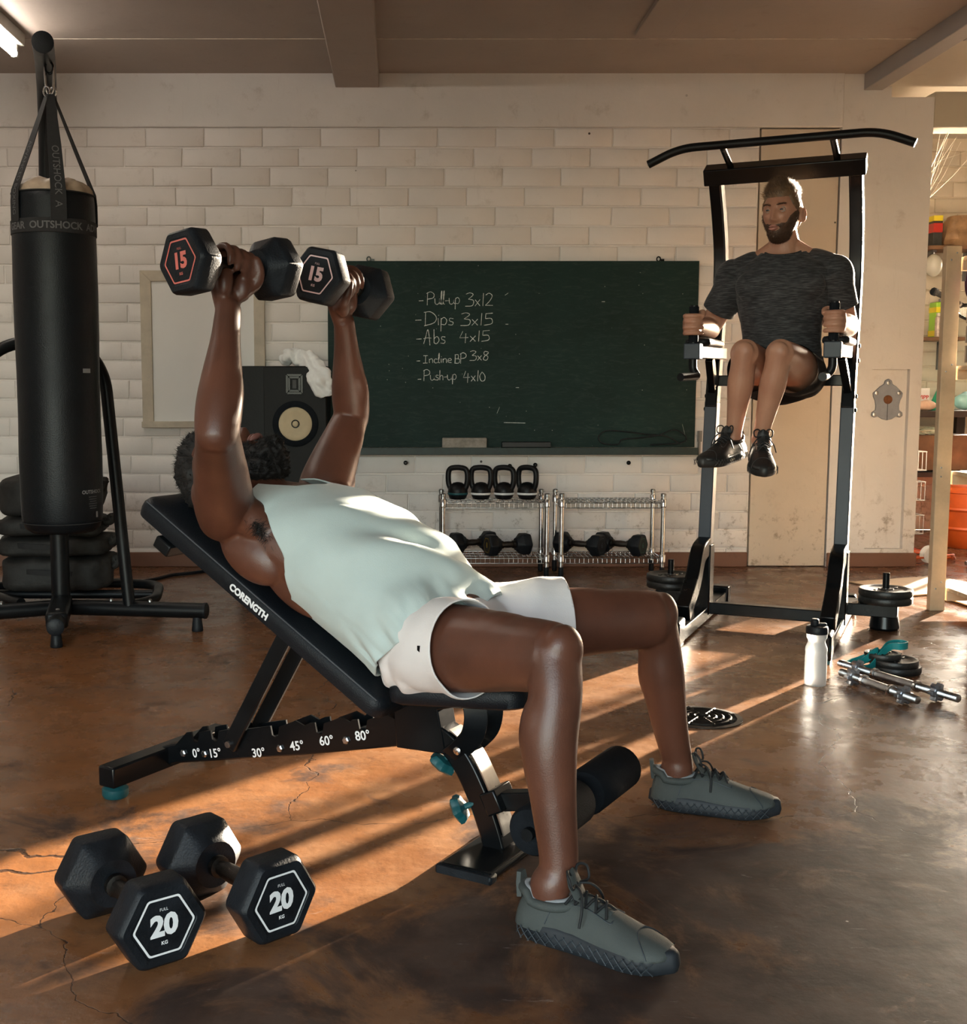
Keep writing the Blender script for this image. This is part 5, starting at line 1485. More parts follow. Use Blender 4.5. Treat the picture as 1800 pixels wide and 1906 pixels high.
    def skin_pt(x, a, out=.0012):
        w = float(np.interp(x, xs, ws)); h = float(np.interp(x, xs, hs)); z0 = .026 + max(0, x - .22) * .10
        cy = math.copysign(abs(math.cos(a)) ** .62, math.cos(a)); sz = abs(math.sin(a)) ** .85
        yo = -.006 * side * math.sin(min(1, x / .28) * PI)
        return S @ Vector((x, yo + w * cy * (1 - .30 * sz ** 3) + out * cy, z0 + (h - z0) * sz + out * sz))
    m.tube([skin_pt(.252 - .030 * math.sin(a) ** 2 + .004, a) for a in np.linspace(.12, PI - .12, 15)], .0011 * size, 5)
    for sg in (0, 1):
        f_ = (lambda a: PI - a) if sg else (lambda a: a)
        m.tube(smooth_path([tuple(skin_pt(x, f_(a))) for x, a in ((.065, .25), (.075, .8), (.10, 1.05), (.14, 1.0), (.18, .95), (.185, 1.15))], 4), .0011 * size, 5)
    m.build('seam', panel or ml, up, world=True)
    # laces
    m = MB(); ys = []
    top = lambda x: float(np.interp(x, xs, hs)) + .007
    for k in range(4):
        x = .175 - k * .019; x2 = x - .019; w = .021 + .001 * k
        for sg in (-1, 1):
            m.tube(smooth_path([tuple(S @ Vector((x, -sg * w, top(x) - .011))), tuple(S @ Vector(((x + x2) / 2, 0, top((x + x2) / 2) + .004 + .002 * sg))), tuple(S @ Vector((x2, sg * w, top(x2) - .010)))], 4), .0026 * size, 6)
    if bow:
        kx = .104
        for sg in (-1, 1):
            loop = [(kx, 0, .116), (kx - .004, sg * .018, .140), (kx + .006, sg * .034, .136), (kx + .012, sg * .030, .116), (kx + .004, sg * .006, .114)]
            m.tube([S @ Vector(p) for p in smooth_path(loop, 5)], .0026 * size, 6)
            end = [(kx, sg * .004, .114), (kx + .022, sg * .020, .112), (kx + .034, sg * .038, .090), (kx + .034, sg * .048, .060)]
            m.tube([S @ Vector(p) for p in smooth_path(end, 5)], .0024 * size, 6)
        m.ell(S @ Vector((kx + .002, 0, .115)), (.006 * size, .006 * size, .005 * size), None, 10, 8)
    m.build('laces', ml, up, world=True, smooth=70)
    return up

# ------------------------------------------------------------------ the lifter on the bench
def bench_pt(u, v, t):
    a = (u - U0) / FPX; b_ = -(v - V0) / FPX
    r = Vector((a, math.cos(PITCH) + b_ * math.sin(PITCH), -math.sin(PITCH) + b_ * math.cos(PITCH)))
    Cc = Vector((0, 0, CAM_H)); k = (t + (BO - Cc).dot(BN)) / r.dot(BN)
    return Cc + r * k
M_SKIN1 = skin_material('deep_brown_skin', (.120, .045, .027), (.080, .030, .018), .40)
M_HAIR1 = mat('black_coily_hair', (.008, .006, .005), .7, var=.3, vscale=60)
p1 = thing('person', 'person lying on the incline bench in a pale green tank top pressing two dumbbells overhead', 'person', tuple(B(.1, 0, 0)))
m = MB()
# trunk
limb(m, [E(x, 0, h) for x, h in ((-.03, .105), (.02, .118), (.10, .126), (.18, .130), (.28, .130), (.38, .128), (.46, .122), (.52, .116), (.56, .118))],
     [(.150, .085), (.165, .105), (.155, .118), (.150, .122), (.166, .122), (.186, .120), (.188, .108), (.155, .085), (.09, .06)], BN, 30, 5)
ellv(m, B(.115, 0, .475), BN, BA, (0, 0, 1), .165, .115, .095)
for s in (-1, 1):
    ellv(m, E(.395, s * .085, .188), BN, PE1, PE2, .085, .085, .050)           # chest
    ellv(m, E(.44, s * .160, .085), BN, PE1, PE2, .044, .095, .058)            # lat and shoulder blade
    ellv(m, E(.32, s * .130, .090), BN, PE1, PE2, .036, .12, .062)
    limb(m, [E(.56, s * .02, .125), E(.545, s * .10, .115), E(.53, s * .17, .115)], [.055, .058, .058], PE2, 18, 4)  # trapezius
# head and neck
HC1 = B(.722, .0, .792); up1 = (BA * .985 + Vector((0, 0, .17))).normalized(); fc1 = (Vector((0, 0, .985)) - BA * .17).normalized()
HM1 = frame(HC1, fc1.cross(up1) , fc1, up1)
limb(m, [E(.52, 0, .122), B(.625, 0, .748), B(.675, 0, .770)], [(.068, .060), (.062, .060), (.062, .062)], BN, 20, 4)
hg = head_grid(); nv1, nu1, _ = hg.shape
m.add([HM1 @ Vector(p) for p in hg.reshape(-1, 3)], grid_faces(nu1, nv1 - 1))
for s in (-1, 1):
    ear(m, HM1, s)
# arms
SR = B(.575, -.190, .722); ER = bench_pt(404, 800, -.385); SL = B(.585, .195, .735); EL = bench_pt(655, 772, .335)
UH = Vector((0, 0, 1))
vR = Vector((DB_AR.y * -1, DB_AR.x, 0)); vR = vR if vR.x > 0 else -vR
vL = Vector((DB_AL.y * -1, DB_AL.x, 0)); vL = vL if vL.x > 0 else -vL
for (Sh, El, Hc, v_, w_, sg) in ((SR, ER, DB_CR, vR, -DB_AR, -1), (SL, EL, DB_CL, vL, DB_AL, 1)):
    u_ = (Hc - El).normalized(); u_ = (u_ * .75 + UH * .25).normalized()
    W_ = Hc - u_ * .088 - v_ * .006
    ua = (El - Sh); fa = (W_ - El)
    limb(m, [Sh - ua * .12, Sh + ua * .1, Sh + ua * .42, Sh + ua * .75, El - ua * .05, El + fa * .04], [.060, .066, .060, .050, .045, .043], BN, 24, 5)
    limb(m, [El - fa * .10, El + fa * .02, El + fa * .22, El + fa * .45, El + fa * .72, W_], [.040, .046, .0475, .041, .031, (.028, .024)], w_, 24, 5)
    ellv(m, Sh + ua * .06 + BN * sg * .012, ua, BN, PE2.cross(BN), .105, .068, .070)       # deltoid
    ellv(m, Sh + ua * .50 - BA * .018, ua, BN, BA, .105, .044, .042)                       # biceps
    ellv(m, Sh + ua * .52 + BA * .020, ua, BN, BA, .110, .046, .044)                       # triceps
    ellv(m, El + fa * .24 - BA * .012, fa, BN, BA, .095, .036, .040)
    limb(m, [Sh + ua * .16, E(.44, sg * .145, .150), E(.39, sg * .09, .165)], [.040, .044, .040], PE2, 16, 4)
    hand(m, Hc, u_, v_, w_)
# legs
HR, HL = B(.11, -.095, .455), B(.11, .095, .460)
KR, KL = PY(1028, 1222, 2.135), PY(1213, 1152, 2.665)
SHR, SHL = ((.222, 2.080), (.815, -.580, 0)), ((.600, 2.738), (.955, -.295, 0))
AR_, AL_ = [Vector((h[0] + d[0] * .058, h[1] + d[1] * .058, .10)) for h, d in (SHR, SHL)]
legpts = {}
for (Hp, K, A, cal, sg, hint) in ((HR, KR, AR_, [PY(1034, 1290, 2.105), PY(1022, 1385, 2.085), PY(1030, 1490, 2.07), PY(1040, 1610, 2.055)], -1, Vector((.86, -.5, 0))),
                      (HL, KL, AL_, [PY(1226, 1195, 2.69), PY(1232, 1255, 2.70), PY(1246, 1345, 2.715), PY(1262, 1420, 2.73)], 1, Vector((.95, -.3, 0)))):
    th = K - Hp; d = th.normalized(); nrm = (UH - d * d.z).normalized(); sd = d.cross(nrm)
    limb(m, [Hp - th * .05, Hp + th * .2, Hp + th * .45, Hp + th * .7, Hp + th * .9, K + d * .012], [(.088, .088), (.090, .090), (.083, .084), (.071, .074), (.066, .069), (.059, .064)], sd, 26, 5)
    ellv(m, Hp + th * .55 + nrm * .022, d, nrm, sd, .17, .058, .064)
    ellv(m, Hp + th * .40 - nrm * .025, d, nrm, sd, .16, .055, .070)
    ellv(m, K + d * .024 + UH * .010, d, UH, sd, .036, .052, .044)                           # knee cap
    fwd = hint
    limb(m, [K + UH * .01, cal[0], cal[1], cal[2], cal[3], A, A - UH * .045], [(.053, .055), (.049, .052), (.052, .052), (.042, .042), (.035, .036), (.037, .032), (.036, .026)], fwd, 24, 5)
    ellv(m, cal[1] - fwd * .014 + UH * .015, UH, fwd, UH.cross(fwd), .085, .042, .046)       # calf
    ellv(m, cal[0] + fwd * .020 - UH * .01, UH, fwd, UH.cross(fwd), .05, .030, .030)
body1 = organic(m, .0044, 7, .5)
b1 = link('body', localise(body1, p1), M_SKIN1, p1, smooth=180)
# hair and beard
def hair1(x, y, z):
    line = .072 if y > .03 else (.072 - (.03 - y) * 1.9)
    line = max(line, -.055 if y < -.03 else -.01)
    t_ = (z - line) / .02
    return .024 * max(0, min(1, t_)) * (1 if not (abs(x) > .07 and abs(y + .012) < .018 and z < .03) else .1)
o_, fl_, tk_ = shell('hair', HM1, hair1, M_HAIR1, p1, .45, 110)
strands('hair_curls', HM1, fl_, tk_, 9000, lambda p, d: d, lambda p: .008, .0009, M_HAIR1, o_, .006, 3)
def beard1(x, y, z):
    if y < -.005: return 0
    jaw = -.048 - .010 * math.cos(min(PI, abs(x) / .05 * PI)) if abs(x) < .05 else -.040 + (abs(x) - .05) * 2.2
    t_ = (jaw - z) / .014
    if abs(x) < .024 and -.080 < z < -.055: return 0
    edge = min(1, max(0, (y + .005) / .02))
    return (.010 + .026 * max(0, min(1, (-.070 - z) / .03))) * max(0, min(1, t_)) * edge
o_, fl_, tk_ = shell('beard', HM1, beard1, M_HAIR1, p1, .40, 110)
strands('beard_curls', HM1, fl_, tk_, 7000, lambda p, d: (d + Vector((0, .2, -.3))).normalized(), lambda p: .010, .0009, M_HAIR1, o_, .006, 5)
ms_ = MB()
for zz_, hh in ((-.0605, .0060), (-.0745, .0075)):
    pts = [HM1 @ Vector((x, .0975 + (.004 if zz_ < -.07 else .001) - abs(x) ** 1.5 * 3.2, zz_ - (abs(x) * .12 if zz_ > -.07 else -abs(x) * .18))) for x in np.linspace(-.023, .023, 11)]
    ms_.tube(pts, [hh * q for q in (.3, .6, .85, 1, 1, .95, 1, 1, .85, .6, .3)], 10)
ms_.build('lips', mat('brown_lips', (.20, .085, .070), .40, var=.1, vscale=40), p1, world=True, smooth=180)
for s in (-1, 1):
    m = MB(); m.ell(HM1 @ Vector((s * .032, .0735, .010)), (.0125,) * 3, None, 16, 12); m.build('eye', mat('eye_white', (.42, .39, .36), .25), p1, world=True, smooth=180)
    m = MB()
    for k in range(14):
        x = .016 + k * .0024; m.tube([HM1 @ Vector((s * x, .094 - (x - .02) ** 2 * 12, .027 + .006 * math.sin(k / 13 * PI * .8))), HM1 @ Vector((s * (x + .006), .095 - (x - .015) ** 2 * 12, .033 + .006 * math.sin(k / 13 * PI * .8)))], .0012, 4)
    m.build('eyebrow', M_HAIR1, p1, world=True)
# armpit hair
m = MB(); rr = random.Random(4); ap = E(.455, -.178, .150)
ap = bench_pt(474, 962, -.19)
for k in range(900):
    a = ap + PE1 * rr.gauss(0, .009) + (PE2 * -.6 - PE1 * .8) * abs(rr.gauss(0, .020)) + BN * rr.gauss(0, .007)
    f = Vector((rr.gauss(.3, .6), rr.gauss(-.3, .5), rr.gauss(-.6, .6))).normalized() * .012
    m.tube([a, a + f * .6, a + f + Vector((rr.gauss(0, .004),) * 3)], [.0005, .0005, .0002], 3)
m.build('armpit_hair', M_HAIR1, p1, world=True)

# tank top
M_TANK = mat('pale_mint_jersey', (.46, .54, .525), .85, var=.04, vscale=8, bump=.12, bscale=500, sheen=.15)
def tank():
    nu, nv = 150, 90; rings = []
    X = [-.06, .0, .05, .146, .25, .33, .39, .46, .52, .57]
    TOPH = [.255, .268, .278, .298, .294, .282, .268, .244, .216, .190]
    WID = [.202, .197, .190, .182, .186, .194, .200, .196, .170, .125]
    for i in range(nv + 1):
        ring = []
        for j in range(nu):
            thn = 2 * PI * j / nu; st, ct = math.sin(thn), math.cos(thn)
            phi = math.degrees(math.acos(max(-1, min(1, st))))
            topx = float(np.interp(phi, [0, 16, 30, 44, 62, 90, 120, 180], [.445, .470, .555, .545, .440, .345, .300, .31]))
            hem = float(np.interp(phi, [0, 60, 110, 180], [-.032, -.004, .040, .075])) + .005 * math.sin(thn * 4 + 1)
            f = i / nv; x = hem + (topx - hem) * f
            hT = float(np.interp(x, X, TOPH)); w = float(np.interp(x, X, WID)); hB = .012
            hc = (hT + hB) / 2; hv = (hT - hB) / 2
            sq = lambda q, e: math.copysign(abs(q) ** e, q)
            t_ = w * sq(ct, .80); h_ = hc + hv * sq(st, .88)
            # soft folds running from the shoulders to the far hip, plus bunching at the hem
            q = Vector((x * 5.0 + t_ * 3.0, t_ * 4, h_ * 3))
            fold = .017 * math.sin((t_ * 30 + x * 34) + 2.5 * noise.noise(q)) * max(0, .25 + noise.noise(q * .8 + Vector((5, 0, 0)))) * max(0, st + .35)
            fold += .016 * noise.noise(Vector((x * 16, t_ * 7, h_ * 7))) * (.5 if st > -.2 else .2)
            bunch = max(0, 1 - (x - hem) / .12)
            fold += bunch * (.006 * math.sin(thn * 11 + x * 40) + .008 * noise.noise(Vector((ct * 9, st * 9, x * 18))))
            if st < -.45: fold = max(fold * .3, 0)
            n_ = Vector((0, ct, st)).normalized()
            ring.append(E(x, t_ + n_.y * fold, max(.009, h_ + n_.z * fold)))
        rings.append(ring)
    m = MB(); m.rings(rings, cap=False)
    return m
ts = tank().build('tank_top', M_TANK, p1, world=True, smooth=180)
so_ = ts.modifiers.new('thick', 'SOLIDIFY'); so_.thickness = .0035; so_.offset = 0
# shorts
M_SHORT1 = mat('off_white_shorts', (.76, .715, .70), .82, var=.03, vscale=8, bump=.15, bscale=420, sheen=.1)
m = MB()
limb(m, [E(.095, 0, .130), E(.055, 0, .130), E(.01, 0, .126), E(-.04, 0, .112)], [(.164, .122), (.172, .125), (.180, .130), (.168, .118)], BN, 28, 4)
ellv(m, B(.105, 0, .472), BN, BA, (0, 0, 1), .182, .128, .090)
cuts1 = []
for (Hp, K, f0, sg) in ((HR, KR, .36, -1), (HL, KL, .50, 1)):
    th = K - Hp; d = th.normalized(); nrm = (UH - d * d.z).normalized(); sd = d.cross(nrm)
    pts = [Hp - th * .10, Hp + th * f0 * .4, Hp + th * f0 * .8, Hp + th * f0]
    rings = []
    cuts1.append((Hp + th * f0, (d + BA * -.0).normalized(), .17))
    for k in range(13):
        q = k / 12; c = Hp - th * .10 + th * (f0 + .22) * q + nrm * .004
        rr_ = .0965 + .004 * q
        rings.append([c + (sd * math.cos(2 * PI * j / 30) * rr_ * 1.02 + nrm * math.sin(2 * PI * j / 30) * rr_) for j in range(30)])
    m.rings(rings)
def wr(c, nn):
    q = Vector((c.dot(BA) * 14, c.dot(BN) * 9, c.z * 9))
    return .011 * noise.noise(q * .8) + .009 * math.sin(c.dot(BA) * 55 + c.z * 40 + 4 * noise.noise(c * 9)) * max(0, noise.noise(c * 7 + Vector((3, 3, 3))) + .15)
sh1 = cut_open(organic(m, .0058, 4, .5, wr), cuts1)
s1 = cloth_thickness(link('shorts', localise(sh1, p1), M_SHORT1, p1, smooth=180))
thd_ = (KR - HR); sdn = thd_.normalized().cross(UH).normalized(); sdn = sdn if sdn.y < 0 else -sdn
lp = HR + thd_ * .27 + sdn * .1005 + UH * .012
thd = (KR - HR).normalized(); 
m = MB(); Mx = frame(lp, thd_.normalized(), Vector((0, 0, 1)), sdn); m.box((0, 0, 0), (.008, .013, .0016)); m.v = [tuple(Mx @ Vector(v)) for v in m.v]; m.build('woven_label', M_GLOSS, s1, world=True)
# trainers
M_UP1 = mat('grey_green_mesh', (.050, .058, .055), .75, var=.12, vscale=10, bump=.25, bscale=600)
M_SO1 = mat('navy_grey_sole', (.012, .016, .021), .6, var=.15, vscale=12)
M_LACE = mat('black_lace', (.008, .009, .010), .7, var=.1, vscale=40)
M_LIN = mat('grey_lining', (.22, .23, .24), .85, var=.1, vscale=30)
def shoe_frame(heel, toe_dir, z=.0):
    x = Vector(toe_dir).normalized(); return axes((heel[0], heel[1], z), x)
shoe(p1, shoe_frame(*SHR), M_UP1, M_SO1, M_LACE, M_LIN, 1.03, -1, panel=mat('sole_line', (.028, .036, .044), .6, var=.1))
shoe(p1, shoe_frame(*SHL), M_UP1, M_SO1, M_LACE, M_LIN, 1.0, 1, panel=mat('sole_line', (.055, .066, .078)))

m = MB()
limb(m, [(-.60, 6.24, 1.135), (-.565, 6.20, 1.155), (-.53, 6.17, 1.150)], [.034, .044, .030], (0, 1, 0), 18, 4)
limb(m, [(-.545, 6.19, 1.140), (-.50, 6.16, 1.140), (-.45, 6.115, 1.110), (-.415, 6.066, 1.06), (-.395, 6.058, .99), (-.378, 6.056, .945)], [(.030, .030), (.030, .045), (.024, .056), (.022, .058), (.018, .050), (.012, .028)], (0, 1, 0), 22, 5)
tw_ = organic(m, .0045, 2, .5, lambda c, nn: .010 * noise.noise(c * 22) + .006 * math.sin(c.x * 95 + c.z * 70 + 3 * noise.noise(c * 14)) + .003 * noise.noise(c * 60))
tag(link('towel', tw_, mat('white_terry', (.84, .84, .83), .95, var=.05, vscale=30, bump=.6, bscale=300), smooth=180), 'crumpled white towel thrown over the corner of the loudspeaker', 'towel')
# ------------------------------------------------------------------ the man on the tower
M_SKIN2 = skin_material('light_tan_skin', (.46, .245, .160), (.38, .175, .110), .45)
M_HAIR2 = mat('dark_blond_hair', (.15, .085, .042), .5, var=.35, vscale=80)
M_BEARD2 = mat('brown_beard', (.070, .034, .018), .6, var=.35, vscale=80)
p2 = thing('person', 'person in a heathered dark grey shirt holding a knee raise on the tower armrests', 'person', tuple(T(.03, .2, 0)))
RC_ = .03
m = MB()
limb(m, [T(RC_, .13, .985), T(RC_, .14, 1.04), T(RC_, .155, 1.12), T(RC_, .160, 1.20), T(RC_, .165, 1.30), T(RC_, .165, 1.39), T(RC_, .16, 1.455), T(RC_, .155, 1.50)],
     [(.140, .10), (.158, .115), (.146, .102), (.140, .097), (.158, .108), (.176, .115), (.165, .095), (.08, .06)], TR, 30, 5)
for s in (-1, 1):
    ellv(m, T(RC_ + s * .078, .235, 1.385), TR, TD, UH, .082, .045, .062)
    ellv(m, T(RC_ + s * .120, .11, 1.33), TR, TD, UH, .055, .06, .11)
    limb(m, [T(RC_ + s * .03, .15, 1.535), T(RC_ + s * .09, .145, 1.488), T(RC_ + s * .165, .145, 1.445)], [.042, .048, .050], UH, 16, 4)
fc2 = Vector((-.640, -.765, .02)).normalized(); up2 = (UH - fc2 * fc2.z).normalized(); lf2 = fc2.cross(up2)
HC2 = T(.022, .185, 1.664)
HM2 = frame(HC2, -lf2 if lf2.x < 0 else lf2, fc2, up2) @ Matrix.Scale(.885, 4)
# x axis must run to the person's own left: facing the camera that is to the right
limb(m, [T(RC_, .145, 1.47), T(RC_, .150, 1.54), T(.024, .165, 1.60), T(.022, .172, 1.65)], [(.085, .072), (.062, .060), (.053, .055), (.051, .055)], TR, 22, 4)
m.add([HM2 @ Vector(p) for p in hg.reshape(-1, 3)], grid_faces(nu1, nv1 - 1))
for s in (-1, 1):
    ear(m, HM2, s)
arms2 = []
for s in (-1, 1):
    Sh = T(RC_ + s * .180, .145, 1.430); El = T(s * .268, .085, 1.232); Hc = T(.255 * s, .450, 1.232)
    u_ = (TD * .99 + UH * .0).normalized(); v_ = TR * -s; w_ = UH
    W_ = Hc - u_ * .085 - v_ * .012
    ua = El - Sh; fa = W_ - El
    arms2.append((Sh, El, ua))
    limb(m, [Sh - ua * .10, Sh + ua * .15, Sh + ua * .45, Sh + ua * .78, El], [.052, .060, .054, .046, .044], TR, 22, 5)
    ellv(m, Sh + TR * s * .012 + ua * .08, UH, TR, TD, .085, .060, .064)
    ellv(m, Sh + ua * .5 + TD * .018, ua, TR, TD, .085, .044, .044)
    limb(m, [El - fa * .10, El + fa * .08, El + fa * .30, El + fa * .60, El + fa * .85, W_], [.042, .046, .045, .036, .028, (.026, .022)], UH, 22, 5)
    hand(m, Hc, u_, v_, w_, .0185)
H2 = [(T(RC_ - .085, .15, 1.045), T(-.052, .505, 1.118), T(-.098, .435, .790)), (T(RC_ + .085, .15, 1.045), T(.078, .525, 1.115), T(.004, .455, .788))]
for Hp, K, A in H2:
    th = K - Hp; d = th.normalized(); nrm = (UH - d * d.z).normalized(); sd = d.cross(nrm); sh_ = A - K
    limb(m, [Hp, Hp + th * .3, Hp + th * .6, Hp + th * .85, K + d * .010], [(.084, .084), (.082, .084), (.070, .074), (.060, .062), (.052, .054)], sd, 24, 5)
    ellv(m, K + d * .024, d, UH, sd, .027, .040, .038)
    limb(m, [K + UH * .008, K + sh_ * .16, K + sh_ * .34, K + sh_ * .60, K + sh_ * .85, A], [(.048, .050), (.046, .048), (.049, .050), (.039, .040), (.031, .033), (.031, .034)], sd, 22, 5)
    ellv(m, K + sh_ * .32 - TD * .022, sh_, TD, sd, .09, .040, .044)
    ellv(m, K + sh_ * .12 + TD * .020, sh_, TD, sd, .045, .026, .028)
SHF = []
for (K, A, heel, toe) in ((H2[0][1], H2[0][2], T(-.075, .375, .722), T(-.165, .615, .690)), (H2[1][1], H2[1][2], T(.0, .385, .722), T(.052, .640, .664))):
    x = (toe - heel).normalized(); z = (UH - x * x.z).normalized()
    SHF.append((heel, x, z))
    a0 = heel + x * .065 + z * .075
    limb(m, [A + (A - K) * -.05, A, a0, heel + x * .075 + z * .05, heel + x * .16 + z * .035], [.031, .032, .033, (.032, .030), (.028, .018)], x.cross(z), 18, 4)
body2 = organic(m, .0036, 4, .5)
b2 = link('body', localise(body2, p2), M_SKIN2, p2, smooth=180)
for s in (-1, 1):
    ec = HM2 @ Vector((s * .0315, .0735, .0105))
    m = MB(); m.ell(ec, (.0122,) * 3, None, 20, 14); ey = m.build('eye', mat('eye_white', (.42, .39, .36), .25), p2, world=True, smooth=180)
    look = (HM2.to_3x3() @ Vector((0, 1, -.03))).normalized(); Mi_ = look.to_track_quat('Z', 'Y').to_matrix().to_4x4(); Mi_.translation = ec
    m = MB(); m.lathe([(.0068, .0102), (.0048, .0114), (.0015, .0124), (.0002, .0126)], 18, Mi_); m.build('iris', mat('grey_iris', (.04, .045, .05), .2), ey, world=True, smooth=180)
    for zz_, nm, up_ in ((.0145, 'eyelid', 1), (.0042, 'eyelid', -1)):
        m = MB(); pts = [HM2 @ Vector((s * (.0315 + q * .0145), .0864 - q * q * .0095 - (.001 if up_ < 0 else 0), .0105 + up_ * ((.0054 if up_ > 0 else .0060) * (1 - q * q)) + .0)) for q in np.linspace(-1, 1, 9)]
        m.tube(pts, [.001, .0016, .002, .0022, .0022, .0022, .002, .0016, .001], 8); m.build(nm, M_SKIN2, p2, world=True, smooth=180)
    m = MB(); rr = random.Random(9 + s)
    for k in range(90):
        x = .012 + rr.random() * .036; zz_ = .0275 + .0055 * math.sin((x - .012) / .036 * PI * .75) + rr.gauss(0, .0016)
        a = Vector((s * x, .0985 - max(0, x - .015) ** 2 * 13, zz_)); m.tube([HM2 @ a, HM2 @ (a + Vector((s * .007, -.001, .0025)))], [.0008, .0003], 4)
    m.build('eyebrow', M_BEARD2, p2, world=True)
ms_ = MB()
for zz_, hh in ((-.0605, .0042), (-.0745, .0056)):
    pts = [HM2 @ Vector((x, .0985 + (.004 if zz_ < -.07 else .002) - abs(x) ** 1.5 * 3.4, zz_ - (abs(x) * .12 if zz_ > -.07 else -abs(x) * .18))) for x in np.linspace(-.020, .020, 11)]
    ms_.tube(pts, [hh * q for q in (.3, .6, .85, 1, 1, .9, 1, 1, .85, .6, .3)], 10)
ms_.build('lips', mat('rosy_lips', (.42, .18, .14), .45, var=.1, vscale=40), p2, world=True, smooth=180)
def hair2(x, y, z):
    if y > .035: line = .062 + abs(x) * .1 - max(0, abs(x) - .050) * 2.2
    elif y > -.012: line = min(.066 - (.035 - y) / .047 * .085, .066 - max(0, abs(x) - .050) * 2.2)
    else: line = -.019 - min(.05, (-.012 - y) * 1.2)
    t_ = (z - line) / .012
    if t_ <= 0: return 0
    if abs(x) > .068 and -.03 < y < .012 and z < .026: return 0
    top = max(0, min(1, (z - .065) / .04))
    return (.0065 + top * (.015 + .014 * max(0, y) / .08)) * min(1, t_)
o_, fl_, tk_ = shell('hair', HM2, hair2, M_HAIR2, p2, .20, 55)
strands('hair_strands', HM2, fl_, tk_, 5200, lambda p, d: (Vector((-.45, -.35, .25)) + d * .7).normalized() if p.z > .06 else (Vector((0, -.6, -.7)) + d * .4).normalized(), lambda p: .030 if p.z > .062 else .011, .0008, M_HAIR2, o_, .002, 11)
def beard2(x, y, z):
    if y < -.004: return 0
    ax_ = abs(x)
    line = -.046 + max(0, ax_ - .022) * .1 if ax_ < .045 else -.046 + (ax_ - .045) * 1.9
    me_ = max(0, min(1, ((ax_ / .024) ** 2 + ((z + .0685) / .0125) ** 2 - .8) / .6))
    t_ = (line - z) / .012
    edge = min(1, max(0, (y + .004) / .016)); low = 1 if z > -.112 else max(0, 1 - (-.112 - z) / .02)
    return (.0028 + .0060 * max(0, min(1, (-.075 - z) / .03)) * low) * max(0, min(1, t_)) * edge * me_
o_, fl_, tk_ = shell('beard', HM2, beard2, M_BEARD2, p2, .22, 90)
strands('beard_strands', HM2, fl_, tk_, 3200, lambda p, d: (d * .6 + Vector((0, .1, -.8))).normalized(), lambda p: .008, .0006, M_BEARD2, o_, .001, 13)
# shirt
def heather():
    m = mat('heather_grey_jersey', (.030, .031, .034), .8, sheen=.15)
    nt = m.node_tree; b = bsdf(m); L = nt.links
    tc = nd(nt, 'ShaderNodeTexCoord'); mp = nd(nt, 'ShaderNodeMapping'); mp.inputs['Scale'].default_value = (30, 30, 330); L.new(tc.outputs['Object'], mp.inputs[0])
    n = nd(nt, 'ShaderNodeTexNoise'); n.inputs['Scale'].default_value = 1.0; n.inputs['Detail'].default_value = 4; L.new(mp.outputs[0], n.inputs['Vector'])
    r = nd(nt, 'ShaderNodeMapRange'); r.inputs[1].default_value = .42; r.inputs[2].default_value = .68; L.new(n.outputs['Fac'], r.inputs[0])
    mx = nd(nt, 'ShaderNodeMix', data_type='RGBA'); L.new(r.outputs[0], mx.inputs[0]); mx.inputs[6].default_value = (.012, .013, .015, 1); mx.inputs[7].default_value = (.068, .069, .074, 1); L.new(mx.outputs[2], b.inputs['Base Color'])
    return m
m = MB()
limb(m, [T(RC_, .145, 1.05), T(RC_, .155, 1.12), T(RC_, .160, 1.20), T(RC_, .165, 1.30), T(RC_, .165, 1.39), T(RC_, .16, 1.455), T(RC_, .156, 1.503), T(RC_, .155, 1.545), T(RC_, .155, 1.56)],
     [(.156, .118), (.153, .110), (.147, .104), (.164, .115), (.182, .122), (.171, .102), (.105, .078), (.066, .064), (.064, .062)], TR, 32, 5)
for s, (Sh, El, ua) in zip((-1, 1), arms2):
    ellv(m, T(RC_ + s * .078, .235, 1.385), TR, TD, UH, .088, .051, .068)
    ellv(m, T(RC_ + s * .120, .11, 1.33), TR, TD, UH, .060, .066, .115)
    limb(m, [T(RC_ + s * .085, .15, 1.482), T(RC_ + s * .11, .145, 1.474), T(RC_ + s * .165, .145, 1.450)], [.046, .056, .060], UH, 18, 4)
    ellv(m, Sh + TR * s * .012 + ua * .08, UH, TR, TD, .090, .066, .070)
    d = ua.normalized(); n1 = TD; rings = []
    for k in range(11):
        q = -.05 + k / 10 * .80; c = Sh + ua * q + TD * .006; rr_ = .070 - .012 * max(0, q)
        s1_ = d.cross(TD).normalized(); s2_ = d.cross(s1_)
        rings.append([c + (s1_ * math.cos(2 * PI * j / 24) + s2_ * math.sin(2 * PI * j / 24)) * rr_ for j in range(24)])
    m.rings(rings)
def wr2(c, nn):
    return .004 + .0035 * noise.noise(c * 16) + .002 * math.sin(c.z * 120 + 5 * noise.noise(c * 10)) * max(0, noise.noise(c * 8))
tee = cut_open(organic(m, .0046, 4, .5, wr2), [(Sh + ua * .64, ua.normalized(), .11) for Sh, El, ua in arms2] + [(T(RC_, .155, 1.530), (UH * .93 + TD * .36).normalized(), .092)])
t2 = cloth_thickness(link('shirt', localise(tee, p2), heather(), p2, smooth=180))
m = MB(); m.tube([T(RC_ + .073 * math.cos(2 * PI * j / 36), .158 + .070 * math.sin(2 * PI * j / 36), 1.529 - .027 * math.sin(2 * PI * j / 36)) for j in range(36)], .0055, 8, closed=True); m.build('neck_band', mat('dark_rib', (.020, .021, .024), .8), t2, world=True, smooth=180)
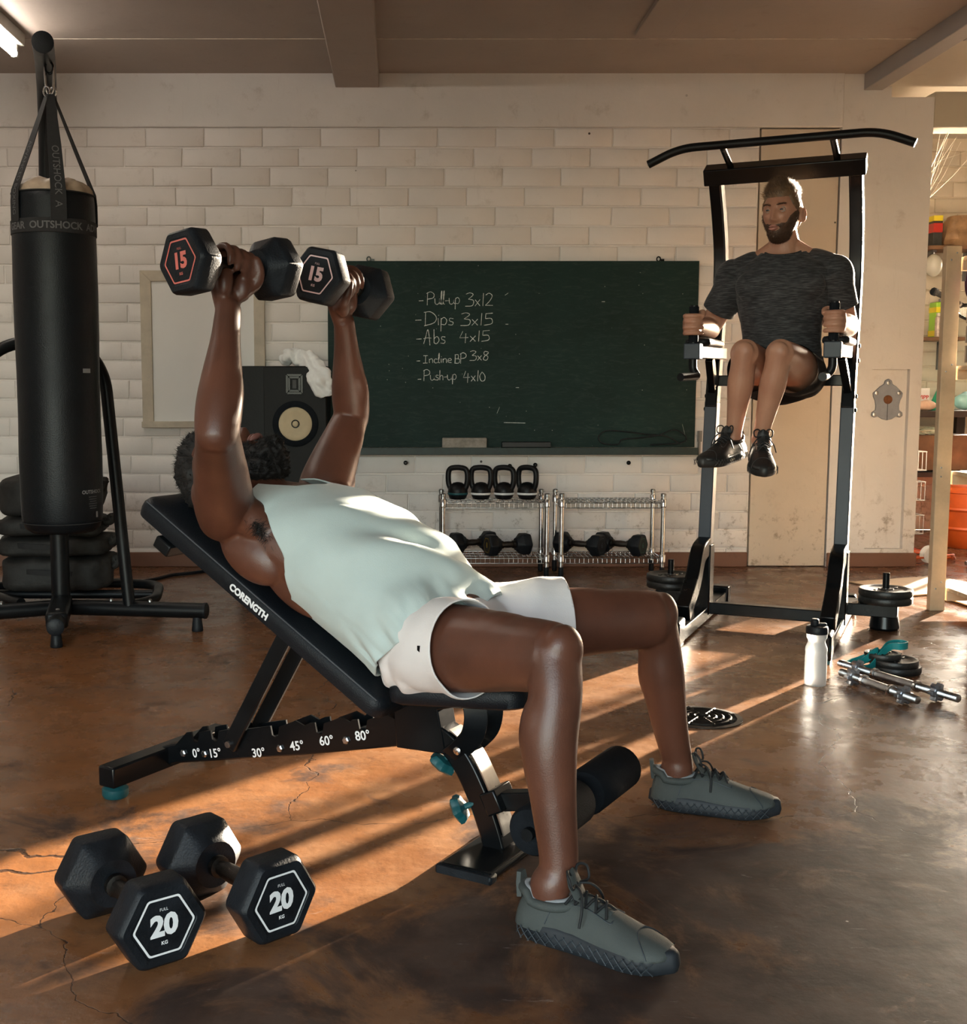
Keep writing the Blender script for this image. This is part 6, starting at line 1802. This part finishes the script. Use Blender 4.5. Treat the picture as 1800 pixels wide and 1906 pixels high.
# shorts
m = MB()
limb(m, [T(RC_, .13, .985), T(RC_, .14, 1.04), T(RC_, .15, 1.11)], [(.148, .11), (.170, .128), (.158, .116)], TR, 28, 4)
for Hp, K, A in H2:
    th = K - Hp; d = th.normalized(); nrm = (UH - d * d.z).normalized(); sd = d.cross(nrm); rings = []
    for k in range(9):
        c = Hp - th * .05 + th * .62 * k / 8 - nrm * (.006 + .010 * k / 8); rr_ = .094
        rings.append([c + (sd * math.cos(2 * PI * j / 26) + nrm * math.sin(2 * PI * j / 26)) * rr_ for j in range(26)])
    m.rings(rings)
sh2 = cut_open(organic(m, .006, 4, .5, lambda c, nn: .006 * noise.noise(c * 14)), [(Hp + (K - Hp) * .46, (K - Hp).normalized(), .15) for Hp, K, A in H2])
cs_ = link('shorts', localise(sh2, p2), mat('black_shorts', (.005, .005, .006), .8, spec=.15, var=.2, vscale=10), p2, smooth=180)
M_UP2 = mat('black_trainer', (.012, .012, .012), .45, var=.2, vscale=10, bump=.2, bscale=300)
M_SO2 = mat('black_sole', (.02, .02, .019), .5, var=.2, vscale=10)
for k, (heel, x, z) in enumerate(SHF):
    shoe(p2, frame(heel, x, z.cross(x), z), M_UP2, M_SO2, M_LACE, M_BLACK, .98, -1 if k == 0 else 1, panel=mat('sole_line_black', (.05, .05, .048), .5, var=.1))
# ------------------------------------------------------------------ storage bay at the right
M_PINE = mat('pale_pine', (.56, .42, .27), .6, var=.16, vscale=9, bump=.15, bscale=60)
M_CARD = mat('cardboard', (.42, .29, .17), .8, var=.1, vscale=6, bump=.08, bscale=90)
M_PLY = mat('brown_plank', (.17, .085, .04), .6, var=.3, vscale=8, bump=.15, bscale=50)
M_DARKW = mat('dark_timber', (.035, .022, .015), .65, var=.3, vscale=9)
M_ORANGE = mat('orange_plastic', (.52, .085, .012), .42, var=.2, vscale=6, rvar=.08)
M_RED = mat('red_tube', (.50, .03, .018), .4, var=.15, vscale=10)
M_CREAM = mat('cream_plastic', (.62, .56, .42), .5, var=.15, vscale=10)
su_ = thing('shelf_unit', 'bare pine shelf unit with screwed uprights beside the bay opening', 'shelf', (2.85, 5.0, 0))
def sh_(m, name, mt, parent=None, **k):
    return m.build(name, mt, parent or su_, world=True, **k)
for x, y in ((2.395, 5.215), (3.28, 5.215), (2.395, 4.80), (3.28, 4.80)):
    m = MB(); m.bb((x - .033, y - .019, 0), (x + .033, y + .019, 1.60 if y > 5. else 1.58)); up = sh_(m, 'upright', M_PINE, bevel=.003)
    if y > 5.:
        for z in (.10, .13, .60, .64, 1.06, 1.09, 1.54, 1.57):
            m = MB(); m.lathe([(.004, 0), (.004, .001), (.002, .002)], 8, Matrix.Translation((x + (.012 if int(z * 100) % 2 else -.012), y - .019, z)) @ Matrix.Rotation(PI / 2, 4, 'X')); sh_(m, 'screw', M_STEEL, up)
SZ = (.105, .625, 1.085, 1.555)
for z in SZ:
    for k in range(4):
        y = 4.80 + k * .100; m = MB(); m.bb((2.436, y, z - .018), (3.32, y + .095, z)); sh_(m, 'shelf_board', M_PINE, bevel=.002)
    m = MB(); m.bb((2.436, 5.197, z - .06), (3.32, 5.227, z - .002)); sh_(m, 'shelf_rail', M_PINE, bevel=.002)
# things on that shelf
m = MB(); m.lathe([(.150, 0), (.153, .01), (.153, .27), (.150, .28)], 40); tag(m.build('cardboard_drum', M_CARD, M=Matrix.Translation((2.66, 5.00, SZ[0] + .001))), 'pale brown cardboard drum on the lowest shelf of the pine unit', 'drum')
cr = thing('slatted_crate', 'grey wooden slatted crate on the middle shelf under the purple mat', 'crate', (2.665, 5.01, SZ[2] + .001))
M_CRATE = mat('grey_crate_wood', (.20, .17, .14), .7, var=.25, vscale=14, bump=.2, bscale=60)
for k in range(3):
    for y in (-.15, .15):
        m = MB(); m.bb((-.22, y - .007, .012 + k * .085), (.22, y + .007, .085 + k * .085)); m.build('slat', M_CRATE, cr, bevel=.002)
    for x in (-.205, .205):
        m = MB(); m.bb((x - .007, -.142, .012 + k * .085), (x + .007, .142, .085 + k * .085)); m.build('slat', M_CRATE, cr, bevel=.002)
for x in (-.19, .19):
    for y in (-.13, .13):
        m = MB(); m.bb((x - .015, y - .012, 0), (x + .015, y + .012, .27)); m.build('corner_post', M_CRATE, cr, bevel=.002)
m = MB(); m.bb((-.2, -.142, .004), (.2, .142, .012)); m.build('crate_floor', M_CRATE, cr)
ym = thing('yoga_mat', 'rolled purple yoga mat lying on the crate', 'yoga mat', Matrix.Translation((2.72, 5.03, SZ[2] + .275 + .085)) @ Matrix.Rotation(-.18, 4, 'Z'))
sp_ = []
for k in range(120):
    a = k / 119 * 2 * PI * 5; r = .012 + .066 * k / 119; sp_.append((r * math.cos(a), r * math.sin(a)))
vs, fs = [], []
for x in (-.31, .31):
    vs += [(x, a, b) for a, b in sp_]
m = MB(); m.add(vs, [(i, i + 1, 121 + i, 120 + i) for i in range(119)]); o = m.build('roll', mat('purple_foam', (.075, .022, .055), .7, var=.15, vscale=20, bump=.2, bscale=300), ym, smooth=180); q = o.modifiers.new('t', 'SOLIDIFY'); q.thickness = .006
hsd = thing('racket', 'black taped racket handle poking out of the pine shelf', 'racket', axes(PY(1765, 556, 5.36), PY(1723, 535, 5.28) - PY(1765, 556, 5.36)))
m = MB(); m.cyl((-.10, 0, 0), (.09, 0, 0), .0135, 8); hd_ = m.build('handle', M_RUB, hsd)
m = MB(); m.lathe([(.0135, 0), (.018, .006), (.018, .022), (.012, .026)], 10, Matrix.Translation((.088, 0, 0)) @ Matrix.Rotation(PI / 2, 4, 'Y')); m.build('butt_cap', M_RUB, hsd)
for k in range(4):
    m = MB(); m.cyl((-.085 + k * .03, 0, 0), (-.073 + k * .03, 0, 0), .0142, 8); m.build('tape_stripe', M_GREY, hd_)
m = MB(); m.tube([(-.10 - .16 * (1 - math.cos(a)) , .10 * math.sin(a), 0) for a in [2 * PI * j / 32 for j in range(32)]], .009, 8, closed=True); m.build('hoop', M_BLACK, hsd)
m = MB()
for k in range(-6, 7):
    w_ = math.sqrt(max(0, 1 - (k / 7) ** 2)); m.cyl((-.26 - .155 * w_, k * .0142, 0), (-.26 + .155 * w_, k * .0142, 0), .0008, 4); m.cyl((-.26 + k * .022, -.098 * w_, 0), (-.26 + k * .022, .098 * w_, 0), .0008, 4)
m.build('strings', M_WHITE, hsd)
# cardboard sheets on the floor
for k, (c, sx, sy, rt, lb) in enumerate((((2.62, 5.85), .55, .42, .35, 'flattened cardboard sheet on the floor under the pine unit edge'), ((2.86, 5.42), .62, .32, .12, 'long flattened cardboard sheet lying against the pine unit'))):
    m = MB(); m.box((0, 0, .004), (sx, sy, .006)); 
    tag(m.build('cardboard_sheet', M_CARD, bevel=.001, M=Matrix.Translation((c[0], c[1], .0005 + .0075 * k)) @ Matrix.Rotation(rt, 4, 'Z')), lb, 'cardboard')

# wall shelves on the bay wall
def wall_shelf(x0, x1, z, label, dep=.24):
    t = thing('wall_shelf', label, 'shelf', ((x0 + x1) / 2, BAY_Y - .002, z))
    m = MB(); m.bb((x0, BAY_Y - dep, z - .024), (x1, BAY_Y - .003, z)); sh_(m, 'board', M_PLY, t, bevel=.003)
    for x in (x0 + .06, x1 - .08):
        m = MB(); m.prism([(0, 0), (.19, 0), (.19, -.012), (.03, -.05), (.014, -.19), (0, -.19)], -.014, .014, frame((x, BAY_Y - .003, z - .024), (0, -1, 0), (1, 0, 0), (0, 0, 1))); sh_(m, 'bracket', mat('grey_bracket', (.14, .14, .14), .5, .5, var=.2, vscale=14), t, bevel=.002)
wall_shelf(3.50, 3.93, 1.925, 'upper brown wall shelf on grey brackets holding the paper bag')
wall_shelf(3.42, 3.78, 1.325, 'lower brown wall shelf on grey brackets holding the green tin')
t = thing('tin', 'lime green and yellow weedkiller tin on the lower wall shelf', 'tin', (3.652, BAY_Y - .13, 1.3255))
m = MB(); m.bb((-.062, -.055, 0), (.062, .055, .235)); cn = m.build('tin_body', mat('lime_print', (.30, .58, .05), .4, var=.1, vscale=6), t, bevel=.008)
m = MB(); m.bb((-.0625, -.0556, .165), (.0625, .0556, .20)); m.build('yellow_band', mat('yellow_print', (.80, .65, .03), .4, var=.06), cn)
m = MB(); m.bb((-.0625, -.0556, .008), (.0625, .0556, .045)); m.build('yellow_band', mat('yellow_print', (.80, .65, .03)), cn)
FR = frame((0, -.0562, 0), (1, 0, 0), (0, 0, 1), (0, -1, 0))
lettering('CLAIRLAND', .020, FR @ Matrix.Translation((0, .150, 0)), M_WHITE, cn, .0004)
lettering('Désherbant', .022, FR @ Matrix.Translation((0, .120, 0)), M_GLOSS, cn, .0004)
lettering('jardin', .022, FR @ Matrix.Translation((0, .095, 0)), M_GLOSS, cn, .0004)
m = MB(); m.lathe([(.02, .235), (.022, .237), (.022, .255), (.018, .258)], 18); m.build('lid', M_GREY, t)
t = thing('spray_can', 'small pale dented spray can in front of the green tin', 'can', (3.60, BAY_Y - .205, 1.3255))
m = MB(); m.lathe([(.020, 0), (.022, .003), (.022, .125), (.017, .135), (.015, .137)], 20); m.build('can_body', mat('pale_can_print', (.50, .40, .33), .4, .3, var=.35, vscale=30), t)
m = MB(); m.lathe([(.014, .137), (.016, .138), (.016, .158), (.012, .16)], 16); m.build('cap', M_CREAM, t)
t = thing('paper_bag', 'crumpled brown paper bag on the upper wall shelf', 'bag', (3.76, BAY_Y - .135, 1.9255))
m = MB(); rings = []
for i in range(15):
    z = .20 * i / 14; k = 1 - .25 * (i / 14) ** 2
    rings.append([Vector((.125 * k * math.copysign(abs(math.cos(a)) ** .6, math.cos(a)) , .085 * k * math.copysign(abs(math.sin(a)) ** .6, math.sin(a)), z)) for a in [2 * PI * j / 36 for j in range(36)]])
rings = [[v + Vector((noise.noise(v * 22), noise.noise(v * 22 + Vector((9, 0, 0))), noise.noise(v * 18) * .3)) * (.018 if 0 < i else .0) for v in r] for i, r in enumerate(rings)]
m.rings(rings); m.build('bag_body', mat('brown_paper', (.26, .15, .07), .6, var=.35, vscale=14), t, smooth=30)
m = MB(); m.tube(smooth_path([(.06, -.07, .17), (.09, -.10, .13), (.12, -.09, .10), (.135, -.05, .13), (.10, -.04, .18)], 5), .012, 8); m.build('rolled_edge', mat('tan_paper', (.50, .33, .17), .6, var=.3, vscale=20), t)
t = thing('carton', 'small red and yellow printed carton beside the paper bag', 'carton', (3.575, BAY_Y - .15, 1.9255))
m = MB(); m.bb((-.03, -.04, 0), (.03, .04, .20)); cb_ = m.build('box', mat('dark_print', (.03, .03, .025), .5, var=.3, vscale=30), t, bevel=.002)
m = MB(); m.bb((-.0305, -.0405, .165), (.0305, .0405, .2)); m.build('yellow_top', mat('yellow_print', (.8, .65, .03)), cb_)
m = MB(); m.bb((-.0305, -.0405, .09), (.0305, .0405, .15)); m.build('red_panel', M_RED, cb_)
t = thing('glass_jar', 'pale round glass float hanging under the upper wall shelf', 'float', (3.56, BAY_Y - .18, 1.70))
m = MB(); m.ell((0, 0, .10), (.055, .055, .075), None, 24, 16); m.build('globe', mat('milky_glass', (.7, .68, .58), .25, trans=.35, var=.05), t, smooth=180)
m = MB(); m.cyl((0, 0, .17), (0, 0, .201), .004, 8); m.build('hook', M_STEEL, t)
# workbench with clutter
wk = thing('workbench', 'dark timber workbench with a brown drawer along the bay wall', 'workbench', (4.0, 7.9, 0))
m = MB(); m.bb((3.12, 7.62, .80), (3.86, 8.15, .84)); sh_(m, 'top', M_DARKW, wk, bevel=.004)
m = MB(); m.bb((3.2, 7.72, .45), (3.78, 8.12, .68)); dw = sh_(m, 'drawer', M_PLY, wk, bevel=.005)
m = MB(); m.bb((3.16, 7.66, .41), (3.84, 8.14, .44)); sh_(m, 'lower_shelf', M_DARKW, wk, bevel=.003)
for x in (3.14, 3.80):
    for y in (7.66, 8.10):
        m = MB(); m.bb((x - .01, y - .03, 0), (x + .05, y + .03, .80)); sh_(m, 'leg', M_DARKW, wk, bevel=.003)
t = thing('detergent_box', 'white detergent box with red lettering on the workbench', 'box', Matrix.Translation((3.42, 7.80, .8405)) @ Matrix.Rotation(-.1, 4, 'Z'))
m = MB(); m.bb((-.045, -.03, 0), (.045, .03, .145)); bx_ = m.build('box', mat('white_card', (.72, .70, .66), .6, var=.08), t, bevel=.002)
lettering('WIPP', .034, frame((0, -.0306, .085), (1, 0, 0), (0, 0, 1), (0, -1, 0)), M_RED, bx_, .001)
t = thing('funnel', 'green plastic funnel standing upside down on the workbench', 'funnel', (3.56, 7.84, .8405))
m = MB(); m.lathe([(.075, 0), (.072, .004), (.02, .13), (.012, .19), (.010, .19)], 28); m.build('cone', mat('green_plastic', (.02, .30, .16), .4, var=.1), t, smooth=40)
m = MB(); m.tube([(.076 * math.cos(2 * PI * j / 28), .076 * math.sin(2 * PI * j / 28), .005) for j in range(28)], .004, 6, closed=True); m.build('rim', mat('green_plastic', (.02, .30, .16)), t)
def lump(name, label, cat, c, r, mt, sq=.8, seed=1):
    m = MB(); rings = []
    for i in range(15):
        th = PI * i / 14
        rings.append([Vector((r[0] * math.sin(th) * math.cos(a), r[1] * math.sin(th) * math.sin(a), r[2] * (1 - math.cos(th)))) for a in [2 * PI * j / 26 for j in range(26)]])
    rings = [[v * (1 + .16 * noise.noise(v * 16 + Vector((seed * 5, 0, 0)))) for v in q] for q in rings]
    m.rings(rings); return tag(m.build(name, mt, smooth=50, M=Matrix.Translation(c)), label, cat)
lump('rag', 'crumpled peach cloth rag at the front edge of the workbench', 'rag', (3.40, 7.68, .8405), (.07, .04, .035), mat('peach_cloth', (.58, .38, .26), .85, var=.15, vscale=18), seed=2)
lump('plastic_tub', 'translucent teal plastic bag beside the funnel', 'bag', (3.70, 7.76, .8405), (.08, .06, .06), mat('teal_film', (.30, .55, .52), .3, var=.2, vscale=12), seed=3)
m = MB(); rr = random.Random(2)
for k in range(9):
    m.tube(smooth_path([(3.30 + rr.random() * .3, 7.735 + rr.random() * .04, .684 + rr.random() * .05) for _ in range(6)], 5), .004, 6)
tag(m.build('wire_tangle', mat('white_green_wire', (.50, .52, .38), .5, var=.35, vscale=20), smooth=60), 'loose loops of pale green and white wire in front of the drawer', 'wire')
t = thing('power_plug', 'cream power plug dangling from the workbench edge', 'plug', (3.52, 7.60, .73))
m = MB(); m.tube([(0, 0, .115), (.004, -.004, .07), (0, 0, .03)], .004, 8); m.build('cord', M_CREAM, t)
m = MB(); m.lathe([(.006, .03), (.012, .022), (.018, 0), (.018, -.02), (.014, -.024)], 16); pg = m.build('plug_body', M_CREAM, t)
for s in (-1, 1):
    m = MB(); m.cyl((s * .008, 0, -.024), (s * .008, 0, -.042), .0022, 8); m.build('pin', M_STEEL, pg)
# hand trolley, barrel, cords
tr = thing('hand_trolley', 'red tubular trolley with white wire baskets beside the pier', 'trolley', (3.05, 7.2, 0))
M_WW = mat('white_wire', (.55, .53, .48), .5, var=.1)
m = MB(); m.tube(fillet([(2.93, 7.2, .02), (2.93, 7.2, .70), (3.135, 7.2, .70), (3.135, 7.2, .02)], .05, 6), .010, 10); sh_(m, 'frame', M_RED, tr, smooth=60)
for z in (.50, .32, .12):
    m = MB()
    for dz in (0, .11):
        m.tube([(2.935, 7.02, z + dz), (3.13, 7.02, z + dz), (3.13, 7.19, z + dz), (2.935, 7.19, z + dz)], .003, 6, closed=True)
    for k in range(9):
        x = 2.94 + k * .0235; m.tube([(x, 7.02, z + .11), (x, 7.02, z), (x, 7.19, z), (x, 7.19, z + .11)], .002, 5)
    sh_(m, 'wire_basket', M_WW, tr)
m = MB(); m.bb((2.93, 7.0, 0), (3.14, 7.2, .018)); sh_(m, 'foot_plate', M_RED, tr, bevel=.003)
ob = thing('orange_barrel', 'big orange plastic barrel behind the pine shelf', 'barrel', (3.60, 7.36, 0))
m = MB(); m.lathe([(.19, 0), (.20, .01), (.215, .12), (.225, .26), (.23, .34), (.236, .345), (.236, .365), (.22, .38), (.15, .39), (.05, .395)], 40); m.build('drum', M_ORANGE, ob, smooth=45)
for z in (.12, .24):
    m = MB(); R = .216 + (z - .12) * .08; m.lathe([(R, z - .012), (R + .008, z), (R, z + .012)], 40, cap=False); m.build('rib', M_ORANGE, ob)
m = MB(); m.tube(smooth_path([(-.10, -.205, .28), (-.07, -.255, .29), (.07, -.255, .29), (.10, -.205, .28)], 4), .008, 8); m.build('handle', M_GLOSS, ob)
m = MB(); rr = random.Random(5)
pts = []
for k in range(46):
    a = k * .62; r = .13 + .05 * math.sin(k * .9); pts.append((3.0 + r * 1.1 * math.cos(a), 6.78 + r * math.sin(a), .009 + .035 * (k % 5) / 4))
m.tube(smooth_path(pts, 4), .006, 7); tag(m.build('extension_cord', M_ORANGE, smooth=60), 'coiled orange extension cord on the floor beside the pier', 'cord')
wr_ = thing('tape_reel', 'white round cable reel lying in the orange cord', 'reel', Matrix.Translation((2.99, 6.60, .052)) @ Matrix.Rotation(PI / 2, 4, 'X'))
m = MB(); m.lathe([(.018, -.03), (.05, -.03), (.05, -.026), (.03, -.024), (.03, .024), (.05, .026), (.05, .03), (.018, .03)], 28); m.build('reel', mat('white_card', (.72, .70, .66)), wr_)
t = thing('bulb_socket', 'small black lamp socket lying on the floor by the orange cord', 'socket', Matrix.Translation((3.19, 6.50, .02)) @ Matrix.Rotation(PI / 2, 4, 'Y'))
m = MB(); m.lathe([(.012, -.03), (.018, -.026), (.019, .01), (.014, .03)], 18); m.build('shell', M_GLOSS, t)
m = MB(); m.lathe([(.012, -.05), (.012, -.03)], 14); m.build('thread', M_STEEL, t)
t = MB(); t.bb((3.30, 7.9, 0), (3.34, 8.1, .40)); 
# cobwebs at the corner of the pier
m = MB(); rr = random.Random(8)
for k in range(16):
    a = Vector((PIER_X + .004, WALL_Y + .03 + rr.random() * .2, 2.30 - rr.random() * .45)); b = Vector((PIER_X + .06 + rr.random() * .35, WALL_Y + .05 + rr.random() * .3, 2.365))
    mid = (a + b) / 2 + Vector((0, 0, -.02)); m.tube([a, mid, b], .0009, 3)
co = m.build('cobweb', mat('cobweb_silk', (.75, .70, .6), .6, var=.1)); co['kind'] = 'stuff'; co['label'] = 'dusty cobweb strands between pier and bay header'; co['category'] = 'cobweb'
